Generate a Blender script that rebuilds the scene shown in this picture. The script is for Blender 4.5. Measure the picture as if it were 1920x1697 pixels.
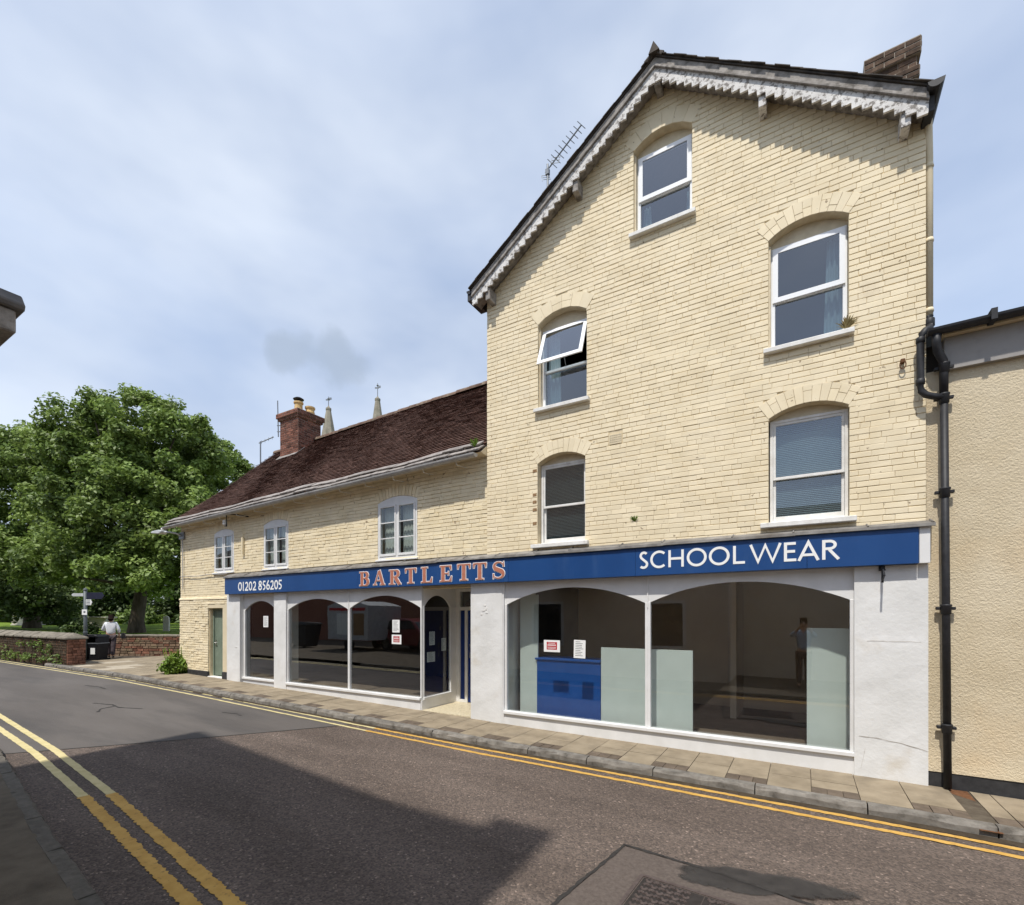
import bpy, bmesh, math, random
import numpy as np
from mathutils import Vector, Matrix
from mathutils.geometry import tessellate_polygon

for o in list(bpy.data.objects):
    bpy.data.objects.remove(o)
scene = bpy.context.scene
col = scene.collection
R = math.radians
rng = random.Random(7)

# ---------------------------------------------------------------- camera
cam_d = bpy.data.cameras.new('camera')
cam = bpy.data.objects.new('camera', cam_d)
col.objects.link(cam)
cam.location = (0.0, -7.17, 1.9)
cam.rotation_euler = (R(90), 0, R(30.9))
cam_d.sensor_fit = 'HORIZONTAL'
cam_d.sensor_width = 36.0
cam_d.lens = 910 / 1920 * 36.0
cam_d.shift_y = 303.5 / 1920
cam_d.clip_start = 0.05
cam_d.clip_end = 2000
scene.camera = cam

# ---------------------------------------------------------------- light
SUN_EL, SUN_AZ = 62.0, 2.0            # elevation; degrees that the sun stands to the right of the facade normal
world = bpy.data.worlds.new('World')
scene.world = world
world.use_nodes = True
nt = world.node_tree
for n in list(nt.nodes):
    nt.nodes.remove(n)
wout = nt.nodes.new('ShaderNodeOutputWorld')
bg = nt.nodes.new('ShaderNodeBackground')
bg.inputs['Strength'].default_value = 0.15
sky = nt.nodes.new('ShaderNodeTexSky')
sky.sky_type = 'NISHITA'
sky.sun_disc = False
sky.sun_elevation = R(SUN_EL)
sky.sun_rotation = R(180 - SUN_AZ)
sky.air_density = 1.0
sky.dust_density = 0.6
sky.ozone_density = 3.0
# thin cloud: a veil of fractal noise over the sky dome
tc = nt.nodes.new('ShaderNodeTexCoord')
mp = nt.nodes.new('ShaderNodeMapping')
mp.inputs['Location'].default_value = (0.9, 0.55, 0.1)
mp.inputs['Scale'].default_value = (0.85, 0.85, 1.7)
nt.links.new(tc.outputs['Generated'], mp.inputs['Vector'])
n1 = nt.nodes.new('ShaderNodeTexNoise')
n1.inputs['Scale'].default_value = 1.35
n1.inputs['Detail'].default_value = 7
n1.inputs['Roughness'].default_value = 0.52
n1.inputs['Distortion'].default_value = 0.35
nt.links.new(mp.outputs['Vector'], n1.inputs['Vector'])
r1 = nt.nodes.new('ShaderNodeValToRGB')
r1.color_ramp.interpolation = 'EASE'
r1.color_ramp.elements[0].position = 0.36
r1.color_ramp.elements[0].color = (0.60, 0.60, 0.60, 1)
r1.color_ramp.elements[1].position = 0.68
r1.color_ramp.elements[1].color = (0.88, 0.88, 0.88, 1)
nt.links.new(n1.outputs['Fac'], r1.inputs['Fac'])
n2 = nt.nodes.new('ShaderNodeTexNoise')
n2.inputs['Scale'].default_value = 3.1
n2.inputs['Detail'].default_value = 4
nt.links.new(mp.outputs['Vector'], n2.inputs['Vector'])
r2 = nt.nodes.new('ShaderNodeValToRGB')
r2.color_ramp.elements[0].position = 0.3
r2.color_ramp.elements[0].color = (2.2, 2.6, 3.35, 1)
r2.color_ramp.elements[1].position = 0.7
r2.color_ramp.elements[1].color = (3.75, 4.05, 4.5, 1)
nt.links.new(n2.outputs['Fac'], r2.inputs['Fac'])
mx = nt.nodes.new('ShaderNodeMix')
mx.data_type = 'RGBA'
nt.links.new(r1.outputs['Color'], mx.inputs['Factor'])
nt.links.new(sky.outputs['Color'], mx.inputs['A'])
nt.links.new(r2.outputs['Color'], mx.inputs['B'])
# two small grey puffs of low cloud above the tiled roof
nrmv = nt.nodes.new('ShaderNodeVectorMath')
nrmv.operation = 'NORMALIZE'
nwob = nt.nodes.new('ShaderNodeTexNoise')
nwob.inputs['Scale'].default_value = 15.0
nwob.inputs['Detail'].default_value = 5
nt.links.new(tc.outputs['Generated'], nwob.inputs['Vector'])
wsc = nt.nodes.new('ShaderNodeVectorMath')
wsc.operation = 'MULTIPLY_ADD'
wsc.inputs[1].default_value = (0.085, 0.085, 0.085)
nt.links.new(nwob.outputs['Color'], wsc.inputs[0])
nt.links.new(tc.outputs['Generated'], wsc.inputs[2])
nt.links.new(wsc.outputs['Vector'], nrmv.inputs[0])
cur = mx.outputs['Result']
for dirv, near_, far_ in (((-0.7419, 0.5066, 0.4392), 0.99985, 0.9990), ((-0.6945, 0.568, 0.4415), 0.99975, 0.9985)):
    w_ = Vector(dirv) + Vector((0.0425, 0.0425, 0.0425))
    w_.normalize()
    dt = nt.nodes.new('ShaderNodeVectorMath')
    dt.operation = 'DOT_PRODUCT'
    dt.inputs[1].default_value = w_
    nt.links.new(nrmv.outputs['Vector'], dt.inputs[0])
    mrg = nt.nodes.new('ShaderNodeMapRange')
    mrg.interpolation_type = 'SMOOTHSTEP'
    mrg.inputs['From Min'].default_value = far_
    mrg.inputs['From Max'].default_value = near_
    mrg.inputs['To Max'].default_value = 0.55
    nt.links.new(dt.outputs['Value'], mrg.inputs['Value'])
    mpf = nt.nodes.new('ShaderNodeMix')
    mpf.data_type = 'RGBA'
    nt.links.new(mrg.outputs['Result'], mpf.inputs['Factor'])
    nt.links.new(cur, mpf.inputs['A'])
    mpf.inputs['B'].default_value = (1.75, 2.1, 2.6, 1)
    cur = mpf.outputs['Result']
nt.links.new(cur, bg.inputs['Color'])
nt.links.new(bg.outputs['Background'], wout.inputs['Surface'])

sun_d = bpy.data.lights.new('sun', 'SUN')
sun_d.energy = 2.9
sun_d.angle = R(1.2)
sun_d.color = (1.0, 0.955, 0.88)
sun = bpy.data.objects.new('sun', sun_d)
col.objects.link(sun)
to_sun = Vector((math.sin(R(SUN_AZ)) * math.cos(R(SUN_EL)), -math.cos(R(SUN_AZ)) * math.cos(R(SUN_EL)), math.sin(R(SUN_EL))))
sun.rotation_euler = to_sun.to_track_quat('Z', 'Y').to_euler()
sun.location = (0, -20, 30)

scene.view_settings.view_transform = 'Standard'
scene.view_settings.look = 'None'
scene.view_settings.gamma = 1.0
scene.view_settings.use_curve_mapping = False
scene.view_settings.exposure = 0.66
scene.render.engine = 'CYCLES'
scene.cycles.max_bounces = 6
scene.cycles.transparent_max_bounces = 16
scene.cycles.caustics_reflective = False
scene.cycles.caustics_refractive = False
scene.cycles.use_denoising = True

# ---------------------------------------------------------------- materials
MATS = {}


def N(t, kind, **kw):
    n = t.nodes.new(kind)
    for k, v in kw.items():
        n.inputs[k.replace('_', ' ')].default_value = v
    return n


def mat(name, c1, c2=None, scale=6.0, rough=0.7, spec=0.3, bump=0.0, bscale=60.0, detail=6, metal=0.0,
        ramp=(0.35, 0.65), rand=0.0, attr=None, c3=None, s3=1.5, r3=(0.55, 0.7), f3=1.0, bdist=0.004, stretch=None, trans=0.0, c4=None, s4=30.0, r4=(0.70, 0.73)):
    """noise-mixed principled surface; rand = per-object brightness spread; attr = face attribute brightness spread;
    c3 = a third colour laid on as blotches"""
    m = bpy.data.materials.new(name)
    m.use_nodes = True
    t = m.node_tree
    b = t.nodes['Principled BSDF']
    L = t.links.new
    geo = t.nodes.new('ShaderNodeNewGeometry')
    vec = geo.outputs['Position']
    if stretch:
        mpn = t.nodes.new('ShaderNodeMapping')
        mpn.inputs['Scale'].default_value = stretch
        L(vec, mpn.inputs['Vector'])
        vec = mpn.outputs['Vector']
    c2 = c2 or c1
    no = N(t, 'ShaderNodeTexNoise', Scale=scale, Detail=detail, Roughness=0.6)
    L(vec, no.inputs['Vector'])
    rp = t.nodes.new('ShaderNodeValToRGB')
    rp.color_ramp.elements[0].position, rp.color_ramp.elements[1].position = ramp
    rp.color_ramp.elements[0].color = (*c1, 1)
    rp.color_ramp.elements[1].color = (*c2, 1)
    L(no.outputs['Fac'], rp.inputs['Fac'])
    c = rp.outputs['Color']
    if c3:
        n3 = N(t, 'ShaderNodeTexNoise', Scale=s3, Detail=7, Roughness=0.62)
        L(vec, n3.inputs['Vector'])
        rp3 = t.nodes.new('ShaderNodeValToRGB')
        rp3.color_ramp.elements[0].position, rp3.color_ramp.elements[1].position = r3
        rp3.color_ramp.elements[0].color = (0, 0, 0, 1)
        rp3.color_ramp.elements[1].color = (f3, f3, f3, 1)
        L(n3.outputs['Fac'], rp3.inputs['Fac'])
        mm = t.nodes.new('ShaderNodeMix')
        mm.data_type = 'RGBA'
        L(rp3.outputs['Color'], mm.inputs['Factor'])
        L(c, mm.inputs['A'])
        mm.inputs['B'].default_value = (*c3, 1)
        c = mm.outputs['Result']
    if c4:
        n4 = N(t, 'ShaderNodeTexNoise', Scale=s4, Detail=4, Roughness=0.55)
        L(vec, n4.inputs['Vector'])
        rp4 = t.nodes.new('ShaderNodeValToRGB')
        rp4.color_ramp.elements[0].position, rp4.color_ramp.elements[1].position = r4
        rp4.color_ramp.elements[0].color = (0, 0, 0, 1)
        rp4.color_ramp.elements[1].color = (0.85, 0.85, 0.85, 1)
        L(n4.outputs['Fac'], rp4.inputs['Fac'])
        mm = t.nodes.new('ShaderNodeMix')
        mm.data_type = 'RGBA'
        L(rp4.outputs['Color'], mm.inputs['Factor'])
        L(c, mm.inputs['A'])
        mm.inputs['B'].default_value = (*c4, 1)
        c = mm.outputs['Result']
    if rand or attr:
        if attr:
            src = t.nodes.new('ShaderNodeAttribute')
            src.attribute_name = 'rnd'
            so = src.outputs['Fac']
            sp = attr
        else:
            src = t.nodes.new('ShaderNodeObjectInfo')
            so = src.outputs['Random']
            sp = rand
        mr = t.nodes.new('ShaderNodeMapRange')
        mr.inputs['To Min'].default_value = 1 - sp
        mr.inputs['To Max'].default_value = 1 + sp
        L(so, mr.inputs['Value'])
        hs = t.nodes.new('ShaderNodeHueSaturation')
        L(mr.outputs['Result'], hs.inputs['Value'])
        L(c, hs.inputs['Color'])
        c = hs.outputs['Color']
    L(c, b.inputs['Base Color'])
    b.inputs['Roughness'].default_value = rough
    b.inputs['Specular IOR Level'].default_value = spec
    b.inputs['Metallic'].default_value = metal
    if bump:
        bn = N(t, 'ShaderNodeTexNoise', Scale=bscale, Detail=5, Roughness=0.65)
        L(vec, bn.inputs['Vector'])
        bp = t.nodes.new('ShaderNodeBump')
        bp.inputs['Strength'].default_value = bump
        bp.inputs['Distance'].default_value = bdist
        L(bn.outputs['Fac'], bp.inputs['Height'])
        L(bp.outputs['Normal'], b.inputs['Normal'])
    if trans:
        tr = t.nodes.new('ShaderNodeBsdfTranslucent')
        L(c, tr.inputs['Color'])
        ms = t.nodes.new('ShaderNodeMixShader')
        ms.inputs['Fac'].default_value = trans
        L(b.outputs['BSDF'], ms.inputs[1])
        L(tr.outputs['BSDF'], ms.inputs[2])
        L(ms.outputs['Shader'], t.nodes['Material Output'].inputs['Surface'])
    MATS[name] = m
    return m


def glass_mat(name, tint, gain, rough=0.0):
    m = bpy.data.materials.new(name)
    m.use_nodes = True
    t = m.node_tree
    t.nodes.remove(t.nodes['Principled BSDF'])
    L = t.links.new
    fr = t.nodes.new('ShaderNodeFresnel')
    fr.inputs['IOR'].default_value = 1.5
    geo = t.nodes.new('ShaderNodeNewGeometry')
    inv = t.nodes.new('ShaderNodeMath')
    inv.operation = 'SUBTRACT'
    inv.inputs[0].default_value = 1.0
    L(geo.outputs['Backfacing'], inv.inputs[1])
    mu = t.nodes.new('ShaderNodeMath')
    mu.operation = 'MULTIPLY'
    L(fr.outputs['Fac'], mu.inputs[0])
    L(inv.outputs['Value'], mu.inputs[1])
    mg = t.nodes.new('ShaderNodeMath')
    mg.operation = 'MULTIPLY'
    mg.use_clamp = True
    mg.inputs[1].default_value = gain
    L(mu.outputs['Value'], mg.inputs[0])
    tr = t.nodes.new('ShaderNodeBsdfTransparent')
    tr.inputs['Color'].default_value = (*tint, 1)
    gl = t.nodes.new('ShaderNodeBsdfGlossy')
    gl.inputs['Roughness'].default_value = rough
    gl.inputs['Color'].default_value = (0.95, 0.97, 1, 1)
    # float glass is never quite flat
    no = N(t, 'ShaderNodeTexNoise', Scale=0.9, Detail=1)
    L(geo.outputs['Position'], no.inputs['Vector'])
    bp = t.nodes.new('ShaderNodeBump')
    bp.inputs['Strength'].default_value = 0.25
    bp.inputs['Distance'].default_value = 0.006
    L(no.outputs['Fac'], bp.inputs['Height'])
    L(bp.outputs['Normal'], gl.inputs['Normal'])
    ms = t.nodes.new('ShaderNodeMixShader')
    L(mg.outputs['Value'], ms.inputs['Fac'])
    L(tr.outputs['BSDF'], ms.inputs[1])
    L(gl.outputs['BSDF'], ms.inputs[2])
    L(ms.outputs['Shader'], t.nodes['Material Output'].inputs['Surface'])
    MATS[name] = m
    return m


mat('cream_brick', (0.725, 0.615, 0.42), (0.80, 0.695, 0.50), 2.2, 0.75, 0.25, 0.35, 90, c4=(0.26, 0.19, 0.12), s4=13.0, r4=(0.665, 0.70), c3=(0.50, 0.40, 0.27), s3=2.2, r3=(0.60, 0.80), f3=0.55, attr=0.05)
mat('cream_brick_one', (0.725, 0.615, 0.42), (0.80, 0.695, 0.50), 2.2, 0.75, 0.25, 0.35, 90, c4=(0.26, 0.19, 0.12), s4=13.0, r4=(0.665, 0.70), c3=(0.50, 0.40, 0.27), s3=2.2, r3=(0.60, 0.80), f3=0.55, rand=0.05)
mat('cream_joint', (0.58, 0.48, 0.31), (0.71, 0.60, 0.41), 9, 0.85, 0.2, 0.4, 70)
mat('bare_brick', (0.20, 0.12, 0.06), (0.34, 0.22, 0.12), 30, 0.9, 0.2, 0.5, 80)
mat('old_cream', (0.72, 0.61, 0.405), (0.79, 0.685, 0.485), 2.6, 0.8, 0.25, 0.6, 60, c4=(0.24, 0.17, 0.11), s4=10.0, r4=(0.665, 0.71), c3=(0.42, 0.33, 0.22), s3=3.0, r3=(0.62, 0.82), f3=0.55, attr=0.06)
mat('old_cream_one', (0.72, 0.61, 0.405), (0.79, 0.685, 0.485), 2.6, 0.8, 0.25, 0.6, 60, c4=(0.24, 0.17, 0.11), s4=10.0, r4=(0.665, 0.71), c3=(0.42, 0.33, 0.22), s3=3.0, r3=(0.62, 0.82), f3=0.55, rand=0.06)
mat('cream_smooth', (0.62, 0.53, 0.36), (0.70, 0.60, 0.42), 3, 0.7, 0.3, 0.2, 40)
mat('cream_board', (0.55, 0.47, 0.33), (0.66, 0.57, 0.41), 8, 0.7, 0.3, 0.2, 40)
mat('render_cream', (0.59, 0.495, 0.34), (0.67, 0.575, 0.415), 1.2, 0.85, 0.2, 1.0, 50, detail=8, bdist=0.016, c4=(0.44, 0.345, 0.22), s4=2.2, r4=(0.60, 0.92), c3=(0.64, 0.46, 0.26), s3=1.0, r3=(0.5, 0.8), f3=0.5)
mat('white_paint', (0.66, 0.655, 0.64), (0.745, 0.74, 0.73), 3, 0.5, 0.4, 0.1, 60)
mat('white_upvc', (0.80, 0.81, 0.82), (0.84, 0.85, 0.86), 3, 0.35, 0.5)
mat('white_render', (0.64, 0.635, 0.615), (0.73, 0.725, 0.71), 1.6, 0.75, 0.3, 0.45, 16, bdist=0.010, c3=(0.47, 0.39, 0.27), s3=1.7, r3=(0.58, 0.80), f3=0.6)
mat('peeling_paint', (0.58, 0.555, 0.53), (0.72, 0.70, 0.67), 6, 0.8, 0.2, 0.9, 45, c3=(0.13, 0.11, 0.095), s3=17.0, r3=(0.50, 0.58), f3=0.8)
mat('weathered_board', (0.22, 0.20, 0.18), (0.37, 0.34, 0.31), 14, 0.85, 0.2, 0.7, 60, c3=(0.08, 0.07, 0.06), s3=9, r3=(0.5, 0.65), f3=0.7)
mat('sill_paint', (0.66, 0.64, 0.60), (0.78, 0.77, 0.74), 8, 0.7, 0.3, 0.4, 50, c3=(0.34, 0.30, 0.25), s3=7, r3=(0.60, 0.75), f3=0.6)
mat('sign_blue', (0.008, 0.050, 0.175), (0.012, 0.062, 0.205), 1.4, 0.38, 0.45, 0.05, 30, stretch=(1, 1, 0.25), c3=(0.05, 0.11, 0.25), s3=3.2, r3=(0.55, 0.85), f3=0.5)
mat('letter_white', (0.80, 0.80, 0.78), (0.84, 0.84, 0.82), 10, 0.5, 0.4)
mat('letter_pink', (0.40, 0.145, 0.09), (0.47, 0.185, 0.12), 14, 0.6, 0.3)
mat('lead', (0.13, 0.12, 0.11), (0.25, 0.235, 0.215), 5, 0.65, 0.4, 0.3, 30, c3=(0.085, 0.07, 0.055), s3=4, r3=(0.48, 0.72), f3=0.8, rand=0.15)
mat('panel_lead', (0.26, 0.245, 0.23), (0.37, 0.35, 0.33), 3, 0.7, 0.3, 0.3, 30, c3=(0.18, 0.165, 0.15), s3=3, r3=(0.5, 0.75), f3=0.6)
mat('shade_lead', (0.10, 0.095, 0.09), (0.17, 0.16, 0.155), 6, 0.7, 0.3, 0.4, 30)
mat('roof_tile', (0.105, 0.058, 0.045), (0.14, 0.080, 0.062), 3, 0.85, 0.2, 0.2, 80, attr=0.20, c3=(0.11, 0.085, 0.06), s3=1.6, r3=(0.60, 0.80), f3=0.45)
mat('ridge_tile', (0.10, 0.06, 0.045), (0.17, 0.11, 0.08), 8, 0.85, 0.2, 0.4, 60, rand=0.2, c3=(0.28, 0.25, 0.18), s3=6, r3=(0.5, 0.7), f3=0.6)
mat('stone_slate', (0.20, 0.18, 0.165), (0.33, 0.30, 0.275), 9, 0.85, 0.2, 0.6, 50, rand=0.15, c3=(0.11, 0.09, 0.08), s3=6, r3=(0.5, 0.7), f3=0.7)
mat('dark_slate', (0.035, 0.030, 0.027), (0.075, 0.062, 0.05), 8, 0.8, 0.3, 0.5, 50, rand=0.25)
mat('red_brick', (0.13, 0.055, 0.038), (0.225, 0.10, 0.068), 16, 0.9, 0.2, 0.5, 60, attr=0.45, c3=(0.06, 0.04, 0.035), s3=6, r3=(0.5, 0.72), f3=0.7)
mat('brown_brick', (0.062, 0.040, 0.029), (0.135, 0.088, 0.060), 14, 0.9, 0.2, 0.5, 60, attr=0.4, c3=(0.24, 0.21, 0.15), s3=7, r3=(0.6, 0.75), f3=0.6)
mat('wall_brick', (0.125, 0.080, 0.052), (0.235, 0.165, 0.11), 10, 0.9, 0.2, 0.6, 50, attr=0.4, c3=(0.10, 0.11, 0.045), s3=3, r3=(0.55, 0.75), f3=0.6)
mat('wall_brick_red', (0.17, 0.078, 0.05), (0.27, 0.13, 0.085), 12, 0.9, 0.2, 0.5, 60, attr=0.4, c3=(0.07, 0.05, 0.04), s3=5, r3=(0.5, 0.72), f3=0.6)
mat('mortar', (0.30, 0.26, 0.21), (0.40, 0.35, 0.29), 20, 0.9, 0.2)
mat('chimney_pot', (0.50, 0.32, 0.13), (0.62, 0.43, 0.20), 8, 0.7, 0.3, c3=(0.24, 0.18, 0.12), s3=5, r3=(0.5, 0.75), f3=0.7)
mat('stone_far', (0.21, 0.19, 0.15), (0.31, 0.28, 0.225), 1.2, 0.9, 0.2, c3=(0.12, 0.14, 0.10), s3=1.0, r3=(0.5, 0.75), f3=0.6)
mat('black_pipe', (0.014, 0.014, 0.016), (0.026, 0.026, 0.029), 12, 0.55, 0.35, 0.1, 40)
mat('bin_black', (0.007, 0.007, 0.009), (0.012, 0.012, 0.014), 9, 0.5, 0.25)
mat('black_paint', (0.020, 0.020, 0.022), (0.04, 0.04, 0.042), 9, 0.6, 0.4, 0.3, 30)
mat('grey_gutter', (0.30, 0.29, 0.28), (0.42, 0.41, 0.395), 6, 0.6, 0.4, 0.2, 30)
mat('metal_grey', (0.16, 0.17, 0.18), (0.24, 0.25, 0.26), 8, 0.45, 0.5, metal=0.6)
mat('metal_pale', (0.42, 0.43, 0.43), (0.52, 0.53, 0.53), 8, 0.5, 0.5)
mat('rust', (0.10, 0.045, 0.02), (0.17, 0.08, 0.04), 30, 0.85, 0.2)
mat('door_green', (0.155, 0.195, 0.145), (0.19, 0.235, 0.18), 5, 0.55, 0.35, 0.1, 60)
mat('door_blue', (0.004, 0.025, 0.16), (0.006, 0.034, 0.20), 5, 0.4, 0.4)
mat('counter_blue', (0.010, 0.085, 0.36), (0.013, 0.10, 0.40), 5, 0.45, 0.4)
mat('panel_white', (0.74, 0.77, 0.74), (0.79, 0.82, 0.79), 3, 0.55, 0.3)
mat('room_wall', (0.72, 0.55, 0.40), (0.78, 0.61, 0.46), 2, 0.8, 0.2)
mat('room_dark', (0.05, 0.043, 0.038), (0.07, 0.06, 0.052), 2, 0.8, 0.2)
mat('room_floor', (0.17, 0.12, 0.09), (0.22, 0.16, 0.12), 4, 0.6, 0.3)
mat('curtain', (0.46, 0.55, 0.57), (0.60, 0.68, 0.70), 5, 0.85, 0.1, trans=0.3)
mat('curtain_grey', (0.52, 0.54, 0.50), (0.66, 0.68, 0.63), 5, 0.85, 0.1)
mat('blind', (0.50, 0.56, 0.55), (0.58, 0.64, 0.62), 5, 0.6, 0.3)
mat('blind_dark', (0.36, 0.38, 0.35), (0.44, 0.46, 0.43), 5, 0.6, 0.3)
mat('paper', (0.78, 0.78, 0.76), (0.82, 0.82, 0.80), 8, 0.8, 0.2)
mat('print_red', (0.42, 0.02, 0.03), (0.46, 0.03, 0.04), 8, 0.7, 0.2)
mat('print_dark', (0.10, 0.11, 0.12), (0.16, 0.17, 0.18), 8, 0.7, 0.2)
mat('terrazzo', (0.52, 0.45, 0.30), (0.66, 0.58, 0.42), 30, 0.4, 0.4, c3=(0.30, 0.25, 0.17), s3=24, r3=(0.56, 0.62), f3=0.7)
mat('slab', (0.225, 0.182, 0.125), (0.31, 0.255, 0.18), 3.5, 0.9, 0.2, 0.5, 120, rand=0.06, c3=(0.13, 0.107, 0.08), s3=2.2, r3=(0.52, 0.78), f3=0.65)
mat('slab_pale', (0.34, 0.29, 0.22), (0.41, 0.355, 0.27), 4, 0.9, 0.2, 0.4, 120, rand=0.06)
mat('stud_block', (0.10, 0.077, 0.057), (0.15, 0.117, 0.088), 9, 0.9, 0.2, 0.7, 60, rand=0.12)
mat('slab_joint', (0.075, 0.06, 0.045), (0.12, 0.10, 0.075), 9, 0.95, 0.1, 0.5, 60)
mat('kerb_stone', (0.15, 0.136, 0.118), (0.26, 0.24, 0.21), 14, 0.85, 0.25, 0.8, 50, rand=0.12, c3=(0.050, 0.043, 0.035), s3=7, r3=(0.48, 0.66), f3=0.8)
mat('soil', (0.045, 0.035, 0.025), (0.075, 0.058, 0.04), 12, 0.95, 0.1, 0.5, 60)
mat('asphalt_new', (0.096, 0.085, 0.077), (0.124, 0.111, 0.101), 1.1, 0.85, 0.25, 0.55, 220, bdist=0.004, stretch=(0.22, 1, 1), c3=(0.066, 0.061, 0.058), s3=1.3, r3=(0.48, 0.72), f3=0.8)
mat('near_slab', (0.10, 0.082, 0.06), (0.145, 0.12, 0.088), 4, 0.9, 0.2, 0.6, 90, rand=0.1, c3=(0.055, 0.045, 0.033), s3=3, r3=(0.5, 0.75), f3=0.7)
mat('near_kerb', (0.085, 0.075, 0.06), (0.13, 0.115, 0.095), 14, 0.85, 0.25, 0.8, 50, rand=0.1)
mat('tar', (0.025, 0.022, 0.02), (0.04, 0.036, 0.033), 20, 0.7, 0.3, 0.4, 60)
mat('stain', (0.035, 0.031, 0.029), (0.052, 0.047, 0.043), 9, 0.7, 0.3, 0.5, 180)
mat('patch', (0.086, 0.069, 0.059), (0.124, 0.101, 0.087), 40, 0.9, 0.2, 0.8, 170)
mat('yellow_pale', (0.50, 0.42, 0.20), (0.60, 0.51, 0.27), 8, 0.75, 0.3, 0.4, 120, c3=(0.34, 0.27, 0.13), s3=14, r3=(0.58, 0.72), f3=0.6)
mat('yellow_orange', (0.48, 0.275, 0.06), (0.57, 0.345, 0.09), 8, 0.75, 0.3, 0.5, 110, c3=(0.22, 0.13, 0.05), s3=22, r3=(0.58, 0.70), f3=0.7)
mat('iron_dark', (0.022, 0.018, 0.016), (0.036, 0.03, 0.027), 20, 0.8, 0.3, 0.4, 120)
mat('iron_cover', (0.075, 0.056, 0.050), (0.11, 0.085, 0.076), 20, 0.7, 0.4, 0.4, 120, metal=0.25)
mat('grass', (0.10, 0.16, 0.02), (0.20, 0.28, 0.045), 1.3, 0.9, 0.1, 0.8, 14, bdist=0.05, c3=(0.16, 0.17, 0.05), s3=0.6, r3=(0.55, 0.75), f3=0.6)
mat('old_stone', (0.15, 0.132, 0.105), (0.26, 0.23, 0.185), 5, 0.9, 0.2, 0.6, 40, rand=0.15, c3=(0.14, 0.13, 0.10), s3=4, r3=(0.5, 0.7), f3=0.7)
mat('tomb_stone', (0.50, 0.47, 0.40), (0.66, 0.62, 0.54), 4, 0.9, 0.2, 0.4, 30, c3=(0.28, 0.27, 0.21), s3=2, r3=(0.55, 0.75), f3=0.6)
mat('bark', (0.06, 0.048, 0.036), (0.13, 0.105, 0.08), 6, 0.95, 0.1, 0.9, 12, stretch=(1, 1, 0.25), bdist=0.03)
mat('leaf', (0.135, 0.205, 0.042), (0.215, 0.29, 0.072), 0.35, 0.5, 0.4, attr=0.58, trans=0.35)
mat('leaf_dark', (0.05, 0.085, 0.022), (0.085, 0.125, 0.036), 0.4, 0.55, 0.3, attr=0.45, trans=0.2)
mat('leaf_bright', (0.13, 0.22, 0.03), (0.24, 0.33, 0.05), 2.0, 0.5, 0.3, attr=0.4, trans=0.25)
mat('dry_plant', (0.22, 0.16, 0.07), (0.30, 0.25, 0.12), 20, 0.9, 0.1, attr=0.3)
mat('skin', (0.50, 0.30, 0.21), (0.55, 0.34, 0.24), 9, 0.6, 0.3)
mat('hair', (0.010, 0.006, 0.005), (0.018, 0.011, 0.009), 30, 0.8, 0.05)
mat('shirt_white', (0.66, 0.67, 0.70), (0.76, 0.77, 0.79), 6, 0.85, 0.1)
mat('shirt_blue', (0.36, 0.48, 0.62), (0.42, 0.54, 0.68), 6, 0.85, 0.1)
mat('trousers', (0.05, 0.038, 0.042), (0.085, 0.068, 0.072), 8, 0.85, 0.1)
mat('shoe', (0.02, 0.018, 0.018), (0.03, 0.028, 0.028), 8, 0.6, 0.3)
mat('bag', (0.03, 0.025, 0.022), (0.05, 0.04, 0.035), 8, 0.6, 0.3)
mat('sign_grey', (0.07, 0.082, 0.09), (0.10, 0.115, 0.122), 8, 0.5, 0.4)
mat('sign_dark', (0.012, 0.014, 0.03), (0.02, 0.022, 0.045), 8, 0.5, 0.4)
mat('car_red', (0.13, 0.012, 0.016), (0.15, 0.015, 0.02), 3, 0.3, 0.6)
mat('tyre', (0.015, 0.015, 0.015), (0.025, 0.025, 0.025), 20, 0.8, 0.2)
mat('chrome', (0.5, 0.5, 0.5), (0.6, 0.6, 0.6), 8, 0.25, 0.5, metal=1.0)
mat('car_glass', (0.012, 0.014, 0.016), (0.02, 0.022, 0.024), 3, 0.08, 0.6)
mat('opp_brick', (0.24, 0.10, 0.07), (0.33, 0.15, 0.10), 9, 0.9, 0.2, 0.3, 40)
mat('opp_render', (0.62, 0.53, 0.43), (0.70, 0.60, 0.49), 2, 0.8, 0.2)
mat('opp_cream', (0.70, 0.61, 0.48), (0.77, 0.68, 0.54), 2, 0.8, 0.2)
mat('ceramic', (0.70, 0.68, 0.63), (0.76, 0.74, 0.70), 8, 0.25, 0.5)
mat('ground_far', (0.12, 0.12, 0.07), (0.16, 0.15, 0.09), 0.2, 0.95, 0.1)
glass_mat('glass_shop', (0.91, 0.94, 0.93), 3.3)
glass_mat('glass_cottage', (0.85, 0.88, 0.88), 2.0)
glass_mat('glass_upper', (0.72, 0.78, 0.80), 4.2)


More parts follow.
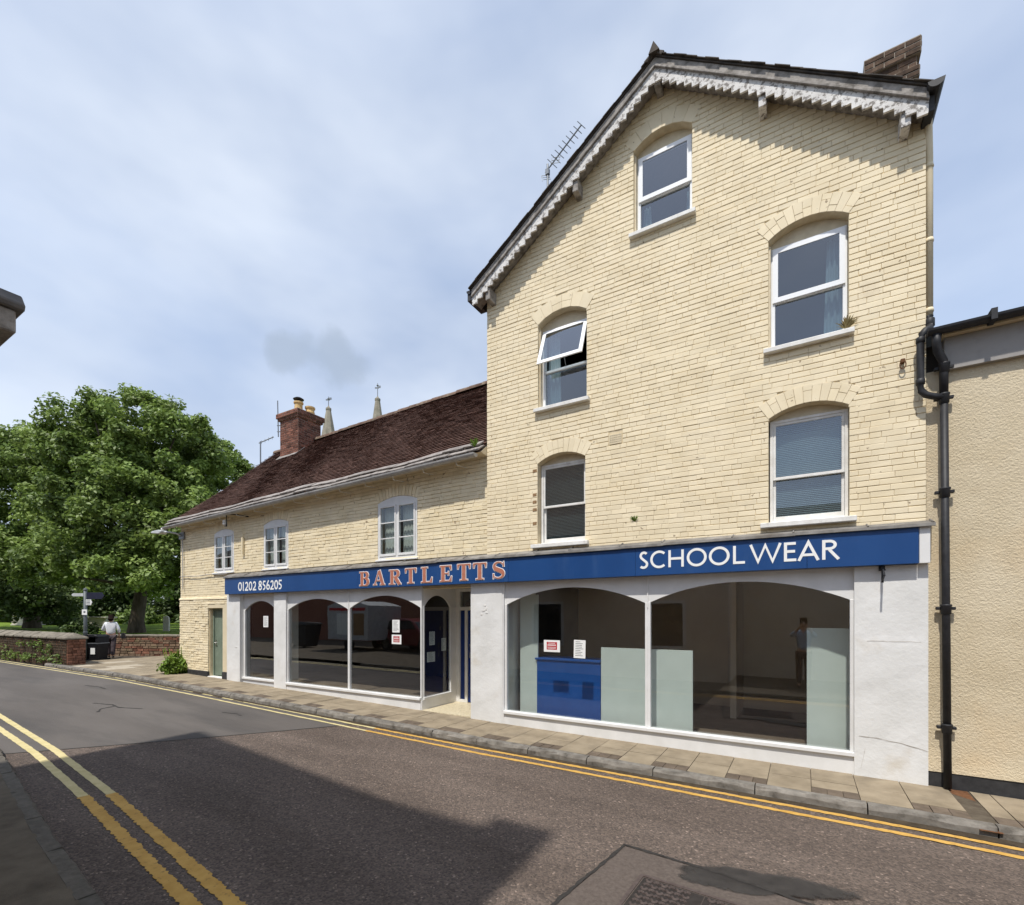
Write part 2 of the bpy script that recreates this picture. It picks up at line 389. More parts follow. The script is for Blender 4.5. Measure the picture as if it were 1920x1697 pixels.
def asphalt_old():
    m = mat('asphalt_old', (0.118, 0.094, 0.080), (0.165, 0.133, 0.114), 1.3, 0.88, 0.25, 0.0, stretch=(0.25, 1, 1), c3=(0.092, 0.073, 0.062), s3=1.5, r3=(0.48, 0.72), f3=0.7)
    t = m.node_tree
    L = t.links.new
    b = t.nodes['Principled BSDF']
    geo = [n for n in t.nodes if n.type == 'NEW_GEOMETRY'][0]
    vo = N(t, 'ShaderNodeTexVoronoi', Scale=62.0)
    L(geo.outputs['Position'], vo.inputs['Vector'])
    no = N(t, 'ShaderNodeTexNoise', Scale=150.0, Detail=3)
    L(geo.outputs['Position'], no.inputs['Vector'])
    ad = t.nodes.new('ShaderNodeMath')
    ad.operation = 'MULTIPLY_ADD'
    ad.inputs[1].default_value = -1.0
    L(vo.outputs['Distance'], ad.inputs[0])
    L(no.outputs['Fac'], ad.inputs[2])
    bp = t.nodes.new('ShaderNodeBump')
    bp.inputs['Strength'].default_value = 1.0
    bp.inputs['Distance'].default_value = 0.009
    L(ad.outputs['Value'], bp.inputs['Height'])
    L(bp.outputs['Normal'], b.inputs['Normal'])
    # single pale chips in the aggregate
    cur = b.inputs['Base Color'].links[0].from_socket
    sep = t.nodes.new('ShaderNodeSeparateColor')
    L(vo.outputs['Color'], sep.inputs['Color'])
    rp = t.nodes.new('ShaderNodeValToRGB')
    rp.color_ramp.elements[0].position = 0.0
    rp.color_ramp.elements[0].color = (0.58, 0.58, 0.58, 1)
    rp.color_ramp.elements[1].position = 0.965
    rp.color_ramp.elements[1].color = (1.25, 1.2, 1.15, 1)
    e = rp.color_ramp.elements.new(1.0)
    e.color = (2.3, 2.2, 2.1, 1)
    L(sep.outputs['Red'], rp.inputs['Fac'])
    mm = t.nodes.new('ShaderNodeMix')
    mm.data_type = 'RGBA'
    mm.blend_type = 'MULTIPLY'
    mm.inputs['Factor'].default_value = 1.0
    L(cur, mm.inputs['A'])
    L(rp.outputs['Color'], mm.inputs['B'])
    L(mm.outputs['Result'], b.inputs['Base Color'])


asphalt_old()


# ---------------------------------------------------------------- object helpers
def tag(o, label=None, cat=None, group=None, kind=None):
    if label:
        o['label'] = label
    if cat:
        o['category'] = cat
    if group:
        o['group'] = group
    if kind:
        o['kind'] = kind
    return o


def thing(name, label, cat, loc=(0, 0, 0), rz=0.0, group=None):
    o = bpy.data.objects.new(name, None)
    o.empty_display_size = 0.3
    col.objects.link(o)
    o.location = loc
    o.rotation_euler = (0, 0, rz)
    return tag(o, label, cat, group)


def add(name, me, m, parent=None, smooth=False):
    o = bpy.data.objects.new(name, me)
    col.objects.link(o)
    if m is not None and not me.materials:
        me.materials.append(MATS[m])
    if smooth:
        me.polygons.foreach_set('use_smooth', [True] * len(me.polygons))
    if parent is not None:
        o.parent = parent
    return o


class MB:
    """collects vertices and faces of ONE mesh object"""

    def __init__(self):
        self.v = []
        self.f = []
        self.fm = []
        self.fr = []
        self.cur = 0
        self.rnd = 0.5

    def quadset(self, vs, fs):
        b = len(self.v)
        self.v += [tuple(p) for p in vs]
        for f in fs:
            self.f.append(tuple(i + b for i in f))
            self.fm.append(self.cur)
            self.fr.append(self.rnd)
        return self

    def box(self, x0, x1, y0, y1, z0, z1):
        vs = [(x0, y0, z0), (x1, y0, z0), (x1, y1, z0), (x0, y1, z0), (x0, y0, z1), (x1, y0, z1), (x1, y1, z1), (x0, y1, z1)]
        return self.quadset(vs, [(0, 3, 2, 1), (4, 5, 6, 7), (0, 1, 5, 4), (1, 2, 6, 5), (2, 3, 7, 6), (3, 0, 4, 7)])

    def hexa(self, vs):
        """box from 8 free corners: bottom ring then top ring, counter-clockwise from above"""
        return self.quadset(vs, [(0, 3, 2, 1), (4, 5, 6, 7), (0, 1, 5, 4), (1, 2, 6, 5), (2, 3, 7, 6), (3, 0, 4, 7)])

    def prism(self, poly, a0, a1, plane='xz', holes=()):
        """extrude a 2D polygon (with holes) between two positions on the third axis"""
        loops = [list(poly)] + [list(h) for h in holes]

        def P(p, a):
            if plane == 'xz':
                return (p[0], a, p[1])
            if plane == 'yz':
                return (a, p[0], p[1])
            return (p[0], p[1], a)
        tris = tessellate_polygon([[Vector((p[0], p[1], 0)) for p in lp] for lp in loops])
        flat = [p for lp in loops for p in lp]
        n = len(flat)
        vs = [P(p, a0) for p in flat] + [P(p, a1) for p in flat]
        fs = []
        for t in tris:
            fs.append(tuple(t))
            fs.append(tuple(i + n for i in reversed(t)))
        b = 0
        for lp in loops:
            k = len(lp)
            for i in range(k):
                j = (i + 1) % k
                fs.append((b + i, b + j, b + j + n, b + i + n))
            b += k
        return self.quadset(vs, fs)

    def tube(self, path, r, n=8, caps=True, r1=None):
        pts = [Vector(p) for p in path]
        k = len(pts)
        rings = []
        up = Vector((0, 0, 1))
        for i, p in enumerate(pts):
            if i == 0:
                d = pts[1] - p
            elif i == k - 1:
                d = p - pts[i - 1]
            else:
                d = (pts[i + 1] - p).normalized() + (p - pts[i - 1]).normalized()
            d.normalize()
            a = d.cross(up if abs(d.z) < 0.95 else Vector((0, 1, 0))).normalized()
            b = a.cross(d).normalized()
            if isinstance(r, (list, tuple)):
                rr = r[i]
            else:
                rr = r if r1 is None else r + (r1 - r) * i / (k - 1)
            rings.append([p + (a * math.cos(2 * math.pi * q / n) + b * math.sin(2 * math.pi * q / n)) * rr for q in range(n)])
        vs = [q for rg in rings for q in rg]
        fs = []
        for i in range(k - 1):
            for q in range(n):
                q2 = (q + 1) % n
                fs.append((i * n + q, i * n + q2, (i + 1) * n + q2, (i + 1) * n + q))
        if caps:
            fs.append(tuple(reversed(range(n))))
            fs.append(tuple(range((k - 1) * n, k * n)))
        return self.quadset(vs, fs)

    def lathe(self, prof, c, n=16):
        """profile [(r, z)] turned about the vertical through c = (x, y)"""
        vs = [(c[0] + r * math.cos(2 * math.pi * q / n), c[1] + r * math.sin(2 * math.pi * q / n), z) for r, z in prof for q in range(n)]
        fs = []
        for i in range(len(prof) - 1):
            for q in range(n):
                q2 = (q + 1) % n
                fs.append((i * n + q, i * n + q2, (i + 1) * n + q2, (i + 1) * n + q))
        fs.append(tuple(reversed(range(n))))
        fs.append(tuple(range((len(prof) - 1) * n, len(prof) * n)))
        return self.quadset(vs, fs)

    def brick(self, x0, x1, z0, z1, yb, yf, r, bev=0.004, ax='x', jit=0.0015, bx=None):
        """a worn brick: bevelled front (at yf) on a wall whose back plane is yb; ax='x' faces -y, ax='y' faces +x"""
        j = lambda: r.uniform(-jit, jit)
        bx = bev if bx is None else bx
        t = r.uniform(-0.0015, 0.0015)
        sg = 1 if yb > yf else -1
        ym = yf + sg * bev
        ring0 = [(x0, yb, z0), (x1, yb, z0), (x1, yb, z1), (x0, yb, z1)]
        ring1 = [(x0, ym, z0), (x1, ym, z0), (x1, ym, z1), (x0, ym, z1)]
        ring2 = [(x0 + bx, yf + t, z0 + bev + j()), (x1 - bx, yf - t, z0 + bev + j()),
                 (x1 - bx, yf - t, z1 - bev + j()), (x0 + bx, yf + t, z1 - bev + j())]
        vs = ring0 + ring1 + ring2
        if ax == 'y':
            vs = [(p[1], p[0], p[2]) for p in vs]
        fs = [(8, 9, 10, 11)]
        for a in (0, 4):
            for i in range(4):
                k = (i + 1) % 4
                fs.append((a + i, a + k, a + k + 4, a + i + 4))
        if ax == 'y':
            fs = [tuple(reversed(f)) for f in fs]
        self.rnd = r.random()
        return self.quadset(vs, fs)

    def mesh(self, name, mats=None, bevel=0.0):
        me = bpy.data.meshes.new(name)
        me.from_pydata(self.v, [], self.f)
        for m in (mats or []):
            me.materials.append(MATS[m])
        if mats and len(mats) > 1:
            me.polygons.foreach_set('material_index', self.fm)
        at = me.attributes.new('rnd', 'FLOAT', 'FACE')
        at.data.foreach_set('value', self.fr)
        bm = bmesh.new()
        bm.from_mesh(me)
        bmesh.ops.recalc_face_normals(bm, faces=bm.faces)
        if bevel:
            es = [e for e in bm.edges if len(e.link_faces) == 2 and e.calc_face_angle(0) > 0.6]
            bmesh.ops.bevel(bm, geom=es, offset=bevel, segments=1, affect='EDGES', clamp_overlap=True)
        bm.to_mesh(me)
        bm.free()
        return me

    def build(self, name, m, parent=None, bevel=0.0, smooth=False):
        mats = [m] if isinstance(m, str) else list(m)
        return add(name, self.mesh(name, mats, bevel), None, parent, smooth)


def box_obj(name, m, parent, x0, x1, y0, y1, z0, z1, bevel=0.0):
    return MB().box(x0, x1, y0, y1, z0, z1).build(name, m, parent, bevel)


def frame_mb(x0, x1, z0, z1, w, y0, y1, mb=None, wb=None, wt=None):
    """four bars of a rectangular frame as one prism with a hole"""
    mb = mb or MB()
    wb = w if wb is None else wb
    wt = w if wt is None else wt
    mb.prism([(x0, z0), (x1, z0), (x1, z1), (x0, z1)], y0, y1, 'xz', [[(x0 + w, z0 + wb), (x1 - w, z0 + wb), (x1 - w, z1 - wt), (x0 + w, z1 - wt)]])
    return mb


def arc_pts(x0, x1, zs, zc, n=14):
    """segmental arch from (x0, zs) over the crown zc to (x1, zs)"""
    w = x1 - x0
    h = zc - zs
    rad = (w * w / 4 + h * h) / (2 * h)
    xc, z0 = (x0 + x1) / 2, zc - rad
    a = math.asin(min(1, w / 2 / rad))
    if h > w / 2:
        a = math.pi - a
    return [(xc + rad * math.sin(-a + 2 * a * i / n), z0 + rad * math.cos(-a + 2 * a * i / n)) for i in range(n + 1)], (xc, z0, rad, a)


def rise(x):
    """the street climbs gently to the left"""
    P = [(-400, 0.22), (-16, 0.22), (-12, 0.15), (-4, 0.0), (1, -0.035), (4, -0.1), (400, -0.1)]
    for (xa, za), (xb, zb) in zip(P, P[1:]):
        if x <= xb:
            return za + (zb - za) * (x - xa) / (xb - xa)
    return P[-1][1]


def leaf_mesh(name, centers, per, rad, size, r, flat=0.75, bias=0.35, aspect=1.5):
    """leaf-sized folded faces spread round many clump centres; numpy throughout"""
    g = np.random.default_rng(r)
    C = np.repeat(np.asarray(centers, float), per, axis=0)
    n = len(C)
    d = g.normal(size=(n, 3))
    d /= np.linalg.norm(d, axis=1)[:, None]
    rr = g.random(n) ** 0.45
    rads = np.repeat(g.uniform(0.7, 1.25, len(centers)), per) * rad
    P = C + d * (rr * rads)[:, None] * np.array([1, 1, flat])
    # leaf frame: normal leans up and outward
    nr = d * 0.5 + g.normal(size=(n, 3)) * 0.55 + np.array([0, -0.15, bias + 0.35])
    nr /= np.linalg.norm(nr, axis=1)[:, None]
    ax = g.normal(size=(n, 3)) + np.array([0, 0, -0.35])
    ax -= nr * (ax * nr).sum(1)[:, None]
    ax /= np.linalg.norm(ax, axis=1)[:, None]
    bx = np.cross(nr, ax)
    s = size * g.uniform(0.6, 1.3, n)
    a = ax * (s * aspect * 0.5)[:, None]
    b = bx * (s * 0.5)[:, None]
    fold = nr * (s * 0.14)[:, None]
    V = np.stack([P - a, P + b * 0.9 + fold - a * 0.1, P + a, P - b * 0.9 + fold - a * 0.1], axis=1).reshape(-1, 3)
    idx = np.arange(n) * 4
    T = np.stack([idx, idx + 1, idx + 2, idx, idx + 2, idx + 3], axis=1).reshape(-1)
    me = bpy.data.meshes.new(name)
    me.vertices.add(n * 4)
    me.vertices.foreach_set('co', V.reshape(-1))
    me.loops.add(n * 6)
    me.loops.foreach_set('vertex_index', T.astype(np.int32))
    me.polygons.add(n * 2)
    me.polygons.foreach_set('loop_start', np.arange(n * 2, dtype=np.int32) * 3)
    at = me.attributes.new('rnd', 'FLOAT', 'FACE')
    cl = np.repeat(g.random(len(centers)), per)
    val = np.clip(0.55 * g.random(n) + 0.45 * cl, 0, 1)
    at.data.foreach_set('value', np.repeat(val, 2).astype(np.float32))
    me.update()
    me.validate()
    return me
# ================================================================ GROUND, ROAD, PAVEMENTS
def struct(o):
    o['kind'] = 'structure'
    return o


def lerp_pts(P, x):
    for (xa, ya), (xb, yb) in zip(P, P[1:]):
        if x <= xb:
            return ya + (yb - ya) * (x - xa) / (xb - xa)
    return P[-1][1]


NEAR = [(-400, -4.4), (-20, -4.4), (-12, -4.85), (-9.5, -5.05), (-5.6, -5.59), (-3.87, -5.79), (5, -6.3), (400, -6.3)]
near_kerb = lambda x: lerp_pts(NEAR, x)
FARK = -1.12
xj = lambda y: -6.64 + (y + 0.95) * 0.567

struct(MB().quadset([(-500, -500, -0.6), (500, -500, -0.6), (500, 500, -0.6), (-500, 500, -0.6)], [(0, 1, 2, 3)]).build('ground', 'ground_far'))


def sheet(name, m, xs_of_row, ys, zf, parent=None):
    mb = MB()
    rows = []
    for y in ys:
        row = xs_of_row(y)
        rows.append([(x, yy, zf(x, yy)) for x, yy in row])
    n = len(rows[0])
    vs = [p for r_ in rows for p in r_]
    fs = []
    for i in range(len(rows) - 1):
        for j in range(n - 1):
            fs.append((i * n + j, i * n + j + 1, (i + 1) * n + j + 1, (i + 1) * n + j))
    mb.quadset(vs, fs)
    return mb.build(name, m, parent)


T = [i / 8 for i in range(9)]
road_z = lambda x, y: rise(x) - 0.10


def yrow(t, x):
    return near_kerb(x) + (FARK - near_kerb(x)) * t


def old_row(t):
    y0 = -5.7 + (FARK + 5.7) * t
    x0 = xj(y0)
    xs = [x0] + [x0 + (6 - x0) * k / 12 for k in range(1, 12)] + [6, 60]
    return [(x, yrow(t, x)) for x in xs]


def new_row(t):
    y0 = -5.7 + (FARK + 5.7) * t
    x0 = xj(y0)
    xs = [-120, -40, -25, -20, -18, -16, -14, -12, -11, -10] + [x0]
    return [(x, yrow(t, x)) for x in xs]


road = struct(sheet('road', 'asphalt_old', old_row, T, road_z))
road_new = struct(sheet('road_resurfacing', 'asphalt_new', new_row, T, road_z))
# tarred seam between the two surfaces
mb = MB()
pl = []
for i in range(24):
    t = i / 23
    y0 = -5.7 + (FARK + 5.7) * t
    x = xj(y0)
    y = yrow(t, x)
    w = 0.012 + 0.012 * rng.random()
    pl.append((x - w, y, road_z(x, y) + 0.004))
    pl.append((x + w, y, road_z(x, y) + 0.004))
mb.quadset(pl, [(2 * i, 2 * i + 1, 2 * i + 3, 2 * i + 2) for i in range(23)])
mb.build('tar_seam', 'tar', road_new)


def ribbon(pts, w, jag, dz, step, r, zfun=road_z):
    """a painted line with ragged edges, laid dz above the road"""
    P = []
    for (xa, ya), (xb, yb) in zip(pts, pts[1:]):
        L = math.hypot(xb - xa, yb - ya)
        n = max(1, int(L / step))
        for k in range(n):
            P.append((xa + (xb - xa) * k / n, ya + (yb - ya) * k / n))
    P.append(pts[-1])
    vs = []
    for i, (x, y) in enumerate(P):
        x2, y2 = P[min(i + 1, len(P) - 1)]
        x1, y1 = P[max(i - 1, 0)]
        d = math.hypot(x2 - x1, y2 - y1)
        nx, ny = -(y2 - y1) / d, (x2 - x1) / d
        for s in (1, -1):
            h = w / 2 + r.uniform(-jag, jag)
            vs.append((x + nx * h * s, y + ny * h * s, zfun(x, y) + dz))
    return MB().quadset(vs, [(2 * i, 2 * i + 1, 2 * i + 3, 2 * i + 2) for i in range(len(P) - 1)])


XC = -6.3
for yy in (-1.235, -1.43):
    off = lambda x: yy - 0.006 * (x + 4)
    ribbon([(-40, yy), (-22, yy + 0.02), (-12, yy + 0.06), (XC, yy + 0.0)], 0.062, 0.006, 0.005, 0.12, rng).build('yellow_line', 'yellow_pale', road_new)
    ribbon([(XC, yy), (-3, yy), (1.5, yy - 0.04), (12, yy - 0.12)], 0.068, 0.008, 0.005, 0.05, rng).build('yellow_line', 'yellow_orange', road)
for k, pts in enumerate([[(-30, -3.9), (-16, -4.15), (-12.3, -4.40), (-9, -4.62), (-6.45, -4.88), (-4.8, -5.09), (-3.35, -5.28), (0, -5.6), (6, -6.0)],
                         [(-30, -4.1), (-16, -4.38), (-11.3, -4.67), (-9, -4.82), (-6.6, -5.07), (-4.8, -5.29), (-3.6, -5.44), (0, -5.8), (6, -6.15)]]):
    c = 5
    ribbon(pts[:c], 0.085, 0.004, 0.005, 0.08, rng).build('yellow_line', 'yellow_pale', road_new)
    ribbon(pts[c - 1:], 0.098, 0.011, 0.006, 0.022, rng).build('yellow_line', 'yellow_orange', road)

# tarmac patch, stain and cast-iron cover in the road
pz = lambda x, y: rise(x) - 0.10
MB().prism([(-1.32, -3.05), (-0.6, -3.12), (0.25, -3.28), (0.2, -4.7), (-1.55, -4.7), (-1.47, -4.15)], -0.13, pz(-0.6, 0) + 0.012, 'xy').build('tarmac_patch', 'patch', road)
seam = [(-1.58, -4.9), (-1.485, -4.15), (-1.33, -3.035), (-0.6, -3.105), (0.0, -3.215), (0.3, -3.27)]
ribbon(seam, 0.03, 0.009, 0.017, 0.05, rng, lambda x, y: pz(-0.6, 0)).build('patch_seam', 'tar', road)
# damp stain that fades out at its rim
sv, sf, sa = [(-0.30, -3.10, pz(-0.3, 0) + 0.0165)], [], [1.0]
NS = 48
for k, (q, al) in enumerate(((0.55, 1.0), (0.9, 0.8), (1.12, 0.0))):
    for i in range(NS):
        a = 2 * math.pi * i / NS
        rr = q * (1 + 0.16 * math.sin(2 * a + 0.6) + 0.10 * math.sin(3 * a + 1) + 0.06 * math.sin(7 * a))
        sv.append((-0.30 + 0.52 * rr * math.cos(a), -3.10 + 0.20 * rr * math.sin(a) + 0.10 * rr * math.cos(a), pz(-0.3, 0) + 0.0165))
        sa.append(al)
for i in range(NS):
    j = (i + 1) % NS
    sf.append((0, 1 + i, 1 + j))
    for k in (0, 1):
        b0 = 1 + k * NS
        sf.append((b0 + i, b0 + NS + i, b0 + NS + j, b0 + j))
me = bpy.data.meshes.new('oil_stain')
me.from_pydata(sv, [], sf)
me.attributes.new('fade', 'FLOAT', 'POINT').data.foreach_set('value', sa)
sm = mat('stain_fade', (0.030, 0.027, 0.025), (0.05, 0.045, 0.041), 9, 0.6, 0.35, 0.5, 180)
t_ = sm.node_tree
fa_ = t_.nodes.new('ShaderNodeAttribute')
fa_.attribute_name = 'fade'
nz_ = N(t_, 'ShaderNodeTexNoise', Scale=16.0, Detail=6)
geo_ = t_.nodes.new('ShaderNodeNewGeometry')
t_.links.new(geo_.outputs['Position'], nz_.inputs['Vector'])
ma_ = t_.nodes.new('ShaderNodeMath')
ma_.operation = 'ADD'
t_.links.new(fa_.outputs['Fac'], ma_.inputs[0])
t_.links.new(nz_.outputs['Fac'], ma_.inputs[1])
mr_ = t_.nodes.new('ShaderNodeMapRange')
mr_.inputs['From Min'].default_value = 0.75
mr_.inputs['From Max'].default_value = 1.25
mr_.inputs['To Max'].default_value = 0.85
t_.links.new(ma_.outputs['Value'], mr_.inputs['Value'])
t_.links.new(mr_.outputs['Result'], t_.nodes['Principled BSDF'].inputs['Alpha'])
add('oil_stain', me, 'stain_fade', road)
# grit and leaf litter swept against the far kerb
gm = MB()
for i in range(60):
    xx = 4.0 - i * 0.42
    w0 = 0.05 + 0.05 * abs(math.sin(i * 1.7)) + rng.uniform(0, .02)
    gm.quadset([(xx - 0.42, FARK - w0, road_z(xx - 0.42, 0) + 0.003), (xx, FARK - w0 - rng.uniform(-.02, .02), road_z(xx, 0) + 0.003), (xx, FARK, road_z(xx, 0) + 0.012), (xx - 0.42, FARK, road_z(xx - 0.42, 0) + 0.012)], [(0, 1, 2, 3)])
gm.build('kerb_grit', 'soil', road)['kind'] = 'stuff'
MH = thing('manhole_cover', 'rectangular cast iron manhole cover with wavy tread in the road', 'manhole cover', (-1.045, -3.46, pz(-0.7, 0) + 0.012), R(-3.5))
MB().prism([(-0.03, 0.03), (0.93, 0.03), (0.93, -0.73), (-0.03, -0.73)], -0.03, 0.006, 'xy', [[(0.0, 0), (0.9, 0), (0.9, -0.7), (0.0, -0.7)]]).build('frame', 'iron_cover', MH)
MB().box(0.008, 0.448, -0.692, -0.008, -0.03, 0.001).build('cover_plate', 'iron_dark', MH)
MB().box(0.452, 0.892, -0.692, -0.008, -0.03, 0.001).build('cover_plate', 'iron_dark', MH)
for px0 in (0.03, 0.475):
    mb = MB()
    for iy in range(11):
        for ix in range(7):
            if px0 > 0.4 and 3 <= iy <= 4 and False:
                continue
            cx_, cy_ = px0 + 0.028 + ix * 0.056, -0.045 - iy * 0.058
            if px0 < 0.4 and ix in (6,):
                continue
            if px0 > 0.4 and iy == 1 and ix < 6:
                continue
            s = 1 if (ix + iy) % 2 else -1
            mb.tube([(cx_ - 0.022, cy_ - 0.010 * s, 0.003), (cx_ - 0.007, cy_ + 0.011 * s, 0.003), (cx_ + 0.008, cy_ + 0.011 * s, 0.003), (cx_ + 0.022, cy_ - 0.010 * s, 0.004)], 0.0105, 5)
    mb.build('tread_pattern', 'iron_cover', MH)['kind'] = 'stuff'

# ---- near pavement (in shade), its kerb and slabs
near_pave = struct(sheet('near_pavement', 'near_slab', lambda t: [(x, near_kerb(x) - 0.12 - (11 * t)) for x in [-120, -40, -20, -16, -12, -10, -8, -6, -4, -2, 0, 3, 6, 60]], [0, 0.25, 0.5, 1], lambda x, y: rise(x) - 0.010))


def unit_slab(name, bev):
    bm = bmesh.new()
    bmesh.ops.create_cube(bm, size=1.0)
    for v in bm.verts:
        v.co.z -= 0.5
    bmesh.ops.bevel(bm, geom=[e for e in bm.edges if all(v.co.z > -0.01 for v in e.verts)], offset=bev, segments=1, affect='EDGES')
    me = bpy.data.meshes.new(name)
    bm.to_mesh(me)
    bm.free()
    return me


slab_meshes = {}


def slab(name, m, parent, xa, xb, ya, yb, th=0.05, dz=0.0, gap=0.004, rz=0.0):
    key = (name, m)
    if key not in slab_meshes:
        slab_meshes[key] = unit_slab(name, 0.008)
        slab_meshes[key].materials.append(MATS[m])
    o = bpy.data.objects.new(name, slab_meshes[key])
    col.objects.link(o)
    o.parent = parent
    xm, ym = (xa + xb) / 2, (ya + yb) / 2
    o.location = (xm, ym, (rise(xa) + rise(xb)) / 2 + dz + rng.uniform(-0.0025, 0.0025))
    o.scale = (xb - xa - 2 * gap, yb - ya - 2 * gap, th)
    o.rotation_euler = (rng.uniform(-0.004, 0.004), -math.atan2(rise(xb) - rise(xa), xb - xa) + rng.uniform(-0.003, 0.003), rz)
    return o


near_kerb_o = struct(thing('near_kerb', None, None))


def kerb_stone(parent, xa, xb, ya, yb, wdt, m='kerb_stone'):
    """rough granite kerb stone: a box whose edges are chipped"""
    n = 6
    vs = []
    for i in range(n + 1):
        t = i / n
        x = xa + 0.006 + (xb - xa - 0.012) * t
        y = ya + (yb - ya) * t
        zt = rise(x)
        j = lambda s: rng.uniform(-s * 1.7, s * 1.7)
        vs += [(x, y - wdt / 2 + j(.004), zt - 0.16), (x, y - wdt / 2 + 0.006 + j(.005), zt - 0.035 + j(.008)), (x, y - wdt / 2 + 0.030 + j(.007), zt + 0.001 + j(.003)),
               (x, y + wdt / 2, zt + 0.003 + j(.002)), (x, y + wdt / 2, zt - 0.16)]
    fs = []
    for i in range(n):
        for k in range(4):
            fs.append((i * 5 + k, (i + 1) * 5 + k, (i + 1) * 5 + k + 1, i * 5 + k + 1))
    fs.append((0, 1, 2, 3, 4))
    fs.append(tuple(n * 5 + k for k in (4, 3, 2, 1, 0)))
    return MB().quadset(vs, fs).build('kerb_stone', m, parent)


x = 4.0
while x > -13:
    L = rng.uniform(0.85, 1.0)
    # the near kerb: chipped edge faces the road, so mirror the stone
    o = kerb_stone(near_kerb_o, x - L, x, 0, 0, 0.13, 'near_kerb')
    for v in o.data.vertices:
        xx = v.co.x
        v.co.y = near_kerb(xx) - 0.065 - v.co.y
        if v.co.z > rise(xx) - 0.1:
            v.co.z -= 0.012
    x -= L

# ---- pavement in front of the shop
XP = [-60, -40, -30, -24, -20, -16, -14, -12, -10, -8, -6, -4, -2, 0, 1, 2, 4, 20]
pavement = struct(sheet('pavement', 'slab_joint', lambda t: [(x, FARK + 0.13 + t * 1.25) for x in XP], [0, 0.5, 1], lambda x, y: rise(x) - 0.014))
kerb = struct(thing('kerb', None, None))
x = 6.0
while x > -21.4:
    L = rng.uniform(0.8, 1.15)
    if 1.30 < x < 1.30 + L:
        pass
    kerb_stone(kerb, x - L, x, FARK + 0.065, FARK + 0.065, 0.13)
    x -= L

ch0, ch1 = 1.40, 1.56           # drain channel under the downpipe
edges = []
x = 1.39
while x > -15.2:
    edges.append((x - 0.435, x))
    x -= 0.435
x = 1.57
first = True
while x < 4.5:
    w = 0.17 if first else 0.435
    edges.append((x, x + w))
    x += w
    first = False
for i, (xa, xb) in enumerate(sorted(edges, reverse=True)):
    back = 0.0 if not (-6.37 < (xa + xb) / 2 < -5.14) else 0.02
    slab('paving_slab', 'slab', pavement, xa, xb, -0.50, 0.0 + back)
    if i % 2 == 0 or (xb - xa) < 0.3:
        slab('paving_slab', 'slab', pavement, xa, xb, -0.77, -0.50)
        nb = 3 if xb - xa > 0.3 else 1
        for k in range(nb):
            w = (xb - xa) / nb
            slab('studded_block', 'stud_block', pavement, xa + k * w, xa + (k + 1) * w, -0.98, -0.77, gap=0.003)
    else:
        slab('paving_slab', 'slab', pavement, xa, xb, -0.98, -0.50)
MB().quadset([(ch0, -1.14, rise(1.5) - 0.035), (ch1, -1.14, rise(1.5) - 0.035), (ch1, 0.0, rise(1.5) - 0.008), (ch0, 0.0, rise(1.5) - 0.008)], [(0, 1, 2, 3)]).build('drain_channel', 'rust', pavement)
# wide paved corner towards the churchyard
corner = struct(sheet('corner_pavement', 'slab_joint', lambda t: [(x, FARK + 0.13 + t * 7) for x in (-25.5, -22, -20, -18, -15.62)], [0, 0.5, 1], lambda x, y: rise(x) - 0.016))
for ix in range(11):
    xa = -15.62 - (ix + 1) * 0.6
    for iy in range(5):
        ya = FARK + 0.14 + iy * 0.9 - (0.45 if ix % 2 else 0)
        yb = ya + 0.9
        ya = max(ya, FARK + 0.14)
        if xa < -21 and yb < 0.0:
            continue
        pale = (ix, iy) in ((5, 1), (7, 0), (8, 1), (4, 0))
        slab('paving_slab', 'slab_pale' if pale else 'slab', corner, xa, xa + 0.6, ya, yb)
# small cracks and dark scars in the surfacing
for pts in ([(-12.6, -3.0), (-12.1, -2.85), (-11.7, -2.9), (-11.2, -2.7)], [(-11.9, -2.86), (-11.8, -3.15), (-11.5, -3.3)], [(-15.5, -2.2), (-14.9, -2.1), (-14.5, -2.15)], [(-9.6, -2.0), (-9.3, -1.92), (-9.05, -1.95)]):
    ribbon(pts, 0.03, 0.014, 0.004, 0.06, rng).build('road_crack', 'tar', road_new)
# ================================================================ GABLED BUILDING
YB = 0.010          # plane behind the bricks
CH = 0.071          # course height
GX0, GX1, GXC = -4.81, 1.21, -1.79
gable_top = lambda x: 9.595 - 0.70 * abs(x - GXC)
G = thing('gable_building', 'tall cream painted brick building with a front gable and white bargeboards', 'building', (-1.8, 0, 0))
G.location = (0, 0, 0)

# x0, x1, sill, spring, crown
GW = {'attic': (-2.17, -1.335, 7.585, 8.83, 8.98), 'l2': (-3.785, -2.92, 5.325, 6.72, 6.865), 'r2': (-0.382, 0.483, 5.365, 6.78, 6.925),
      'l1': (-3.795, -2.945, 3.075, 4.405, 4.53), 'r1': (-0.382, 0.49, 3.10, 4.45, 4.575)}


def wall_plate(name, outer, holes, y0, y1, m, parent):
    mb = MB()
    mb.prism(outer, y0, y1, 'xz', holes)
    return mb.build(name, m, parent)


holes = []
arches = {}
for k, (x0, x1, zs, zp, zc) in GW.items():
    ap, info = arc_pts(x0, x1, zp, zc)
    arches[k] = info
    holes.append([(x0, zs - 0.07), (x1, zs - 0.07)] + list(reversed(ap)))
outer = [(GX0, 2.6), (GX1, 2.6), (GX1, gable_top(GX1)), (GXC, gable_top(GXC)), (GX0, gable_top(GX0))]
gwall = wall_plate('wall', outer, holes, YB, 0.30, 'cream_joint', G)


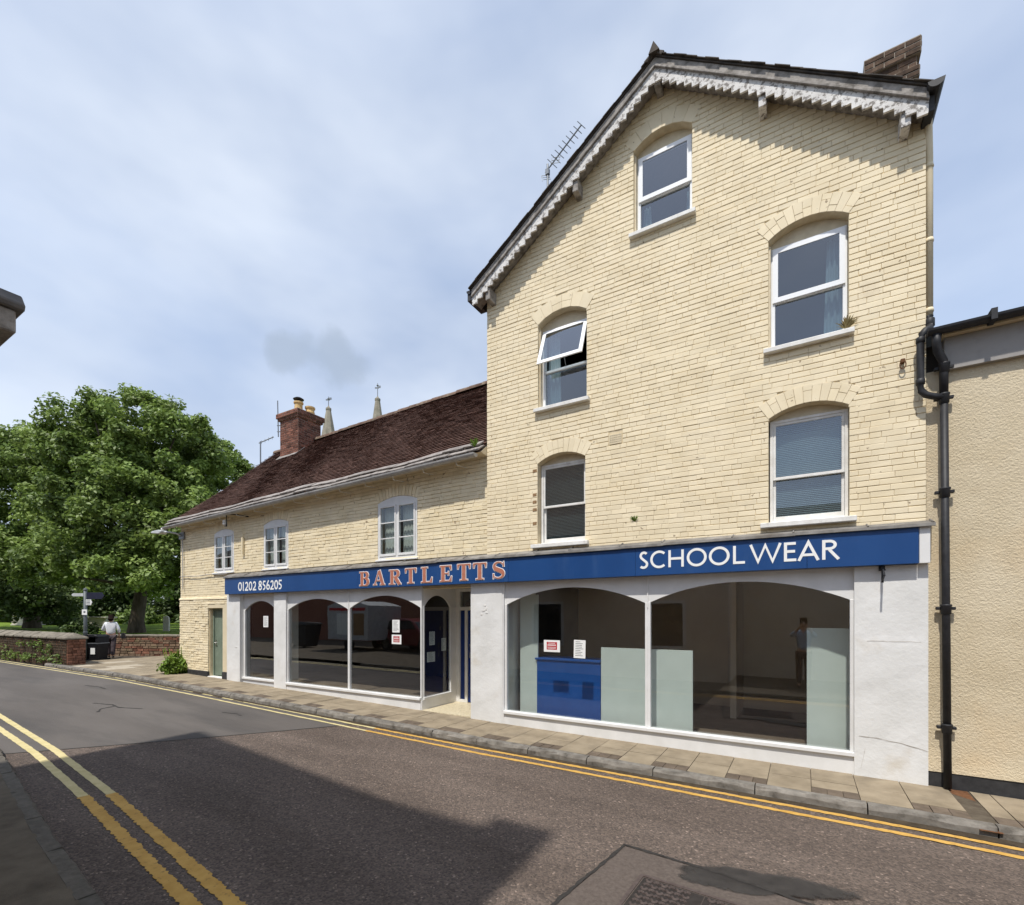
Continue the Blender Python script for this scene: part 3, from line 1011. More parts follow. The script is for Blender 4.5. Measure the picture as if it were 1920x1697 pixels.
def intervals(z0, z1, xa, xb, blocked):
    """free x-intervals of a course between z0 and z1"""
    out = [(xa, xb)]
    for a, b in blocked:
        nxt = []
        for p, q in out:
            if b <= p or a >= q:
                nxt.append((p, q))
            else:
                if a - p > 0.03:
                    nxt.append((p, a))
                if q - b > 0.03:
                    nxt.append((b, q))
        out = nxt
    return out


RING = 0.225


def opening_block(win, info, z0, z1):
    x0, x1, zs, zp, zc = win
    xc, zcen, rad, a = info
    zm = (z0 + z1) / 2
    if zm < zs - 0.07 or zm > zc + RING:
        return None
    if zm <= zp:
        return (x0, x1)
    hw_sk = (x1 - x0) / 2 * (zm - zcen) / (zp - zcen)
    q = (rad + RING) ** 2 - (zm - zcen) ** 2
    hw = min(hw_sk, math.sqrt(max(q, 0)))
    hw -= 0.012
    if hw < 0.03:
        return None
    return (xc - hw, xc + hw)


def lay_bricks(xa_f, xb_f, z0, z1, wins, r, ch=CH, extra=()):
    """stretcher / header courses; returns brick rectangles"""
    out = []
    n = 0
    z = z0
    while z < z1:
        zb = z + ch
        g0, g1 = r.uniform(0.0015, 0.0044), r.uniform(0.0015, 0.0044)
        xa, xb = xa_f((z + zb) / 2), xb_f((z + zb) / 2)
        bl = [b for b in (opening_block(w, i, z, zb) for w, i in wins) if b]
        bl += [e[:2] for e in extra if e[2] - 0.01 <= (z + zb) / 2 <= e[3] + 0.01]
        for p, q in intervals(z, zb, xa, xb, bl) if xb - xa > 0.05 else []:
            x = p
            first = True
            while x < q - 0.02:
                L = 0.225 if n % 2 == 0 else (0.225 if r.random() < 0.55 else 0.1125)
                if first and n % 2:
                    L = 0.1125
                L *= r.uniform(0.92, 1.08)
                if first:
                    L *= r.uniform(0.6, 1.0)
                first = False
                if q - (x + L) < 0.06:
                    L = q - x
                g = r.uniform(0.0008, 0.0026) if r.random() < 0.75 else -0.0004
                xm_ = x + L / 2
                wb = 0.0045 * math.sin(xm_ * 1.3 + z * 2.1) + 0.003 * math.sin(xm_ * 3.3 + z * 4.7) + r.uniform(-.0012, .0012)
                out.append((x + g, x + L - g, z + wb + g0 + r.uniform(-.001, .001), zb + wb - g1 + r.uniform(-.0012, .0012)))
                x += L
        z = zb
        n += 1
    return out


def brick_unit(name, m, k, r):
    """shared brick mesh, 1 x 1 in x and z, scaled per brick"""
    b = 0.006
    bz = 0.075
    j = lambda s: r.uniform(-s, s)
    vs = [(-.5, 0, -.5), (.5, 0, -.5), (.5, 0, .5), (-.5, 0, .5), (-.5, -.8, -.5), (.5, -.8, -.5), (.5, -.8, .5), (-.5, -.8, .5),
          (-.5 + b + j(.01), -1 + j(.08), -.5 + bz + j(.03)), (.5 - b + j(.01), -1 + j(.08), -.5 + bz + j(.03)), (.5 - b + j(.01), -1 + j(.08), .5 - bz + j(.03)), (-.5 + b + j(.01), -1 + j(.08), .5 - bz + j(.03))]
    fs = [(8, 9, 10, 11)]
    for a in (0, 4):
        for i in range(4):
            kk = (i + 1) % 4
            fs.append((a + i, a + kk, a + kk + 4, a + i + 4))
    me = MB().quadset(vs, fs).mesh(name, [m])
    return me


def place_bricks(rects, parent, m_joined, m_one, r, yfront=0.0, yback=YB, n_single=300, jitter=0.0018):
    cx_, cy_, cz_ = cam.location
    size = lambda q: (q[1] - q[0]) * (q[3] - q[2]) / (((q[0] + q[1]) / 2 - cx_) ** 2 + cy_ ** 2 + ((q[2] + q[3]) / 2 - cz_) ** 2) ** 1.5
    rects = sorted(rects, key=size, reverse=True)
    units = [brick_unit('brick', m_one, k, r) for k in range(6)]
    for q in rects[:n_single]:
        o = bpy.data.objects.new('brick', r.choice(units))
        col.objects.link(o)
        o.parent = parent
        o.location = ((q[0] + q[1]) / 2, yback, (q[2] + q[3]) / 2)
        o.scale = (q[1] - q[0], yback - yfront + r.uniform(-jitter, jitter), q[3] - q[2])
        o.rotation_euler = (0, r.uniform(-0.004, 0.004), r.uniform(-0.006, 0.006))
    mb = MB()
    for q in rects[n_single:]:
        mb.brick(q[0], q[1], q[2], q[3], yback, yfront + r.uniform(-jitter, jitter), r, 0.005, 'x', 0.0015, 0.0018)
    o = mb.build('brickwork', m_joined, parent)
    o['kind'] = 'stuff'
    return o


gx_lo = lambda z: max(GX0, GXC - (9.575 - z) / 0.70)
gx_hi = lambda z: min(GX1, GXC + (9.575 - z) / 0.70)
rb = random.Random(11)
vent_box = (-2.56, -2.34, 4.495, 4.66)
rects = lay_bricks(gx_lo, gx_hi, 2.93, 9.55, [(GW[k], arches[k]) for k in GW], rb, extra=[vent_box])
place_bricks(rects, gwall, 'cream_brick', 'cream_brick_one', rb)
# brick arches over the windows
for k, (xc, zcen, rad, a) in arches.items():
    n = 11 if k in ('l1', 'r1', 'r2') else 6
    for i in range(n):
        a0 = -a + 2 * a * i / n + 0.0015
        a1 = -a + 2 * a * (i + 1) / n - 0.0015
        split = rb.choice((0.5, 0.33, 0.66, 1.0)) if k in ('l1', 'r1', 'r2') else rb.choice((1.0, 1.0, 0.5))
        parts = [(0, split)] + ([(split, 1.0)] if split < 1 else [])
        for s0, s1 in parts:
            r0, r1 = rad + RING * s0 + 0.002, rad + RING * s1 - 0.002
            pts = [(xc + r0 * math.sin(a0), zcen + r0 * math.cos(a0)), (xc + r0 * math.sin(a1), zcen + r0 * math.cos(a1)),
                   (xc + r1 * math.sin(a1), zcen + r1 * math.cos(a1)), (xc + r1 * math.sin(a0), zcen + r1 * math.cos(a0))]
            yf = -0.003 + rb.uniform(-0.002, 0.002)
            o = MB().prism(pts, yf, YB + 0.002, 'xz').build('arch_brick', 'cream_brick_one', gwall, bevel=0.002)
# bare bricks where the paint has gone, beside the lower left window
for z in (4.30, 3.90, 3.78, 3.65, 3.42):
    MB().brick(-3.885, -3.81, z - 0.028, z + 0.028, YB, -0.0045, rb).build('brick', 'bare_brick', gwall)
# air brick
vb = MB()
vb.box(-2.55, -2.35, 0.0, 0.013, 4.50, 4.655)
av = vb.build('air_brick', 'cream_smooth', G)
gr = MB()
for i in range(7):
    xx = -2.545 + i * 0.0295
    gr.box(xx, xx + 0.012, -0.006, 0.0, 4.505, 4.65)
for i in range(5):
    zz = 4.506 + i * 0.033
    gr.box(-2.545, -2.355, -0.0045, 0.001, zz, zz + 0.010)
gr.build('grille', 'cream_board', av)

# rooms behind the upper windows
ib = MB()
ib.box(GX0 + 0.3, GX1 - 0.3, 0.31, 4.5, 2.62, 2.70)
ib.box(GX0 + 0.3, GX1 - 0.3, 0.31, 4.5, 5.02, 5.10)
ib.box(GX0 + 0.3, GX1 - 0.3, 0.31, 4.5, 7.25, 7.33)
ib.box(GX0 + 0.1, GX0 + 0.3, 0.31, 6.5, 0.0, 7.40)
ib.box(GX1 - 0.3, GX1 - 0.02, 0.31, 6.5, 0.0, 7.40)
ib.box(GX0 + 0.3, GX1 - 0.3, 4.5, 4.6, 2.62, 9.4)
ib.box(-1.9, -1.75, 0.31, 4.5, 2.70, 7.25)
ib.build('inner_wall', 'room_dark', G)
# side and rear walls, roof slopes
MB().prism([(0.30, -0.2), (8.0, -0.2), (8.0, gable_top(GX0)), (0.30, gable_top(GX0))], GX0, GX0 + 0.1, 'yz').build('side_wall', 'cream_smooth', G)
MB().prism([(0.30, -0.2), (8.0, -0.2), (8.0, gable_top(GX1)), (0.30, gable_top(GX1))], GX1 - 0.02, GX1, 'yz').build('side_wall', 'cream_smooth', G)

APEX = 9.775
TOP = lambda x, d: APEX + d - (0.69 if x < GXC else 0.70) * abs(x - GXC)
XL, XR = -4.97, 1.195
YO = -0.22
for xe, nm in ((XL, 'l'), (XR, 'r')):
    pts = [(GXC, APEX), (xe, TOP(xe, 0)), (xe, TOP(xe, 0) + 0.020), (GXC, APEX + 0.020)]
    rf = MB().prism(pts, YO - 0.05, 8.0, 'xz').build('roof_slope', 'dark_slate', G)
    sgn = -1 if xe < GXC else 1
    n = 22
    for i in range(n):           # verge slates, each lapped over the one below
        u0, u1 = i / n, (i + 1.25) / n
        xa, xb = GXC + (xe - GXC) * u0, GXC + (xe - GXC) * min(u1, 1.02)
        t0 = 0.021 + rb.uniform(0, 0.003)
        t1 = 0.026 + rb.uniform(0, 0.006)
        o = MB().prism([(xa, TOP(xa, t0)), (xb, TOP(xb, t1)), (xb, TOP(xb, t1 + 0.012)), (xa, TOP(xa, t0 + 0.012))], YO - 0.075 + rb.uniform(-.012, .012), 0.2, 'xz').build('verge_slate', 'dark_slate', rf)
    # upper plain board
    b0, b1 = 0.0, -0.135
    MB().prism([(GXC, APEX), (xe, TOP(xe, 0)), (xe, TOP(xe, -0.135)), (GXC, APEX - 0.135)], YO - 0.03, YO + 0.02, 'xz').build('bargeboard', 'weathered_board', G, bevel=0.004)
    MB().prism([(GXC, APEX - 0.10), (xe, TOP(xe, -0.10)), (xe, TOP(xe, -0.135)), (GXC, APEX - 0.135)], YO - 0.045, YO - 0.028, 'xz').build('bargeboard_moulding', 'weathered_board', G, bevel=0.004)
    # toothed board below it
    nt_ = 30
    low = []
    xs0 = GXC
    for i in range(nt_):
        xa = GXC + (xe - GXC) * i / nt_
        xb = GXC + (xe - GXC) * (i + 1) / nt_
        zs_ = TOP(xb, -0.265 + rb.uniform(-.004, .004))
        low.append((xa - sgn * 0.002, zs_))
        low.append((xb - sgn * 0.006, zs_))
    poly = [(GXC, APEX - 0.133)] + low + [(xe, TOP(xe, -0.133))]
    MB().prism(poly, YO - 0.012, YO + 0.014, 'xz').build('toothed_board', 'peeling_paint', G)
    # soffit behind the boards
    MB().prism([(GXC, APEX - 0.16), (xe, TOP(xe, -0.16)), (xe, TOP(xe, -0.19)), (GXC, APEX - 0.19)], YO + 0.016, 0.05, 'xz').build('soffit', 'weathered_board', G)
for bx, bz in ((-3.03, 8.47), (-0.44, 8.40), (-4.66, 7.33), (1.00, 7.40), (-1.77, 9.42)):
    MB().box(bx - 0.045, bx + 0.045, YO + 0.017, YB, bz, bz + 0.20).build('purlin_end', 'peeling_paint' if bx > -1 else 'weathered_board', G, bevel=0.006)
# ridge
for i in range(14):
    y0 = -0.30 + i * 0.45
    mb = MB()
    mb.prism([(GXC - 0.14, APEX - 0.035), (GXC, APEX + 0.065), (GXC + 0.14, APEX - 0.035), (GXC + 0.10, APEX - 0.06), (GXC, APEX + 0.02), (GXC - 0.10, APEX - 0.06)], y0, y0 + 0.44, 'xz')
    mb.build('ridge_tile', 'dark_slate', G)
MB().prism([(GXC - 0.07, APEX + 0.0), (GXC, APEX + 0.15), (GXC + 0.08, APEX + 0.0)], -0.33, -0.27, 'xz').build('ridge_finial', 'dark_slate', G)


def half_gutter(path, r, name, m, parent, wall=0.008, n=8):
    """half-round gutter along a straight path (list of 2 points)"""
    a, b = Vector(path[0]), Vector(path[1])
    d = (b - a).normalized()
    s = d.cross(Vector((0, 0, 1))).normalized()
    prof = [(-r * math.cos(math.pi * i / n), -r * math.sin(math.pi * i / n)) for i in range(n + 1)]
    prof += [((r - wall) * math.cos(math.pi * i / n), -(r - wall) * math.sin(math.pi * i / n)) for i in range(n + 1)]
    k = len(prof)
    vs = [a + s * p + Vector((0, 0, q)) for p, q in prof] + [b + s * p + Vector((0, 0, q)) for p, q in prof]
    fs = [(i, (i + 1) % k, (i + 1) % k + k, i + k) for i in range(k)]
    h = n + 1
    fs += [tuple(range(h)), tuple(range(k + h - 1, k - 1, -1))]
    return MB().quadset(vs, fs).build(name, m, parent)


half_gutter([(XL - 0.05, YO - 0.02, TOP(XL, 0.01)), (XL - 0.05, 7.5, TOP(XL, 0.01))], 0.065, 'gutter', 'black_pipe', G)
half_gutter([(XR + 0.05, YO - 0.10, TOP(XR, 0.0)), (XR + 0.05, 7.5, TOP(XR, 0.0))], 0.075, 'gutter', 'black_pipe', G)
MB().box(XL - 0.10, XL + 0.02, YO - 0.005, 0.2, TOP(XL, -0.16), TOP(XL, -0.02)).build('eaves_board', 'black_paint', G)
MB().box(XR - 0.03, XR + 0.05, YO + 0.005, 7.5, TOP(XR, -0.24), TOP(XR, -0.02)).build('eaves_board', 'black_paint', G)

# ---- windows of the gabled building
YW = 0.125


def pane(x0, x1, z0, z1, y, parent, m='glass_upper'):
    return MB().box(x0, x1, y, y + 0.006, z0, z1).build('pane', m, parent)


def curtain(x0, x1, z0, z1, y, parent, m='curtain', folds=5, amp=0.018, flare=0.0, name='curtain'):
    n = folds * 6
    vs, fs = [], []
    for i in range(n + 1):
        t = i / n
        yy = y + amp * math.sin(t * folds * 2 * math.pi)
        vs += [(x0 + (x1 - x0) * t + flare * (t - 0.5), yy, z0), (x0 + (x1 - x0) * t, yy, z1)]
    for i in range(n):
        fs.append((2 * i, 2 * i + 2, 2 * i + 3, 2 * i + 1))
    n0 = len(vs)
    vs += [(p[0], p[1] + 0.003, p[2]) for p in vs]
    fs += [tuple(q + n0 for q in reversed(f)) for f in fs]
    return MB().quadset(vs, fs).build(name, m, parent, smooth=True)


def sill(x0, x1, z, parent, m='sill_paint', d=0.075, th=0.07):
    mb = MB()
    mb.hexa([(x0, -d, z - th), (x1, -d, z - th), (x1, YW + 0.02, z - th), (x0, YW + 0.02, z - th), (x0, -d, z - 0.012), (x1, -d, z - 0.012), (x1, YW + 0.02, z + 0.006), (x0, YW + 0.02, z + 0.006)])
    return mb.build('sill', m, parent, bevel=0.006)


def head_board(win, info, ztop_frame, parent, m='cream_board'):
    x0, x1, zs, zp, zc = win
    ap, _ = arc_pts(x0, x1, zp, zc)
    poly = [(x0 - 0.0, ztop_frame), (x1 + 0.0, ztop_frame)] + [(p[0], p[1] + 0.004) for p in reversed(ap)]
    return MB().prism(poly, YW + 0.012, YW + 0.06, 'xz').build('head_board', m, parent)


def upvc(key, split, ztop, opened=False):
    x0, x1, zs, zp, zc = GW[key]
    w = frame_mb(x0 + 0.022, x1 - 0.004, zs, ztop, 0.05, YW, YW + 0.07)
    w.box(x0 + 0.072, x1 - 0.054, YW + 0.002, YW + 0.068, split - 0.022, split + 0.022)
    win = w.build('window', 'white_upvc', G, bevel=0.006)
    xa, xb = x0 + 0.072, x1 - 0.054
    pane(xa + 0.001, xb - 0.001, zs + 0.051, split - 0.023, YW + 0.03, win)
    # opening top light
    tl = frame_mb(xa - 0.028, xb + 0.028, split - 0.012, ztop - 0.022, 0.062, -0.02, 0.0)
    tl.box(xa + 0.034, xb - 0.034, -0.012, -0.006, split + 0.05, ztop - 0.084)
    tl.fm[-6:] = [1] * 6
    s = tl.build('opening_light', ['white_upvc', 'glass_upper'], win)
    s.location = (0, YW, 0)
    if opened:
        M_ = Matrix.Translation((0, YW, ztop - 0.03)) @ Matrix.Rotation(R(-21), 4, 'X') @ Matrix.Translation((0, 0, -(ztop - 0.03)))
        s.matrix_local = M_
        stay = MB().tube([((xa + xb) / 2, YW + 0.02, split + 0.03), ((xa + xb) / 2 + 0.03, YW - 0.10, split + 0.10)], 0.006, 6).build('window_stay', 'metal_grey', win)
    sill(x0 - 0.055, x1 + 0.055, zs, win, 'sill_paint')
    head_board(GW[key], arches[key], ztop, win)
    MB().box(x0, x0 + 0.022, 0.05, YW + 0.06, zs, ztop).build('side_board', 'cream_board', win)
    return win


w = upvc('attic', 8.13, 8.80)
curtain(-2.08, -1.98, 7.65, 8.10, 0.25, w, folds=2, flare=0.06)
curtain(-1.45, -1.40, 7.65, 8.10, 0.25, w, folds=1, flare=0.03)
w = upvc('l2', 5.96, 6.66, opened=True)
curtain(-3.70, -3.50, 5.36, 6.6, 0.25, w, folds=3, flare=0.05)
w = upvc('r2', 6.02, 6.735)
curtain(0.27, 0.41, 5.40, 6.68, 0.25, w, folds=3, flare=0.08)


def sash(key, mid, ztop, bl, m_blind, ztilt):
    x0, x1, zs, zp, zc = GW[key]
    w = frame_mb(x0 + 0.012, x1 - 0.004, zs, ztop, 0.035, YW - 0.01, YW + 0.10, wb=0.03)
    win = w.build('window', 'sill_paint', G, bevel=0.003)
    xa, xb = x0 + 0.048, x1 - 0.040
    up = frame_mb(xa, xb, mid - 0.02, ztop - 0.036, 0.032, YW, YW + 0.035, wb=0.036)
    up = up.build('upper_sash', 'sill_paint', win, bevel=0.003)
    lo = frame_mb(xa, xb, zs + 0.031, mid + 0.018, 0.032, YW + 0.040, YW + 0.075, wb=0.06)
    lo = lo.build('lower_sash', 'sill_paint', win, bevel=0.003)
    pane(xa + 0.031, xb - 0.031, mid + 0.015, ztop - 0.067, YW + 0.012, win, 'glass_upper')
    pane(xa + 0.031, xb - 0.031, zs + 0.09, mid - 0.013, YW + 0.055, win, 'glass_upper')
    sb = MB()
    z = zs + 0.05
    while z < ztop - 0.03:
        a = 0.55 if ztilt else 0.9
        sb.quadset([(xa, 0.21 - 0.011, z), (xb, 0.21 - 0.011, z), (xb, 0.21 + 0.011, z + 0.022 * a), (xa, 0.21 + 0.011, z + 0.022 * a)], [(0, 1, 2, 3)])
        z += 0.0235
    sb.build('venetian_blind', m_blind, win)
    sill(x0 - 0.09, x1 + 0.07, zs - 0.002, win, 'sill_paint', d=0.085, th=0.075)
    head_board(GW[key], arches[key], ztop, win, 'cream_board')
    return win


sash('l1', 3.70, 4.40, None, 'blind_dark', True)
w = sash('r1', 3.69, 4.45, None, 'blind', False)
MB().box(-0.32, 0.40, 0.24, 0.25, 3.66, 4.28).build('blind_board', 'panel_white', w)

# ---- chimney stack on the right-hand slope
chim = MB()
rc = random.Random(5)
cx0, cx1, cy0, cy1 = 0.80, 1.30, 1.25, 1.85


def stack(mb, x0, x1, y0, y1, z0, z1, ch, r, d=0.008):
    z = z0
    n = 0
    while z < z1 - 0.01:
        for (a0, a1, ax, pl, out) in ((x0, x1, 'x', y0, y0 - d), (y0, y1, 'y', x1, x1 + d), ):
            x = a0
            first = True
            while x < a1 - 0.02:
                L = 0.225 if not (first and n % 2) else 0.1125
                first = False
                if a1 - (x + L) < 0.06:
                    L = a1 - x
                mb.brick(x + 0.004, x + L - 0.004, z + 0.004, z + ch - 0.005, pl, out + r.uniform(-.003, .003), r, 0.005, ax, 0.003)
                x += L
        z += ch
        n += 1


stack(chim, cx0, cx1, cy0, cy1, 7.7, 9.13, 0.072, rc)
stack(chim, cx0 - 0.045, cx1 + 0.045, cy0 - 0.045, cy1 + 0.045, 9.13, 9.275, 0.072, rc)
stack(chim, cx0 - 0.02, cx1 + 0.02, cy0 - 0.02, cy1 + 0.02, 9.275, 9.42, 0.072, rc)
stack(chim, cx0 - 0.06, cx1 + 0.06, cy0 - 0.06, cy1 + 0.06, 9.42, 9.64, 0.072, rc)
chm = chim.build('chimney', 'brown_brick', G)
core = MB()
core.box(cx0, cx1, cy0, cy1, 7.7, 9.13)
core.box(cx0 - 0.045, cx1 + 0.045, cy0 - 0.045, cy1 + 0.045, 9.13, 9.275)
core.box(cx0 - 0.02, cx1 + 0.02, cy0 - 0.02, cy1 + 0.02, 9.275, 9.42)
core.box(cx0 - 0.06, cx1 + 0.06, cy0 - 0.06, cy1 + 0.06, 9.42, 9.645)
core.build('chimney_core', 'mortar', chm)

# cream rainwater pipe on the corner
cp = MB()
cp.tube([(XR + 0.04, -0.02, TOP(XR, -0.02)), (XR + 0.03, -0.02, TOP(XR, -0.12)), (GX1 + 0.035, 0.05, 7.12), (GX1 + 0.035, 0.05, 5.30)], 0.036, 10)
for z in (7.0, 6.15, 5.35):
    cp.lathe([(0.038, z), (0.044, z + 0.02), (0.038, z + 0.05)], (GX1 + 0.035, 0.05), 10)
cp.build('rainwater_pipe', 'cream_smooth', G, smooth=True)

# iron ring, old fixings
rg = thing('iron_ring', 'small rusty iron ring fixed high on the gable wall by the black downpipe', 'wall ring', (0.995, -0.004, 4.83))
MB().box(-0.02, 0.02, -0.05, 0.0, -0.02, 0.02).build('staple', 'rust', rg)
MB().tube([(0.028 * math.sin(a), -0.04, -0.045 - 0.05 * math.cos(a)) for a in [i * math.pi / 6 for i in range(13)]], 0.006, 6).build('ring', 'rust', rg)
# ================================================================ COTTAGE WITH TILED ROOF
CX0, CX1 = -15.6, -4.815
CY = 0.03                      # its brick face lies a little behind the gabled building's
K = thing('tiled_cottage', 'low cream painted brick building with a brown tiled roof and chimney', 'building', (0, 0, 0))
zE = lambda x: 4.735 + 0.0252 * (x + 4.81)
zR = lambda x: 7.86 + 0.0285 * (x + 4.81)
YE, YR = -0.22, 3.20
eave_wall = lambda x: zE(x) + 0.10
CW = [(-13.79, -12.84, 3.03, 4.085, 4.185), (-11.52, -10.53, 3.02, 4.115, 4.215), (-7.55, -6.47, 3.02, 4.18, 4.285)]
CB = CY + 0.016
holes, infos = [], []
for (x0, x1, zs, zp, zc) in CW:
    ap, info = arc_pts(x0, x1, zp, zc)
    infos.append(info)
    holes.append([(x0, zs), (x1, zs)] + list(reversed(ap)))
DOOR = (-14.03, -13.33, 0.20, 2.06)
holes.append([(DOOR[0], DOOR[2] - 0.0), (DOOR[1], DOOR[2] - 0.0), (DOOR[1], DOOR[3]), (DOOR[0], DOOR[3])])
outer = [(CX0, -0.1), (-13.06, -0.1), (-13.06, 2.40), (CX1, 2.40), (CX1, eave_wall(CX1)), (CX0, eave_wall(CX0))]
cwall = wall_plate('wall', outer, holes, CB, CB + 0.26, 'cream_joint', K)
rk = random.Random(21)
# bricks laid to the slight fall of the old wall
rects = lay_bricks(lambda z: CX0, lambda z: CX1, 2.98, 4.70, [((w[0], w[1], w[2] + 0.07, w[3], w[4]), i) for w, i in zip(CW, infos)], rk, ch=0.0715)
rects = [q for q in rects if q[3] < eave_wall(q[0]) + 0.02]
low = lay_bricks(lambda z: CX0, lambda z: -13.06, 0.30, 2.98, [], rk, ch=0.067, extra=[(DOOR[0] - 0.02, -13.06, 0.0, DOOR[3] + 0.12)])
ledge_z = 2.36
place_bricks(rects + [q for q in low if q[2] > ledge_z], cwall, 'old_cream', 'old_cream_one', rk, CY, CB, 300, 0.005)
mb = MB()
for q in low:
    if q[2] <= ledge_z and q[3] < ledge_z + 0.05:
        mb.brick(q[0], q[1], q[2], q[3], CB, CY - 0.03 + rk.uniform(-.010, .008), rk, 0.008, 'x', 0.006)
o = mb.build('rough_brickwork', 'old_cream', cwall)
o['kind'] = 'stuff'
# segmental brick heads
for (w, (xc, zcen, rad, a)) in zip(CW, infos):
    n = 13
    for i in range(n):
        a0 = -a + 2 * a * i / n + 0.003
        a1 = -a + 2 * a * (i + 1) / n - 0.003
        r0, r1 = rad + 0.003, rad + 0.215
        pts = [(xc + r0 * math.sin(a0), zcen + r0 * math.cos(a0)), (xc + r0 * math.sin(a1), zcen + r0 * math.cos(a1)),
               (xc + r1 * math.sin(a1), zcen + r1 * math.cos(a1)), (xc + r1 * math.sin(a0), zcen + r1 * math.cos(a0))]
        MB().prism(pts, CY - 0.003 + rk.uniform(-.003, .003), CB + 0.002, 'xz').build('arch_brick', 'old_cream_one', cwall, bevel=0.003)
# set-off ledge and door surround
MB().hexa([(CX0 - 0.01, CY - 0.045, ledge_z - 0.05), (-13.07, CY - 0.045, ledge_z - 0.05), (-13.07, CB, ledge_z - 0.05), (CX0 - 0.01, CB, ledge_z - 0.05),
           (CX0 - 0.01, CY - 0.036, ledge_z - 0.005), (-13.07, CY - 0.036, ledge_z - 0.005), (-13.07, CB, ledge_z + 0.03), (CX0 - 0.01, CB, ledge_z + 0.03)]).build('ledge', 'old_cream_one', K, bevel=0.005)
MB().prism([(DOOR[0] - 0.14, 2.22), (DOOR[0] - 0.14, 2.07), (DOOR[1], 2.07), (DOOR[1], 0.36), (-13.055, 0.36), (-13.055, 2.22)], CY - 0.026, CB, 'xz').build('door_surround', 'cream_smooth', K, bevel=0.004)
MB().box(CX0 + 0.5, DOOR[0] - 0.02, CY - 0.05, CB, 0.05, 0.335).build('plinth', 'black_paint', K, bevel=0.006)
MB().box(DOOR[1] + 0.005, -13.055, CY - 0.05, CB, 0.05, 0.355).build('plinth', 'black_paint', K, bevel=0.006)
# grey-green plank door
dr = frame_mb(DOOR[0], DOOR[1], 0.20, 2.06, 0.055, 0.12, 0.19, wb=0.01).build('door_frame', 'door_green', K, bevel=0.004)
d = MB()
n = 7
for i in range(n):
    xa = DOOR[0] + 0.06 + (DOOR[1] - DOOR[0] - 0.12) * i / n
    xb = DOOR[0] + 0.06 + (DOOR[1] - DOOR[0] - 0.12) * (i + 1) / n
    p = MB().box(xa + 0.002, xb - 0.002, 0.145, 0.17, 0.225, 2.0).build('door_plank', 'door_green', dr, bevel=0.005)
MB().box(DOOR[0] + 0.05, DOOR[1] - 0.05, 0.171, 0.185, 0.215, 2.01).build('door_back', 'black_paint', dr)
h = MB()
h.tube([(DOOR[0] + 0.12, 0.14, 1.12), (DOOR[0] + 0.12, 0.10, 1.12), (DOOR[0] + 0.20, 0.095, 1.11)], 0.011, 7)
h.box(DOOR[0] + 0.10, DOOR[0] + 0.14, 0.138, 0.146, 1.02, 1.20)
h.build('door_handle', 'chrome', dr)
MB().box(DOOR[0] - 0.01, DOOR[1] + 0.01, -0.02, 0.24, 0.14, 0.205).build('door_step', 'sill_paint', K, bevel=0.008)
MB().box(CX0 + 0.02, DOOR[1] + 0.2, 0.32, 0.36, 0.0, 2.5).build('inner_wall', 'room_dark', K)

# casement windows, two lights of three panes
for wi, (x0, x1, zs, zp, zc) in enumerate(CW):
    ap, _ = arc_pts(x0 + 0.004, x1 - 0.004, zp, zc - 0.004)
    ztf = zp - 0.06
    f = MB()
    xm = (x0 + x1) / 2
    op = [[(x0 + 0.05, zs + 0.06), (xm - 0.022, zs + 0.06), (xm - 0.022, ztf), (x0 + 0.05, ztf)],
          [(xm + 0.022, zs + 0.06), (x1 - 0.05, zs + 0.06), (x1 - 0.05, ztf), (xm + 0.022, ztf)]]
    f.prism([(x0 + 0.004, zs + 0.0), (x1 - 0.004, zs + 0.0)] + list(reversed(ap)), CY + 0.0, CY + 0.09, 'xz', op)
    win = f.build('window', 'white_paint', K, bevel=0.005)
    for q in op:
        a, b = q[0][0], q[1][0]
        za, zb = q[0][1], q[2][1]
        cs = frame_mb(a + 0.004, b - 0.004, za + 0.004, zb - 0.004, 0.036, CY - 0.014, CY + 0.04, wb=0.05).build('casement', 'white_paint', win, bevel=0.004)
        hgt = (zb - za - 0.09) / 3
        for k in (1, 2):
            zz = za + 0.054 + hgt * k
            MB().box(a + 0.04, b - 0.04, CY - 0.006, CY + 0.03, zz - 0.009, zz + 0.009).build('glazing_bar', 'white_paint', win)
        for k in range(3):
            pane(a + 0.04, b - 0.04, za + 0.056 + hgt * k + (0.011 if k else 0), za + 0.052 + hgt * (k + 1) - (0.011 if k < 2 else 0), CY + 0.012, win, 'glass_cottage')
        curtain(a + 0.02, b - 0.02, za, zb, 0.16, win, 'curtain_grey', folds=5, amp=0.009)
    MB().hexa([(x0 - 0.03, CY - 0.05, zs - 0.035), (x1 + 0.03, CY - 0.05, zs - 0.035), (x1 + 0.03, CB, zs - 0.035), (x0 - 0.03, CB, zs - 0.035),
               (x0 - 0.03, CY - 0.05, zs - 0.008), (x1 + 0.03, CY - 0.05, zs - 0.008), (x1 + 0.03, CB, zs + 0.006), (x0 - 0.03, CB, zs + 0.006)]).build('sill', 'white_paint', win, bevel=0.004)
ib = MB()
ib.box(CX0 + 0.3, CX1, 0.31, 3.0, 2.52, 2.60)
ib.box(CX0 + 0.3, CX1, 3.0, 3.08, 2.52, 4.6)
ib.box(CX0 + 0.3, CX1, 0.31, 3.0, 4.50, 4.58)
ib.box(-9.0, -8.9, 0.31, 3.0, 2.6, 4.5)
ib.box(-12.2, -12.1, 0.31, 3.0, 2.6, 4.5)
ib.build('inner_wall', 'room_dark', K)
# end gable (out of sight) and rear wall
MB().prism([(CB + 0.26, -0.1), (6.4, -0.1), (6.4, zE(CX0)), (YR, zR(CX0) - 0.05), (CB + 0.26, zE(CX0) + 0.35)], CX0, CX0 + 0.25, 'yz').build('end_wall', 'cream_smooth', K)

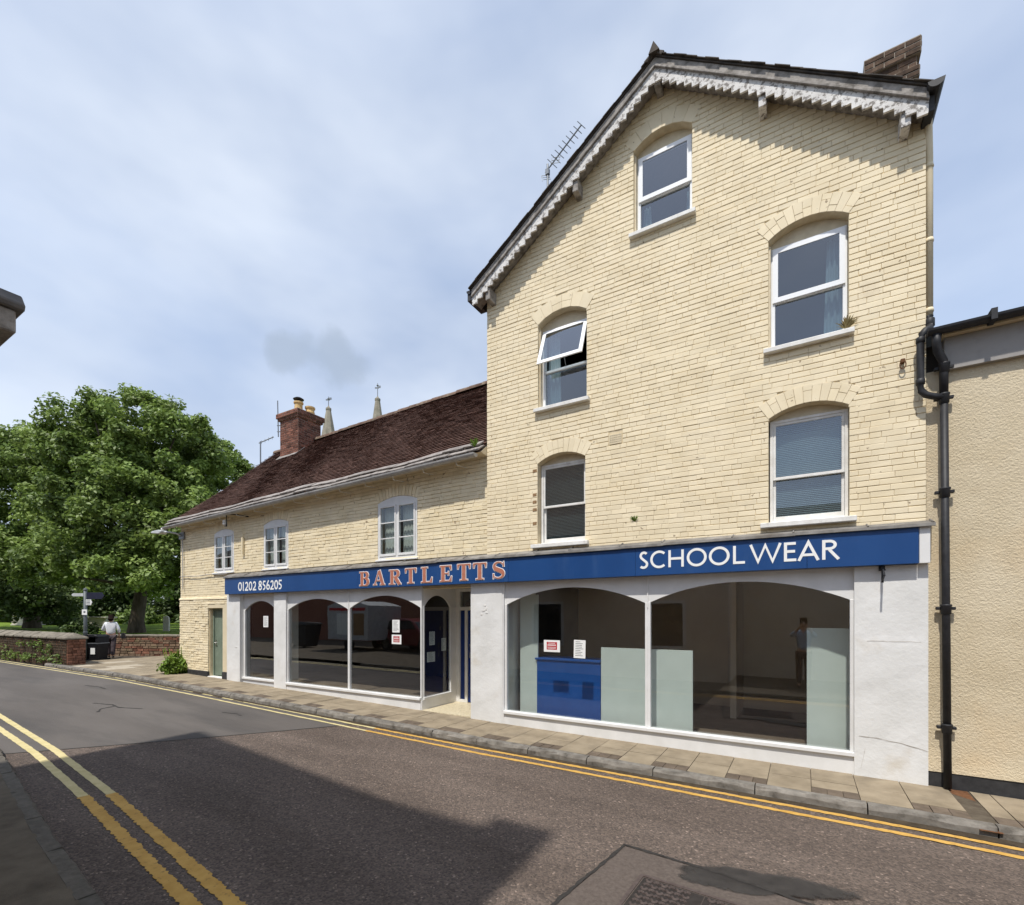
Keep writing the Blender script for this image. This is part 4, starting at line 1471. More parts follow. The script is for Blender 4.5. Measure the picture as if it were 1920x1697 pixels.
# roof
RX0, RX1 = -15.85, -4.815


def roof_pt(x, s, n):
    """s metres up the slope from the eave, n metres off the slope"""
    sl = math.hypot(YR - YE, zR(x) - zE(x))
    c, sn = (YR - YE) / sl, (zR(x) - zE(x)) / sl
    wob = 0.022 * math.sin(x * 1.1 + s * 0.7) * math.sin(s * 0.9 + 0.4) + 0.010 * math.sin(x * 3.1 + s * 2)
    sag = -0.05 * math.sin(math.pi * min(max(s / sl, 0), 1)) * 0.6
    n = n + wob + sag
    return (x, YE + c * s - sn * n, zE(x) + sn * s + c * n)


SL = math.hypot(YR - YE, zR(-10) - zE(-10))
xs = [RX0 + (RX1 - RX0) * i / 24 for i in range(25)]
vs = [roof_pt(x, SL * t / 6, 0.0) for t in range(7) for x in xs] 
deck = MB().quadset(vs, [(t * 25 + i, t * 25 + i + 1, (t + 1) * 25 + i + 1, (t + 1) * 25 + i) for t in range(6) for i in range(24)])
vs2 = [(x, YR + 3.6 * t / 2, zR(x) - (zR(x) - zE(x)) * t / 2) for t in range(3) for x in xs]
deck.quadset(vs2, [(t * 25 + i, t * 25 + i + 1, (t + 1) * 25 + i + 1, (t + 1) * 25 + i) for t in range(2) for i in range(24)])
roof = deck.build('roof', 'roof_tile', K)
tm = MB()
rt = random.Random(3)
s0 = 0.26
nrow = int((SL - s0 - 0.05) / 0.100)
for i in range(nrow):
    s = s0 + i * 0.100
    x = RX0 + (0.0825 if i % 2 else 0) + rt.uniform(-.004, .004)
    while x < RX1 - 0.02:
        w = 0.165 * rt.uniform(0.97, 1.02)
        xb = min(x + w - 0.004, RX1)
        ds = rt.uniform(-.003, .003)
        l0 = 0.042 + rt.uniform(-.002, .004)
        l1 = l0 + rt.uniform(-.002, .002)
        a = [roof_pt(x, s + ds, l0 - 0.014), roof_pt(xb, s + ds + rt.uniform(-.003, .003), l1 - 0.014), roof_pt(xb, s + 0.13, 0.004), roof_pt(x, s + 0.13, 0.004)]
        b = [roof_pt(x, s + ds, l0), roof_pt(xb, s + ds, l1), roof_pt(xb, s + 0.13, 0.014), roof_pt(x, s + 0.13, 0.014)]
        tm.rnd = rt.random()
        tm.quadset(a + b, [(4, 5, 6, 7), (0, 1, 5, 4), (1, 2, 6, 5), (3, 0, 4, 7)])
        x += w
o = tm.build('roof_tiles', 'roof_tile', roof)
o['kind'] = 'stuff'
# stone slates along the eaves, two courses
for row, (s, ln, l0) in enumerate(((-0.03, 0.24, 0.03), (0.12, 0.22, 0.05))):
    x = RX0 - 0.05
    while x < RX1 - 0.05:
        w = rt.uniform(0.28, 0.52)
        xb = min(x + w - 0.012, RX1)
        ds = rt.uniform(-.02, .02)
        th = 0.025 + rt.uniform(0, .012)
        q = rt.uniform(-.008, .012)
        lo_ = [roof_pt(x, s + ds, l0 + q), roof_pt(xb, s + ds + rt.uniform(-.015, .015), l0), roof_pt(xb, s + ln, l0 - 0.03), roof_pt(x, s + ln, l0 - 0.03)]
        hi_ = [roof_pt(x, s + ds, l0 + q + th), roof_pt(xb, s + ds, l0 + th), roof_pt(xb, s + ln, l0 - 0.03 + th), roof_pt(x, s + ln, l0 - 0.03 + th)]
        MB().hexa(lo_ + hi_).build('stone_slate', 'stone_slate', roof, bevel=0.005)
        x += w
# ridge tiles
x = RX0
while x < RX1 - 0.1:
    w = 0.42
    mb = MB()
    n = 8
    vs = []
    dz = rt.uniform(-.008, .008)
    for xx, rr in ((x, 0.13), (x + w - 0.012, 0.118)):
        for q in range(n + 1):
            a = math.pi * q / n
            vs.append((xx, YR - rr * math.cos(a), zR(xx) - 0.03 + dz + rr * math.sin(a)))
    fs = [(q, q + 1, q + n + 2, q + n + 1) for q in range(n)] + [tuple(range(n + 1)), tuple(range(2 * n + 1, n, -1))]
    mb.quadset(vs, fs).build('ridge_tile', 'ridge_tile', roof)
    x += w
# eaves: fascia, rafter feet, gutter and brackets
ev = MB()
ev.hexa([(RX0 + 0.2, 0.02, zE(RX0) - 0.02), (RX1, 0.02, zE(RX1) - 0.02), (RX1, CB + 0.2, zE(RX1) + 0.1), (RX0 + 0.2, CB + 0.2, zE(RX0) + 0.1),
         (RX0 + 0.2, YE + 0.04, zE(RX0) + 0.005), (RX1, YE + 0.04, zE(RX1) + 0.005), (RX1, CB + 0.2, zE(RX1) + 0.36), (RX0 + 0.2, CB + 0.2, zE(RX0) + 0.36)])
ev.build('eaves_boarding', 'cream_board', K)
gp = [Vector((RX0 - 0.03, YE - 0.055, zE(RX0) - 0.035)), Vector((RX1 - 0.05, YE - 0.055, zE(RX1) - 0.035))]
half_gutter([gp[0], gp[1]], 0.068, 'gutter', 'grey_gutter', K)
cl = MB()
for i in range(6):
    t = 0.04 + i * 0.185
    p = gp[0].lerp(gp[1], t)
    vs = []
    n = 8
    for xx in (p.x - 0.035, p.x + 0.035):
        for q in range(n + 1):
            a = math.pi * q / n
            vs.append((xx, p.y - 0.074 * math.cos(a), p.z - 0.074 * math.sin(a) + 0.002))
    o = MB().quadset(vs, [(q, q + 1, q + n + 2, q + n + 1) for q in range(n)]).build('gutter_joint', 'grey_gutter', K)
for i in range(14):
    t = 0.05 + i * 0.07
    p = gp[0].lerp(gp[1], t)
    o = MB().tube([(p.x, p.y + 0.01, p.z - 0.055), (p.x, p.y + 0.05, p.z - 0.12), (p.x + 0.02, CB, p.z - 0.10)], 0.007, 5).build('gutter_bracket', 'sill_paint', K)

# chimney stack
ck = thing('roof_chimney', None, None)
bpy.data.objects.remove(ck)
sx0, sx1, sy0, sy1 = -14.60, -13.68, 2.52, 3.36
st = MB()
stack(st, sx0, sx1, sy0, sy1, 6.75, 8.16, 0.071, rt, 0.008)
stack(st, sx0 - 0.05, sx1 + 0.05, sy0 - 0.05, sy1 + 0.05, 8.17, 8.245, 0.071, rt, 0.008)
stack(st, sx0 - 0.09, sx1 + 0.09, sy0 - 0.09, sy1 + 0.09, 8.245, 8.39, 0.071, rt, 0.008)
chm = st.build('chimney', 'red_brick', K)
core = MB()
core.box(sx0, sx1, sy0, sy1, 6.5, 8.18)
core.box(sx0 - 0.05, sx1 + 0.05, sy0 - 0.05, sy1 + 0.05, 8.17, 8.246)
core.box(sx0 - 0.09, sx1 + 0.09, sy0 - 0.09, sy1 + 0.09, 8.246, 8.395)
core.hexa([(sx0 - 0.05, sy0 - 0.05, 8.395), (sx1 + 0.05, sy0 - 0.05, 8.395), (sx1 + 0.05, sy1 + 0.05, 8.395), (sx0 - 0.05, sy1 + 0.05, 8.395),
           (sx0 + 0.2, sy0 + 0.2, 8.47), (sx1 - 0.2, sy0 + 0.2, 8.47), (sx1 - 0.2, sy1 - 0.2, 8.47), (sx0 + 0.2, sy1 - 0.2, 8.47)])
core.build('chimney_core', 'mortar', chm)
p1_, p2_ = (-14.05, 2.80), (-13.90, 3.12)
MB().lathe([(0.14, 8.40), (0.125, 8.60), (0.12, 8.72), (0.15, 8.74), (0.15, 8.79), (0.115, 8.80)], p1_, 14).build('chimney_pot', 'chimney_pot', chm, smooth=False)
MB().lathe([(0.15, 8.40), (0.135, 8.50), (0.15, 8.52), (0.135, 8.55), (0.13, 8.62), (0.16, 8.65), (0.16, 8.70), (0.12, 8.71)], p2_, 14).build('chimney_pot', 'chimney_pot', chm, smooth=False)
cw = MB().lathe([(0.03, 8.80), (0.07, 8.83), (0.16, 8.87), (0.17, 8.885), (0.10, 8.93), (0.02, 8.955)], p1_, 14)
cw.build('chimney_cowl', 'black_pipe', chm)
# lead flashing at the foot of the stack
fl = MB()
fl.hexa([roof_pt(sx0 - 0.05, 3.55, 0.045), roof_pt(sx1 + 0.02, 3.55, 0.045), roof_pt(sx1 + 0.02, 4.05, 0.05), roof_pt(sx0 - 0.05, 4.05, 0.05),
         roof_pt(sx0 - 0.05, 3.55, 0.06), roof_pt(sx1 + 0.02, 3.55, 0.06), roof_pt(sx1 + 0.02, 4.05, 0.07), roof_pt(sx0 - 0.05, 4.05, 0.07)])
fl.build('flashing', 'stone_slate', roof)
# ================================================================ SHOPFRONT
S = thing('shopfront', 'white shopfront with arched display windows and recessed blue door under the blue fascia', 'shopfront', (0, 0, 0))


def pillar(x0, x1, y0, y1, z1, m='white_render'):
    """rendered pier with a slightly uneven face"""
    nx, nz = 4, 16
    zb = rise((x0 + x1) / 2) - 0.12
    vs, fs = [], []
    for i in range(nz + 1):
        for j in range(nx + 1):
            e = 0.0 if j in (0, nx) else 1.0
            vs.append((x0 + (x1 - x0) * j / nx, y0 + rng.uniform(-.003, .003) * e, zb + (z1 - zb) * i / nz))
    for i in range(nz):
        for j in range(nx):
            a = i * (nx + 1) + j
            fs.append((a, a + 1, a + nx + 2, a + nx + 1))
    mb = MB().quadset(vs, fs)
    mb.quadset([(x0, y0, zb), (x0, y1, zb), (x0, y1, z1), (x0, y0, z1)], [(0, 1, 2, 3)])
    mb.quadset([(x1, y0, zb), (x1, y1, zb), (x1, y1, z1), (x1, y0, z1)], [(3, 2, 1, 0)])
    mb.quadset([(x0, y1, zb), (x1, y1, zb), (x1, y1, z1), (x0, y1, z1)], [(0, 1, 2, 3)])
    return mb.build('pillar', m, S)


pillar(-13.05, -12.45, -0.035, 0.3, 2.42)
pillar(-11.00, -10.53, -0.035, 0.3, 2.42)
pillar(-5.135, -4.47, -0.04, 1.2, 2.45)
pillar(0.535, 1.222, -0.04, 0.3, 2.47)
GB = 0.03     # glass plane


def arch_window(x0, x1, zs, zspr, zcr, ztop, y=GB, post=0.045, riser_y=-0.02, cat=True, left=True, right=True):
    """one display window: white frame with an arched head board, glass and stall riser"""
    f = MB()
    ap, _ = arc_pts(x0 + post, x1 - post, zspr, zcr, 24)
    f.prism([(x0, zspr - 0.0), (x0, ztop), (x1, ztop), (x1, zspr - 0.0), (x1 - post, zspr)] + [p for p in reversed(ap)][1:-1] + [(x0 + post, zspr)], y - 0.02, y + 0.012, 'xz')
    win = f.build('window', 'white_paint', S)
    MB().box(x0, x0 + post, y - 0.026, y + 0.03, zs, zspr + 0.003).build('window_post', 'white_paint', win, bevel=0.004)
    MB().box(x1 - post, x1, y - 0.026, y + 0.03, zs, zspr + 0.003).build('window_post', 'white_paint', win, bevel=0.004)
    MB().box(x0, x1, riser_y - 0.035, y + 0.04, zs - 0.05, zs).build('window_sill', 'white_paint', win, bevel=0.005)
    MB().box(x0 + 0.01, x1 - 0.01, y + 0.013, y + 0.023, zs, zcr + 0.02).build('pane', 'glass_shop', win)
    zb0, zb1 = rise(x0) - 0.05, rise(x1) - 0.05
    MB().hexa([(x0, riser_y, zb0), (x1, riser_y, zb1), (x1, y + 0.04, zb1), (x0, y + 0.04, zb0), (x0, riser_y, zs - 0.052), (x1, riser_y, zs - 0.052), (x1, y + 0.04, zs - 0.052), (x0, y + 0.04, zs - 0.052)]).build('stall_riser', 'white_paint', win)
    return win


wA = arch_window(-12.45, -11.0, 0.285, 2.00, 2.24, 2.43, y=0.09, post=0.06, riser_y=0.05)
wB = arch_window(-10.53, -8.40, 0.285, 2.01, 2.255, 2.44, post=0.03)
wC = arch_window(-8.40, -6.34, 0.285, 2.03, 2.285, 2.445, post=0.03)
wD = arch_window(-4.44, -1.96, 0.235, 2.07, 2.335, 2.46, post=0.04)
wE = arch_window(-1.96, 0.535, 0.235, 2.08, 2.34, 2.475, post=0.04)
MB().box(-4.47, -4.44, -0.03, 0.1, -0.05, 2.46).build('reveal_strip', 'white_paint', S)
for x in (-10.535, -8.40, -1.96):
    MB().box(x - 0.008, x + 0.008, -0.006, 0.008, 2.0, 2.45).build('cover_strip', 'white_paint', S)

# return window beside the door recess (faces +x)
f = MB()
ap, _ = arc_pts(0.09, 0.90, 2.05, 2.28, 20)
f.prism([(0.05, 2.05), (0.05, 2.45), (1.078, 2.45), (1.078, 2.05), (0.90, 2.05)] + [p for p in reversed(ap)][1:-1] + [(0.09, 2.05)], -6.37, -6.335, 'yz')
ret = f.build('return_window', 'white_paint', S)
MB().box(-6.375, -6.33, 0.05, 0.09, 0.285, 2.053).build('window_post', 'white_paint', ret, bevel=0.003)
MB().box(-6.375, -6.32, 0.90, 1.078, 0.0, 2.053).build('window_post', 'white_paint', ret, bevel=0.003)
MB().box(-6.385, -6.30, 0.05, 0.90, 0.235, 0.285).build('window_sill', 'white_paint', ret, bevel=0.004)
MB().box(-6.37, -6.32, 0.0, 0.90, 0.0, 0.234).build('stall_riser', 'white_paint', ret)
MB().box(-6.362, -6.354, 0.09, 0.90, 0.285, 2.29).build('pane', 'glass_shop', ret)

# door recess
DY = 1.10
rz = 0.045
MB().box(-6.32, -5.10, -0.01, DY + 0.1, -0.1, rz).build('doorway_floor', 'terrazzo', S)
MB().box(-6.36, -5.13, 0.1, DY + 0.1, 2.452, 2.50).build('doorway_ceiling', 'white_paint', S)
fr = MB()
fr.box(-6.34, -6.23, DY - 0.02, DY + 0.08, rz, 2.45)
fr.box(-6.10, -6.03, DY - 0.02, DY + 0.08, rz, 1.985)
fr.box(-6.23, -5.13, DY - 0.02, DY + 0.08, 1.985, 2.06)
fr.box(-6.23, -5.13, DY - 0.02, DY + 0.08, 2.38, 2.45)
fr.box(-6.23, -6.10, DY - 0.02, DY + 0.08, rz, rz + 0.06)
dfr = fr.build('door_frame', 'white_paint', S, bevel=0.004)
MB().box(-6.23, -5.13, DY + 0.03, DY + 0.036, 2.06, 2.38).build('pane', 'glass_shop', dfr)
MB().box(-6.228, -6.102, DY + 0.02, DY + 0.045, rz + 0.061, 1.984).build('side_panel', 'door_blue', dfr)
dd = MB().box(-6.025, -5.16, DY + 0.0, DY + 0.05, rz + 0.012, 1.98).build('door', 'door_blue', S, bevel=0.004)
hb = MB()
hb.tube([(-5.94, DY, 0.98), (-5.94, DY - 0.05, 1.0), (-5.94, DY - 0.05, 1.28), (-5.94, DY, 1.30)], 0.012, 8)
hb.build('door_handle', 'chrome', dd)
MB().box(-5.965, -5.925, DY - 0.006, DY + 0.001, 1.56, 1.64).build('lock_plate', 'chrome', dd)
MB().box(-5.965, -5.945, DY - 0.01, DY + 0.001, 0.62, 0.66).build('lock', 'chrome', dd)

# interior
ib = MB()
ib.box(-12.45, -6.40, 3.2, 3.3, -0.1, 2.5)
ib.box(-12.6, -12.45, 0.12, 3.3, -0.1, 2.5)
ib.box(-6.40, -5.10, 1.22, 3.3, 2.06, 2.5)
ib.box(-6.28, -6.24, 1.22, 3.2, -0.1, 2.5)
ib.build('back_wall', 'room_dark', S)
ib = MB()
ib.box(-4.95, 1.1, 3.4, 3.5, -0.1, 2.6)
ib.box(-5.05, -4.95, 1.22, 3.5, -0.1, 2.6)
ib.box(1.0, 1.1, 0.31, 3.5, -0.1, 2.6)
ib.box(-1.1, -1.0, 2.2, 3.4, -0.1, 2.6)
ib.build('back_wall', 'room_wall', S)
MB().box(-12.6, 1.1, 0.05, 3.5, 2.50, 2.62).build('shop_ceiling', 'room_wall', S)
ib = MB()
ib.box(-12.6, -6.36, 0.06, 3.3, -0.12, 0.20)
ib.box(-4.95, 1.1, 0.08, 3.4, -0.12, 0.06)
ib.build('shop_floor', 'room_floor', S)
MB().box(-4.44, 0.5, 0.09, 0.17, 0.10, 0.205).build('display_ledge', 'panel_white', S)

# things standing in the right-hand window
tag(MB().box(-4.38, -4.02, 0.44, 0.47, 0.06, 2.25).build('display_panel', 'panel_white'), 'tall pale panel at the left end of the right-hand shop window', 'panel')
tag(MB().box(-2.83, -1.40, 0.40, 0.43, 0.06, 1.36).build('display_panel', 'panel_white'), 'low wide pale panel behind the mullion of the right-hand shop window', 'panel')
tag(MB().box(0.05, 0.53, 0.40, 0.43, 0.06, 1.72).build('display_panel', 'panel_white'), 'pale panel at the right end of the shop window by the pier', 'panel')
MB().box(-1.40, -1.345, 0.43, 0.80, 0.06, 1.36)
ct = thing('shop_counter', 'blue shop counter standing in the window behind the two notices', 'counter', (-3.43, 0.42, 0.06))
MB().box(-0.60, 0.585, 0.0, 0.5, 0.0, 1.04).build('front_panel', 'counter_blue', ct, bevel=0.004)
MB().box(-0.63, 0.585, -0.02, 0.52, 1.042, 1.075).build('counter_top', 'counter_blue', ct, bevel=0.004)


def notice(x0, x1, z0, z1, y, label, red=False, tilt=0.0):
    o = thing('notice', label, 'notice', ((x0 + x1) / 2, y, (z0 + z1) / 2), 0)
    w, h_ = x1 - x0, z1 - z0
    MB().box(-w / 2, w / 2, -0.002, 0.0, -h_ / 2, h_ / 2).build('paper_sheet', 'paper', o)
    pr = MB()
    if red:
        MB().box(-w * 0.32, w * 0.32, -0.0035, -0.0025, -h_ * 0.30, h_ * 0.34).build('red_panel', 'print_red', o)
        for k, (zz, hh, ww) in enumerate(((0.24, 0.05, 0.22), (0.08, 0.10, 0.26), (-0.10, 0.045, 0.27), (-0.2, 0.045, 0.25))):
            n = 7
            for i in range(n):
                a = -ww + 2 * ww * i / n
                pr.box(a * w, (a + 1.5 * ww / n) * w, -0.005, -0.004, (zz - hh / 2) * h_, (zz + hh / 2) * h_)
        pr.build('print', 'paper', o)
    else:
        for i in range(9):
            zz = h_ * (0.40 - i * 0.095)
            pr.box(-w * 0.36, w * rng.uniform(0.05, 0.36), -0.0035, -0.0025, zz - h_ * 0.012, zz + h_ * 0.012)
        pr.build('print', 'print_dark', o)
    o.rotation_euler = (0, tilt, 0)
    return o


notice(-3.695, -3.40, 1.28, 1.475, 0.039, 'white notice with a red printed panel above the blue counter', True)
notice(-3.155, -2.955, 1.20, 1.49, 0.039, 'tall white printed notice right of the red one, above the blue counter', False, 0.02)
notice(-7.145, -6.945, 1.535, 1.79, 0.039, 'white printed notice on the left shop glass, above the red one')
notice(-7.16, -6.90, 1.30, 1.49, 0.039, 'white notice with red panel on the left shop glass by the doorway', True)
notice(-11.64, -11.44, 1.58, 1.86, 0.099, 'white printed notice inside the narrow leftmost shop window')
for (y0, z0, w, h_, lb) in ((0.25, 1.42, 0.17, 0.27, 'pale notice hanging high behind the doorway side glass'), (0.22, 1.05, 0.24, 0.20, 'wide pale notice low behind the doorway side glass'),
                            (0.62, 1.28, 0.15, 0.26, 'narrow pale notice behind the side glass nearest the blue door')):
    o = notice(-w / 2, w / 2, -h_ / 2, h_ / 2, 0, lb)
    o.location = (-6.368, y0 + 0.1, z0)
    o.rotation_euler = (0, 0, R(90))

# ================================================================ FASCIA SIGN
SG = thing('fascia_sign', 'long blue shop fascia sign with pink and white lettering', 'sign', (0, 0, 0))
SX0, SX1 = -12.96, 1.125
szb = lambda x: 2.42 + 0.055 * (x - SX0) / (SX1 - SX0)
szt = lambda x: 2.853 + 0.047 * (x - SX0) / (SX1 - SX0)
cuts = [SX0, -10.3, -7.95, -4.28, -2.1, 0.05, SX1]
for a, b in zip(cuts, cuts[1:]):
    y = -0.14 + rng.uniform(-.0015, .0015)
    MB().hexa([(a, y, szb(a)), (b - 0.002, y, szb(b)), (b - 0.002, 0.02, szb(b)), (a, 0.02, szb(a)), (a, y, szt(a)), (b - 0.002, y, szt(b)), (b - 0.002, 0.02, szt(b)), (a, 0.02, szt(a))]).build('sign_panel', 'sign_blue', SG, bevel=0.003)
MB().box(SX1 + 0.003, 1.225, -0.13, 0.02, 2.475, 2.90).build('end_block', 'white_paint', SG, bevel=0.004)
# lead flashing, dressed down over the sign in lapped sheets
x = SX0 - 0.02
while x < 1.23:
    w = rng.uniform(0.62, 0.95)
    xb = min(x + w, 1.235)
    up = 0.0025 * (int(x * 10) % 2)
    q = rng.uniform(-.006, .006)
    hb_ = 2.975 if x > -4.9 else 2.965
    vs = [(x, 0.012, hb_ + q), (xb + 0.03, 0.012, hb_), (xb + 0.03, -0.165, szt(xb) + 0.018 + up), (x, -0.165, szt(x) + 0.020 + up), (x, -0.172, szt(x) - 0.012 + q), (xb + 0.03, -0.172, szt(xb) - 0.014 + q)]
    vs2 = [(p[0], p[1] + 0.004, p[2] - 0.005) for p in vs]
    m_ = MB().quadset(vs + vs2, [(0, 1, 2, 3), (3, 2, 5, 4), (9, 8, 7, 6), (10, 11, 8, 9), (0, 3, 9, 6), (3, 4, 10, 9), (1, 7, 8, 2), (2, 8, 11, 5), (4, 5, 11, 10)])
    o = m_.build('lead_sheet', 'lead', SG)
    # rolled seam
    MB().tube([(xb + 0.01, 0.008, hb_ + 0.004), (xb + 0.01, -0.16, szt(xb) + 0.026)], 0.011, 6).build('lead_seam', 'lead', SG)
    x = xb
    if x >= 1.23:
        break


# ---- lettering: strokes with mitred joints
class Letter:
    def __init__(self, x0, x1, z0, z1, y):
        self.b = (x0, x1, z0, z1)
        self.mb = MB()
        self.y = y
        self.k = 0

    def _p(self, p):
        x0, x1, z0, z1 = self.b
        return (x0 + (x1 - x0) * p[0], z0 + (z1 - z0) * p[1])

    def _lift(self):
        self.k += 1
        return self.y - 0.0004 * self.k

    def stroke(self, pts, w, closed=False, grow=0.0):
        P = [Vector(self._p(p)) for p in pts]
        n = len(P)
        ws = w if isinstance(w, (list, tuple)) else [w] * n
        if grow and not closed:
            d0 = (P[0] - P[1]).normalized()
            d1 = (P[-1] - P[-2]).normalized()
            P[0] = P[0] + d0 * grow
            P[-1] = P[-1] + d1 * grow
        y = self._lift()
        vs = []
        for i in range(n):
            a = P[(i - 1) % n] if (closed or i > 0) else None
            c = P[(i + 1) % n] if (closed or i < n - 1) else None
            d1 = (P[i] - a).normalized() if a is not None else (c - P[i]).normalized()
            d2 = (c - P[i]).normalized() if c is not None else d1
            n1, n2 = Vector((-d1.y, d1.x)), Vector((-d2.y, d2.x))
            m = n1 + n2
            m = m / max(0.35, m.length_squared / 2) if m.length > 1e-6 else n1
            h = ws[i] / 2 + grow
            vs.append((P[i] + m * h))
            vs.append((P[i] - m * h))
        k = len(vs)
        V = [(v.x, y, v.y) for v in vs] + [(v.x, self.y + 0.004, v.y) for v in vs]
        fs = []
        rngi = range(n if closed else n - 1)
        for i in rngi:
            j = (i + 1) % n
            fs.append((2 * i, 2 * j, 2 * j + 1, 2 * i + 1))
            fs.append((2 * i, 2 * i + k, 2 * j + k, 2 * j))
            fs.append((2 * i + 1, 2 * j + 1, 2 * j + 1 + k, 2 * i + 1 + k))
        if not closed:
            fs.append((0, 1, 1 + k, k))
            fs.append((2 * n - 2, 2 * n - 2 + k, 2 * n - 1 + k, 2 * n - 1))
        self.mb.quadset(V, fs)
        return self

    def rect(self, a, b, c, d, grow=0.0):
        (x0, z0), (x1, z1) = self._p((a, b)), self._p((c, d))
        self.mb.box(x0 - grow, x1 + grow, self._lift(), self.y + 0.004, z0 - grow, z1 + grow)
        return self

    def arc(self, cx_, cz_, rx, rz_, a0, a1, w, n=22, closed=False, grow=0.0):
        pts = [(cx_ + rx * math.cos(R(a0 + (a1 - a0) * i / n)), cz_ + rz_ * math.sin(R(a0 + (a1 - a0) * i / n))) for i in range(n + (0 if closed else 1))]
        return self.stroke(pts, w, closed, grow)

    def build(self, m, parent, name='letter'):
        return self.mb.build(name, m, parent)


def arcp(cx_, cz_, rx, rz_, a0, a1, n=12):
    return [(cx_ + rx * math.cos(R(a0 + (a1 - a0) * i / n)), cz_ + rz_ * math.sin(R(a0 + (a1 - a0) * i / n))) for i in range(n + 1)]


def sans(ch, L, w):
    x0, x1, z0, z1 = L.b
    wx, wz = w / (x1 - x0), w / (z1 - z0)
    hx, hz = wx / 2, wz / 2
    if ch in ('O', '0'):
        L.arc(0.5, 0.5, 0.5 - hx, 0.5 - hz, 0, 360, w, 36, True)
    elif ch == 'C':
        L.arc(0.58, 0.5, 0.58 - hx, 0.5 - hz, 48, 312, w, 28)
    elif ch == 'H':
        L.rect(0, 0, wx, 1).rect(1 - wx, 0, 1, 1).rect(wx, 0.5 - hz, 1 - wx, 0.5 + hz)
    elif ch == 'L':
        L.rect(0, 0, wx, 1).rect(wx, 0, 1, wz)
    elif ch == 'E':
        L.rect(0, 0, wx, 1).rect(wx, 0, 1, wz).rect(wx, 1 - wz, 0.96, 1).rect(wx, 0.52 - hz, 0.9, 0.52 + hz)
    elif ch == 'W':
        L.stroke([(0.03, 1), (0.27, 0.06), (0.5, 0.93), (0.73, 0.06), (0.97, 1)], w * 0.94)
    elif ch == 'A':
        L.stroke([(0.05, 0), (0.5, 0.94), (0.95, 0)], w * 0.96).rect(0.24, 0.30 - hz, 0.76, 0.30 + hz * 0.9)
    elif ch == 'R':
        L.rect(0, 0, wx, 1)
        L.stroke([(wx, 1 - hz)] + arcp(0.42, 0.74, 0.40 - hx, 0.26 - hz, 90, -90, 14) + [(wx, 0.48 + hz)], w * 0.95)
        L.stroke([(0.40, 0.50), (0.92, 0.0)], w * 0.98)
    elif ch == 'S':
        pts = arcp(0.50, 0.745, 0.46 - hx, 0.255 - hz, 35, 235, 12) + arcp(0.46, 0.26, 0.50 - hx, 0.26 - hz, 55, -140, 13)
        L.stroke(pts, w)
    elif ch == 'M':
        L.stroke([(0.06, 0), (0.10, 1), (0.5, 0.1), (0.90, 1), (0.94, 0)], w * 0.9)
    elif ch == 'N':
        L.stroke([(0.08, 0), (0.08, 1), (0.92, 0), (0.92, 1)], w * 0.9)
    elif ch == 'I':
        L.rect(0.3, 0, 0.7, 1)
    elif ch == 'D':
        L.rect(0, 0, wx, 1)
        L.stroke([(wx, 1 - hz)] + arcp(0.40, 0.5, 0.60 - hx, 0.5 - hz, 90, -90, 14) + [(wx, hz)], w * 0.95)
    elif ch == '1':
        L.rect(0.1, 0, 0.9, 1)
    elif ch == '2':
        L.stroke(arcp(0.48, 0.70, 0.44 - hx, 0.30 - hz, 165, -20, 12) + [(0.74, 0.46), (0.16, hz * 1.6)], w)
        L.rect(0.0, 0, 1, wz)
    elif ch == '8':
        L.arc(0.5, 0.76, 0.42 - hx, 0.24 - hz * 0.7, 0, 360, w, 24, True)
        L.arc(0.5, 0.27, 0.50 - hx, 0.27 - hz * 0.8, 0, 360, w, 24, True)
    elif ch == '5':
        L.rect(0.20, 1 - wz, 0.96, 1)
        L.stroke([(0.26, 1 - wz), (0.22, 0.60)] + arcp(0.40, 0.31, 0.56 - hx, 0.31 - hz, 85, -120, 14), w * 0.95)
    elif ch == '6':
        L.arc(0.5, 0.30, 0.5 - hx, 0.30 - hz, 0, 360, w, 26, True)
        L.stroke([(0.13, 0.38), (0.28, 0.66), (0.66, 1.0)], w)


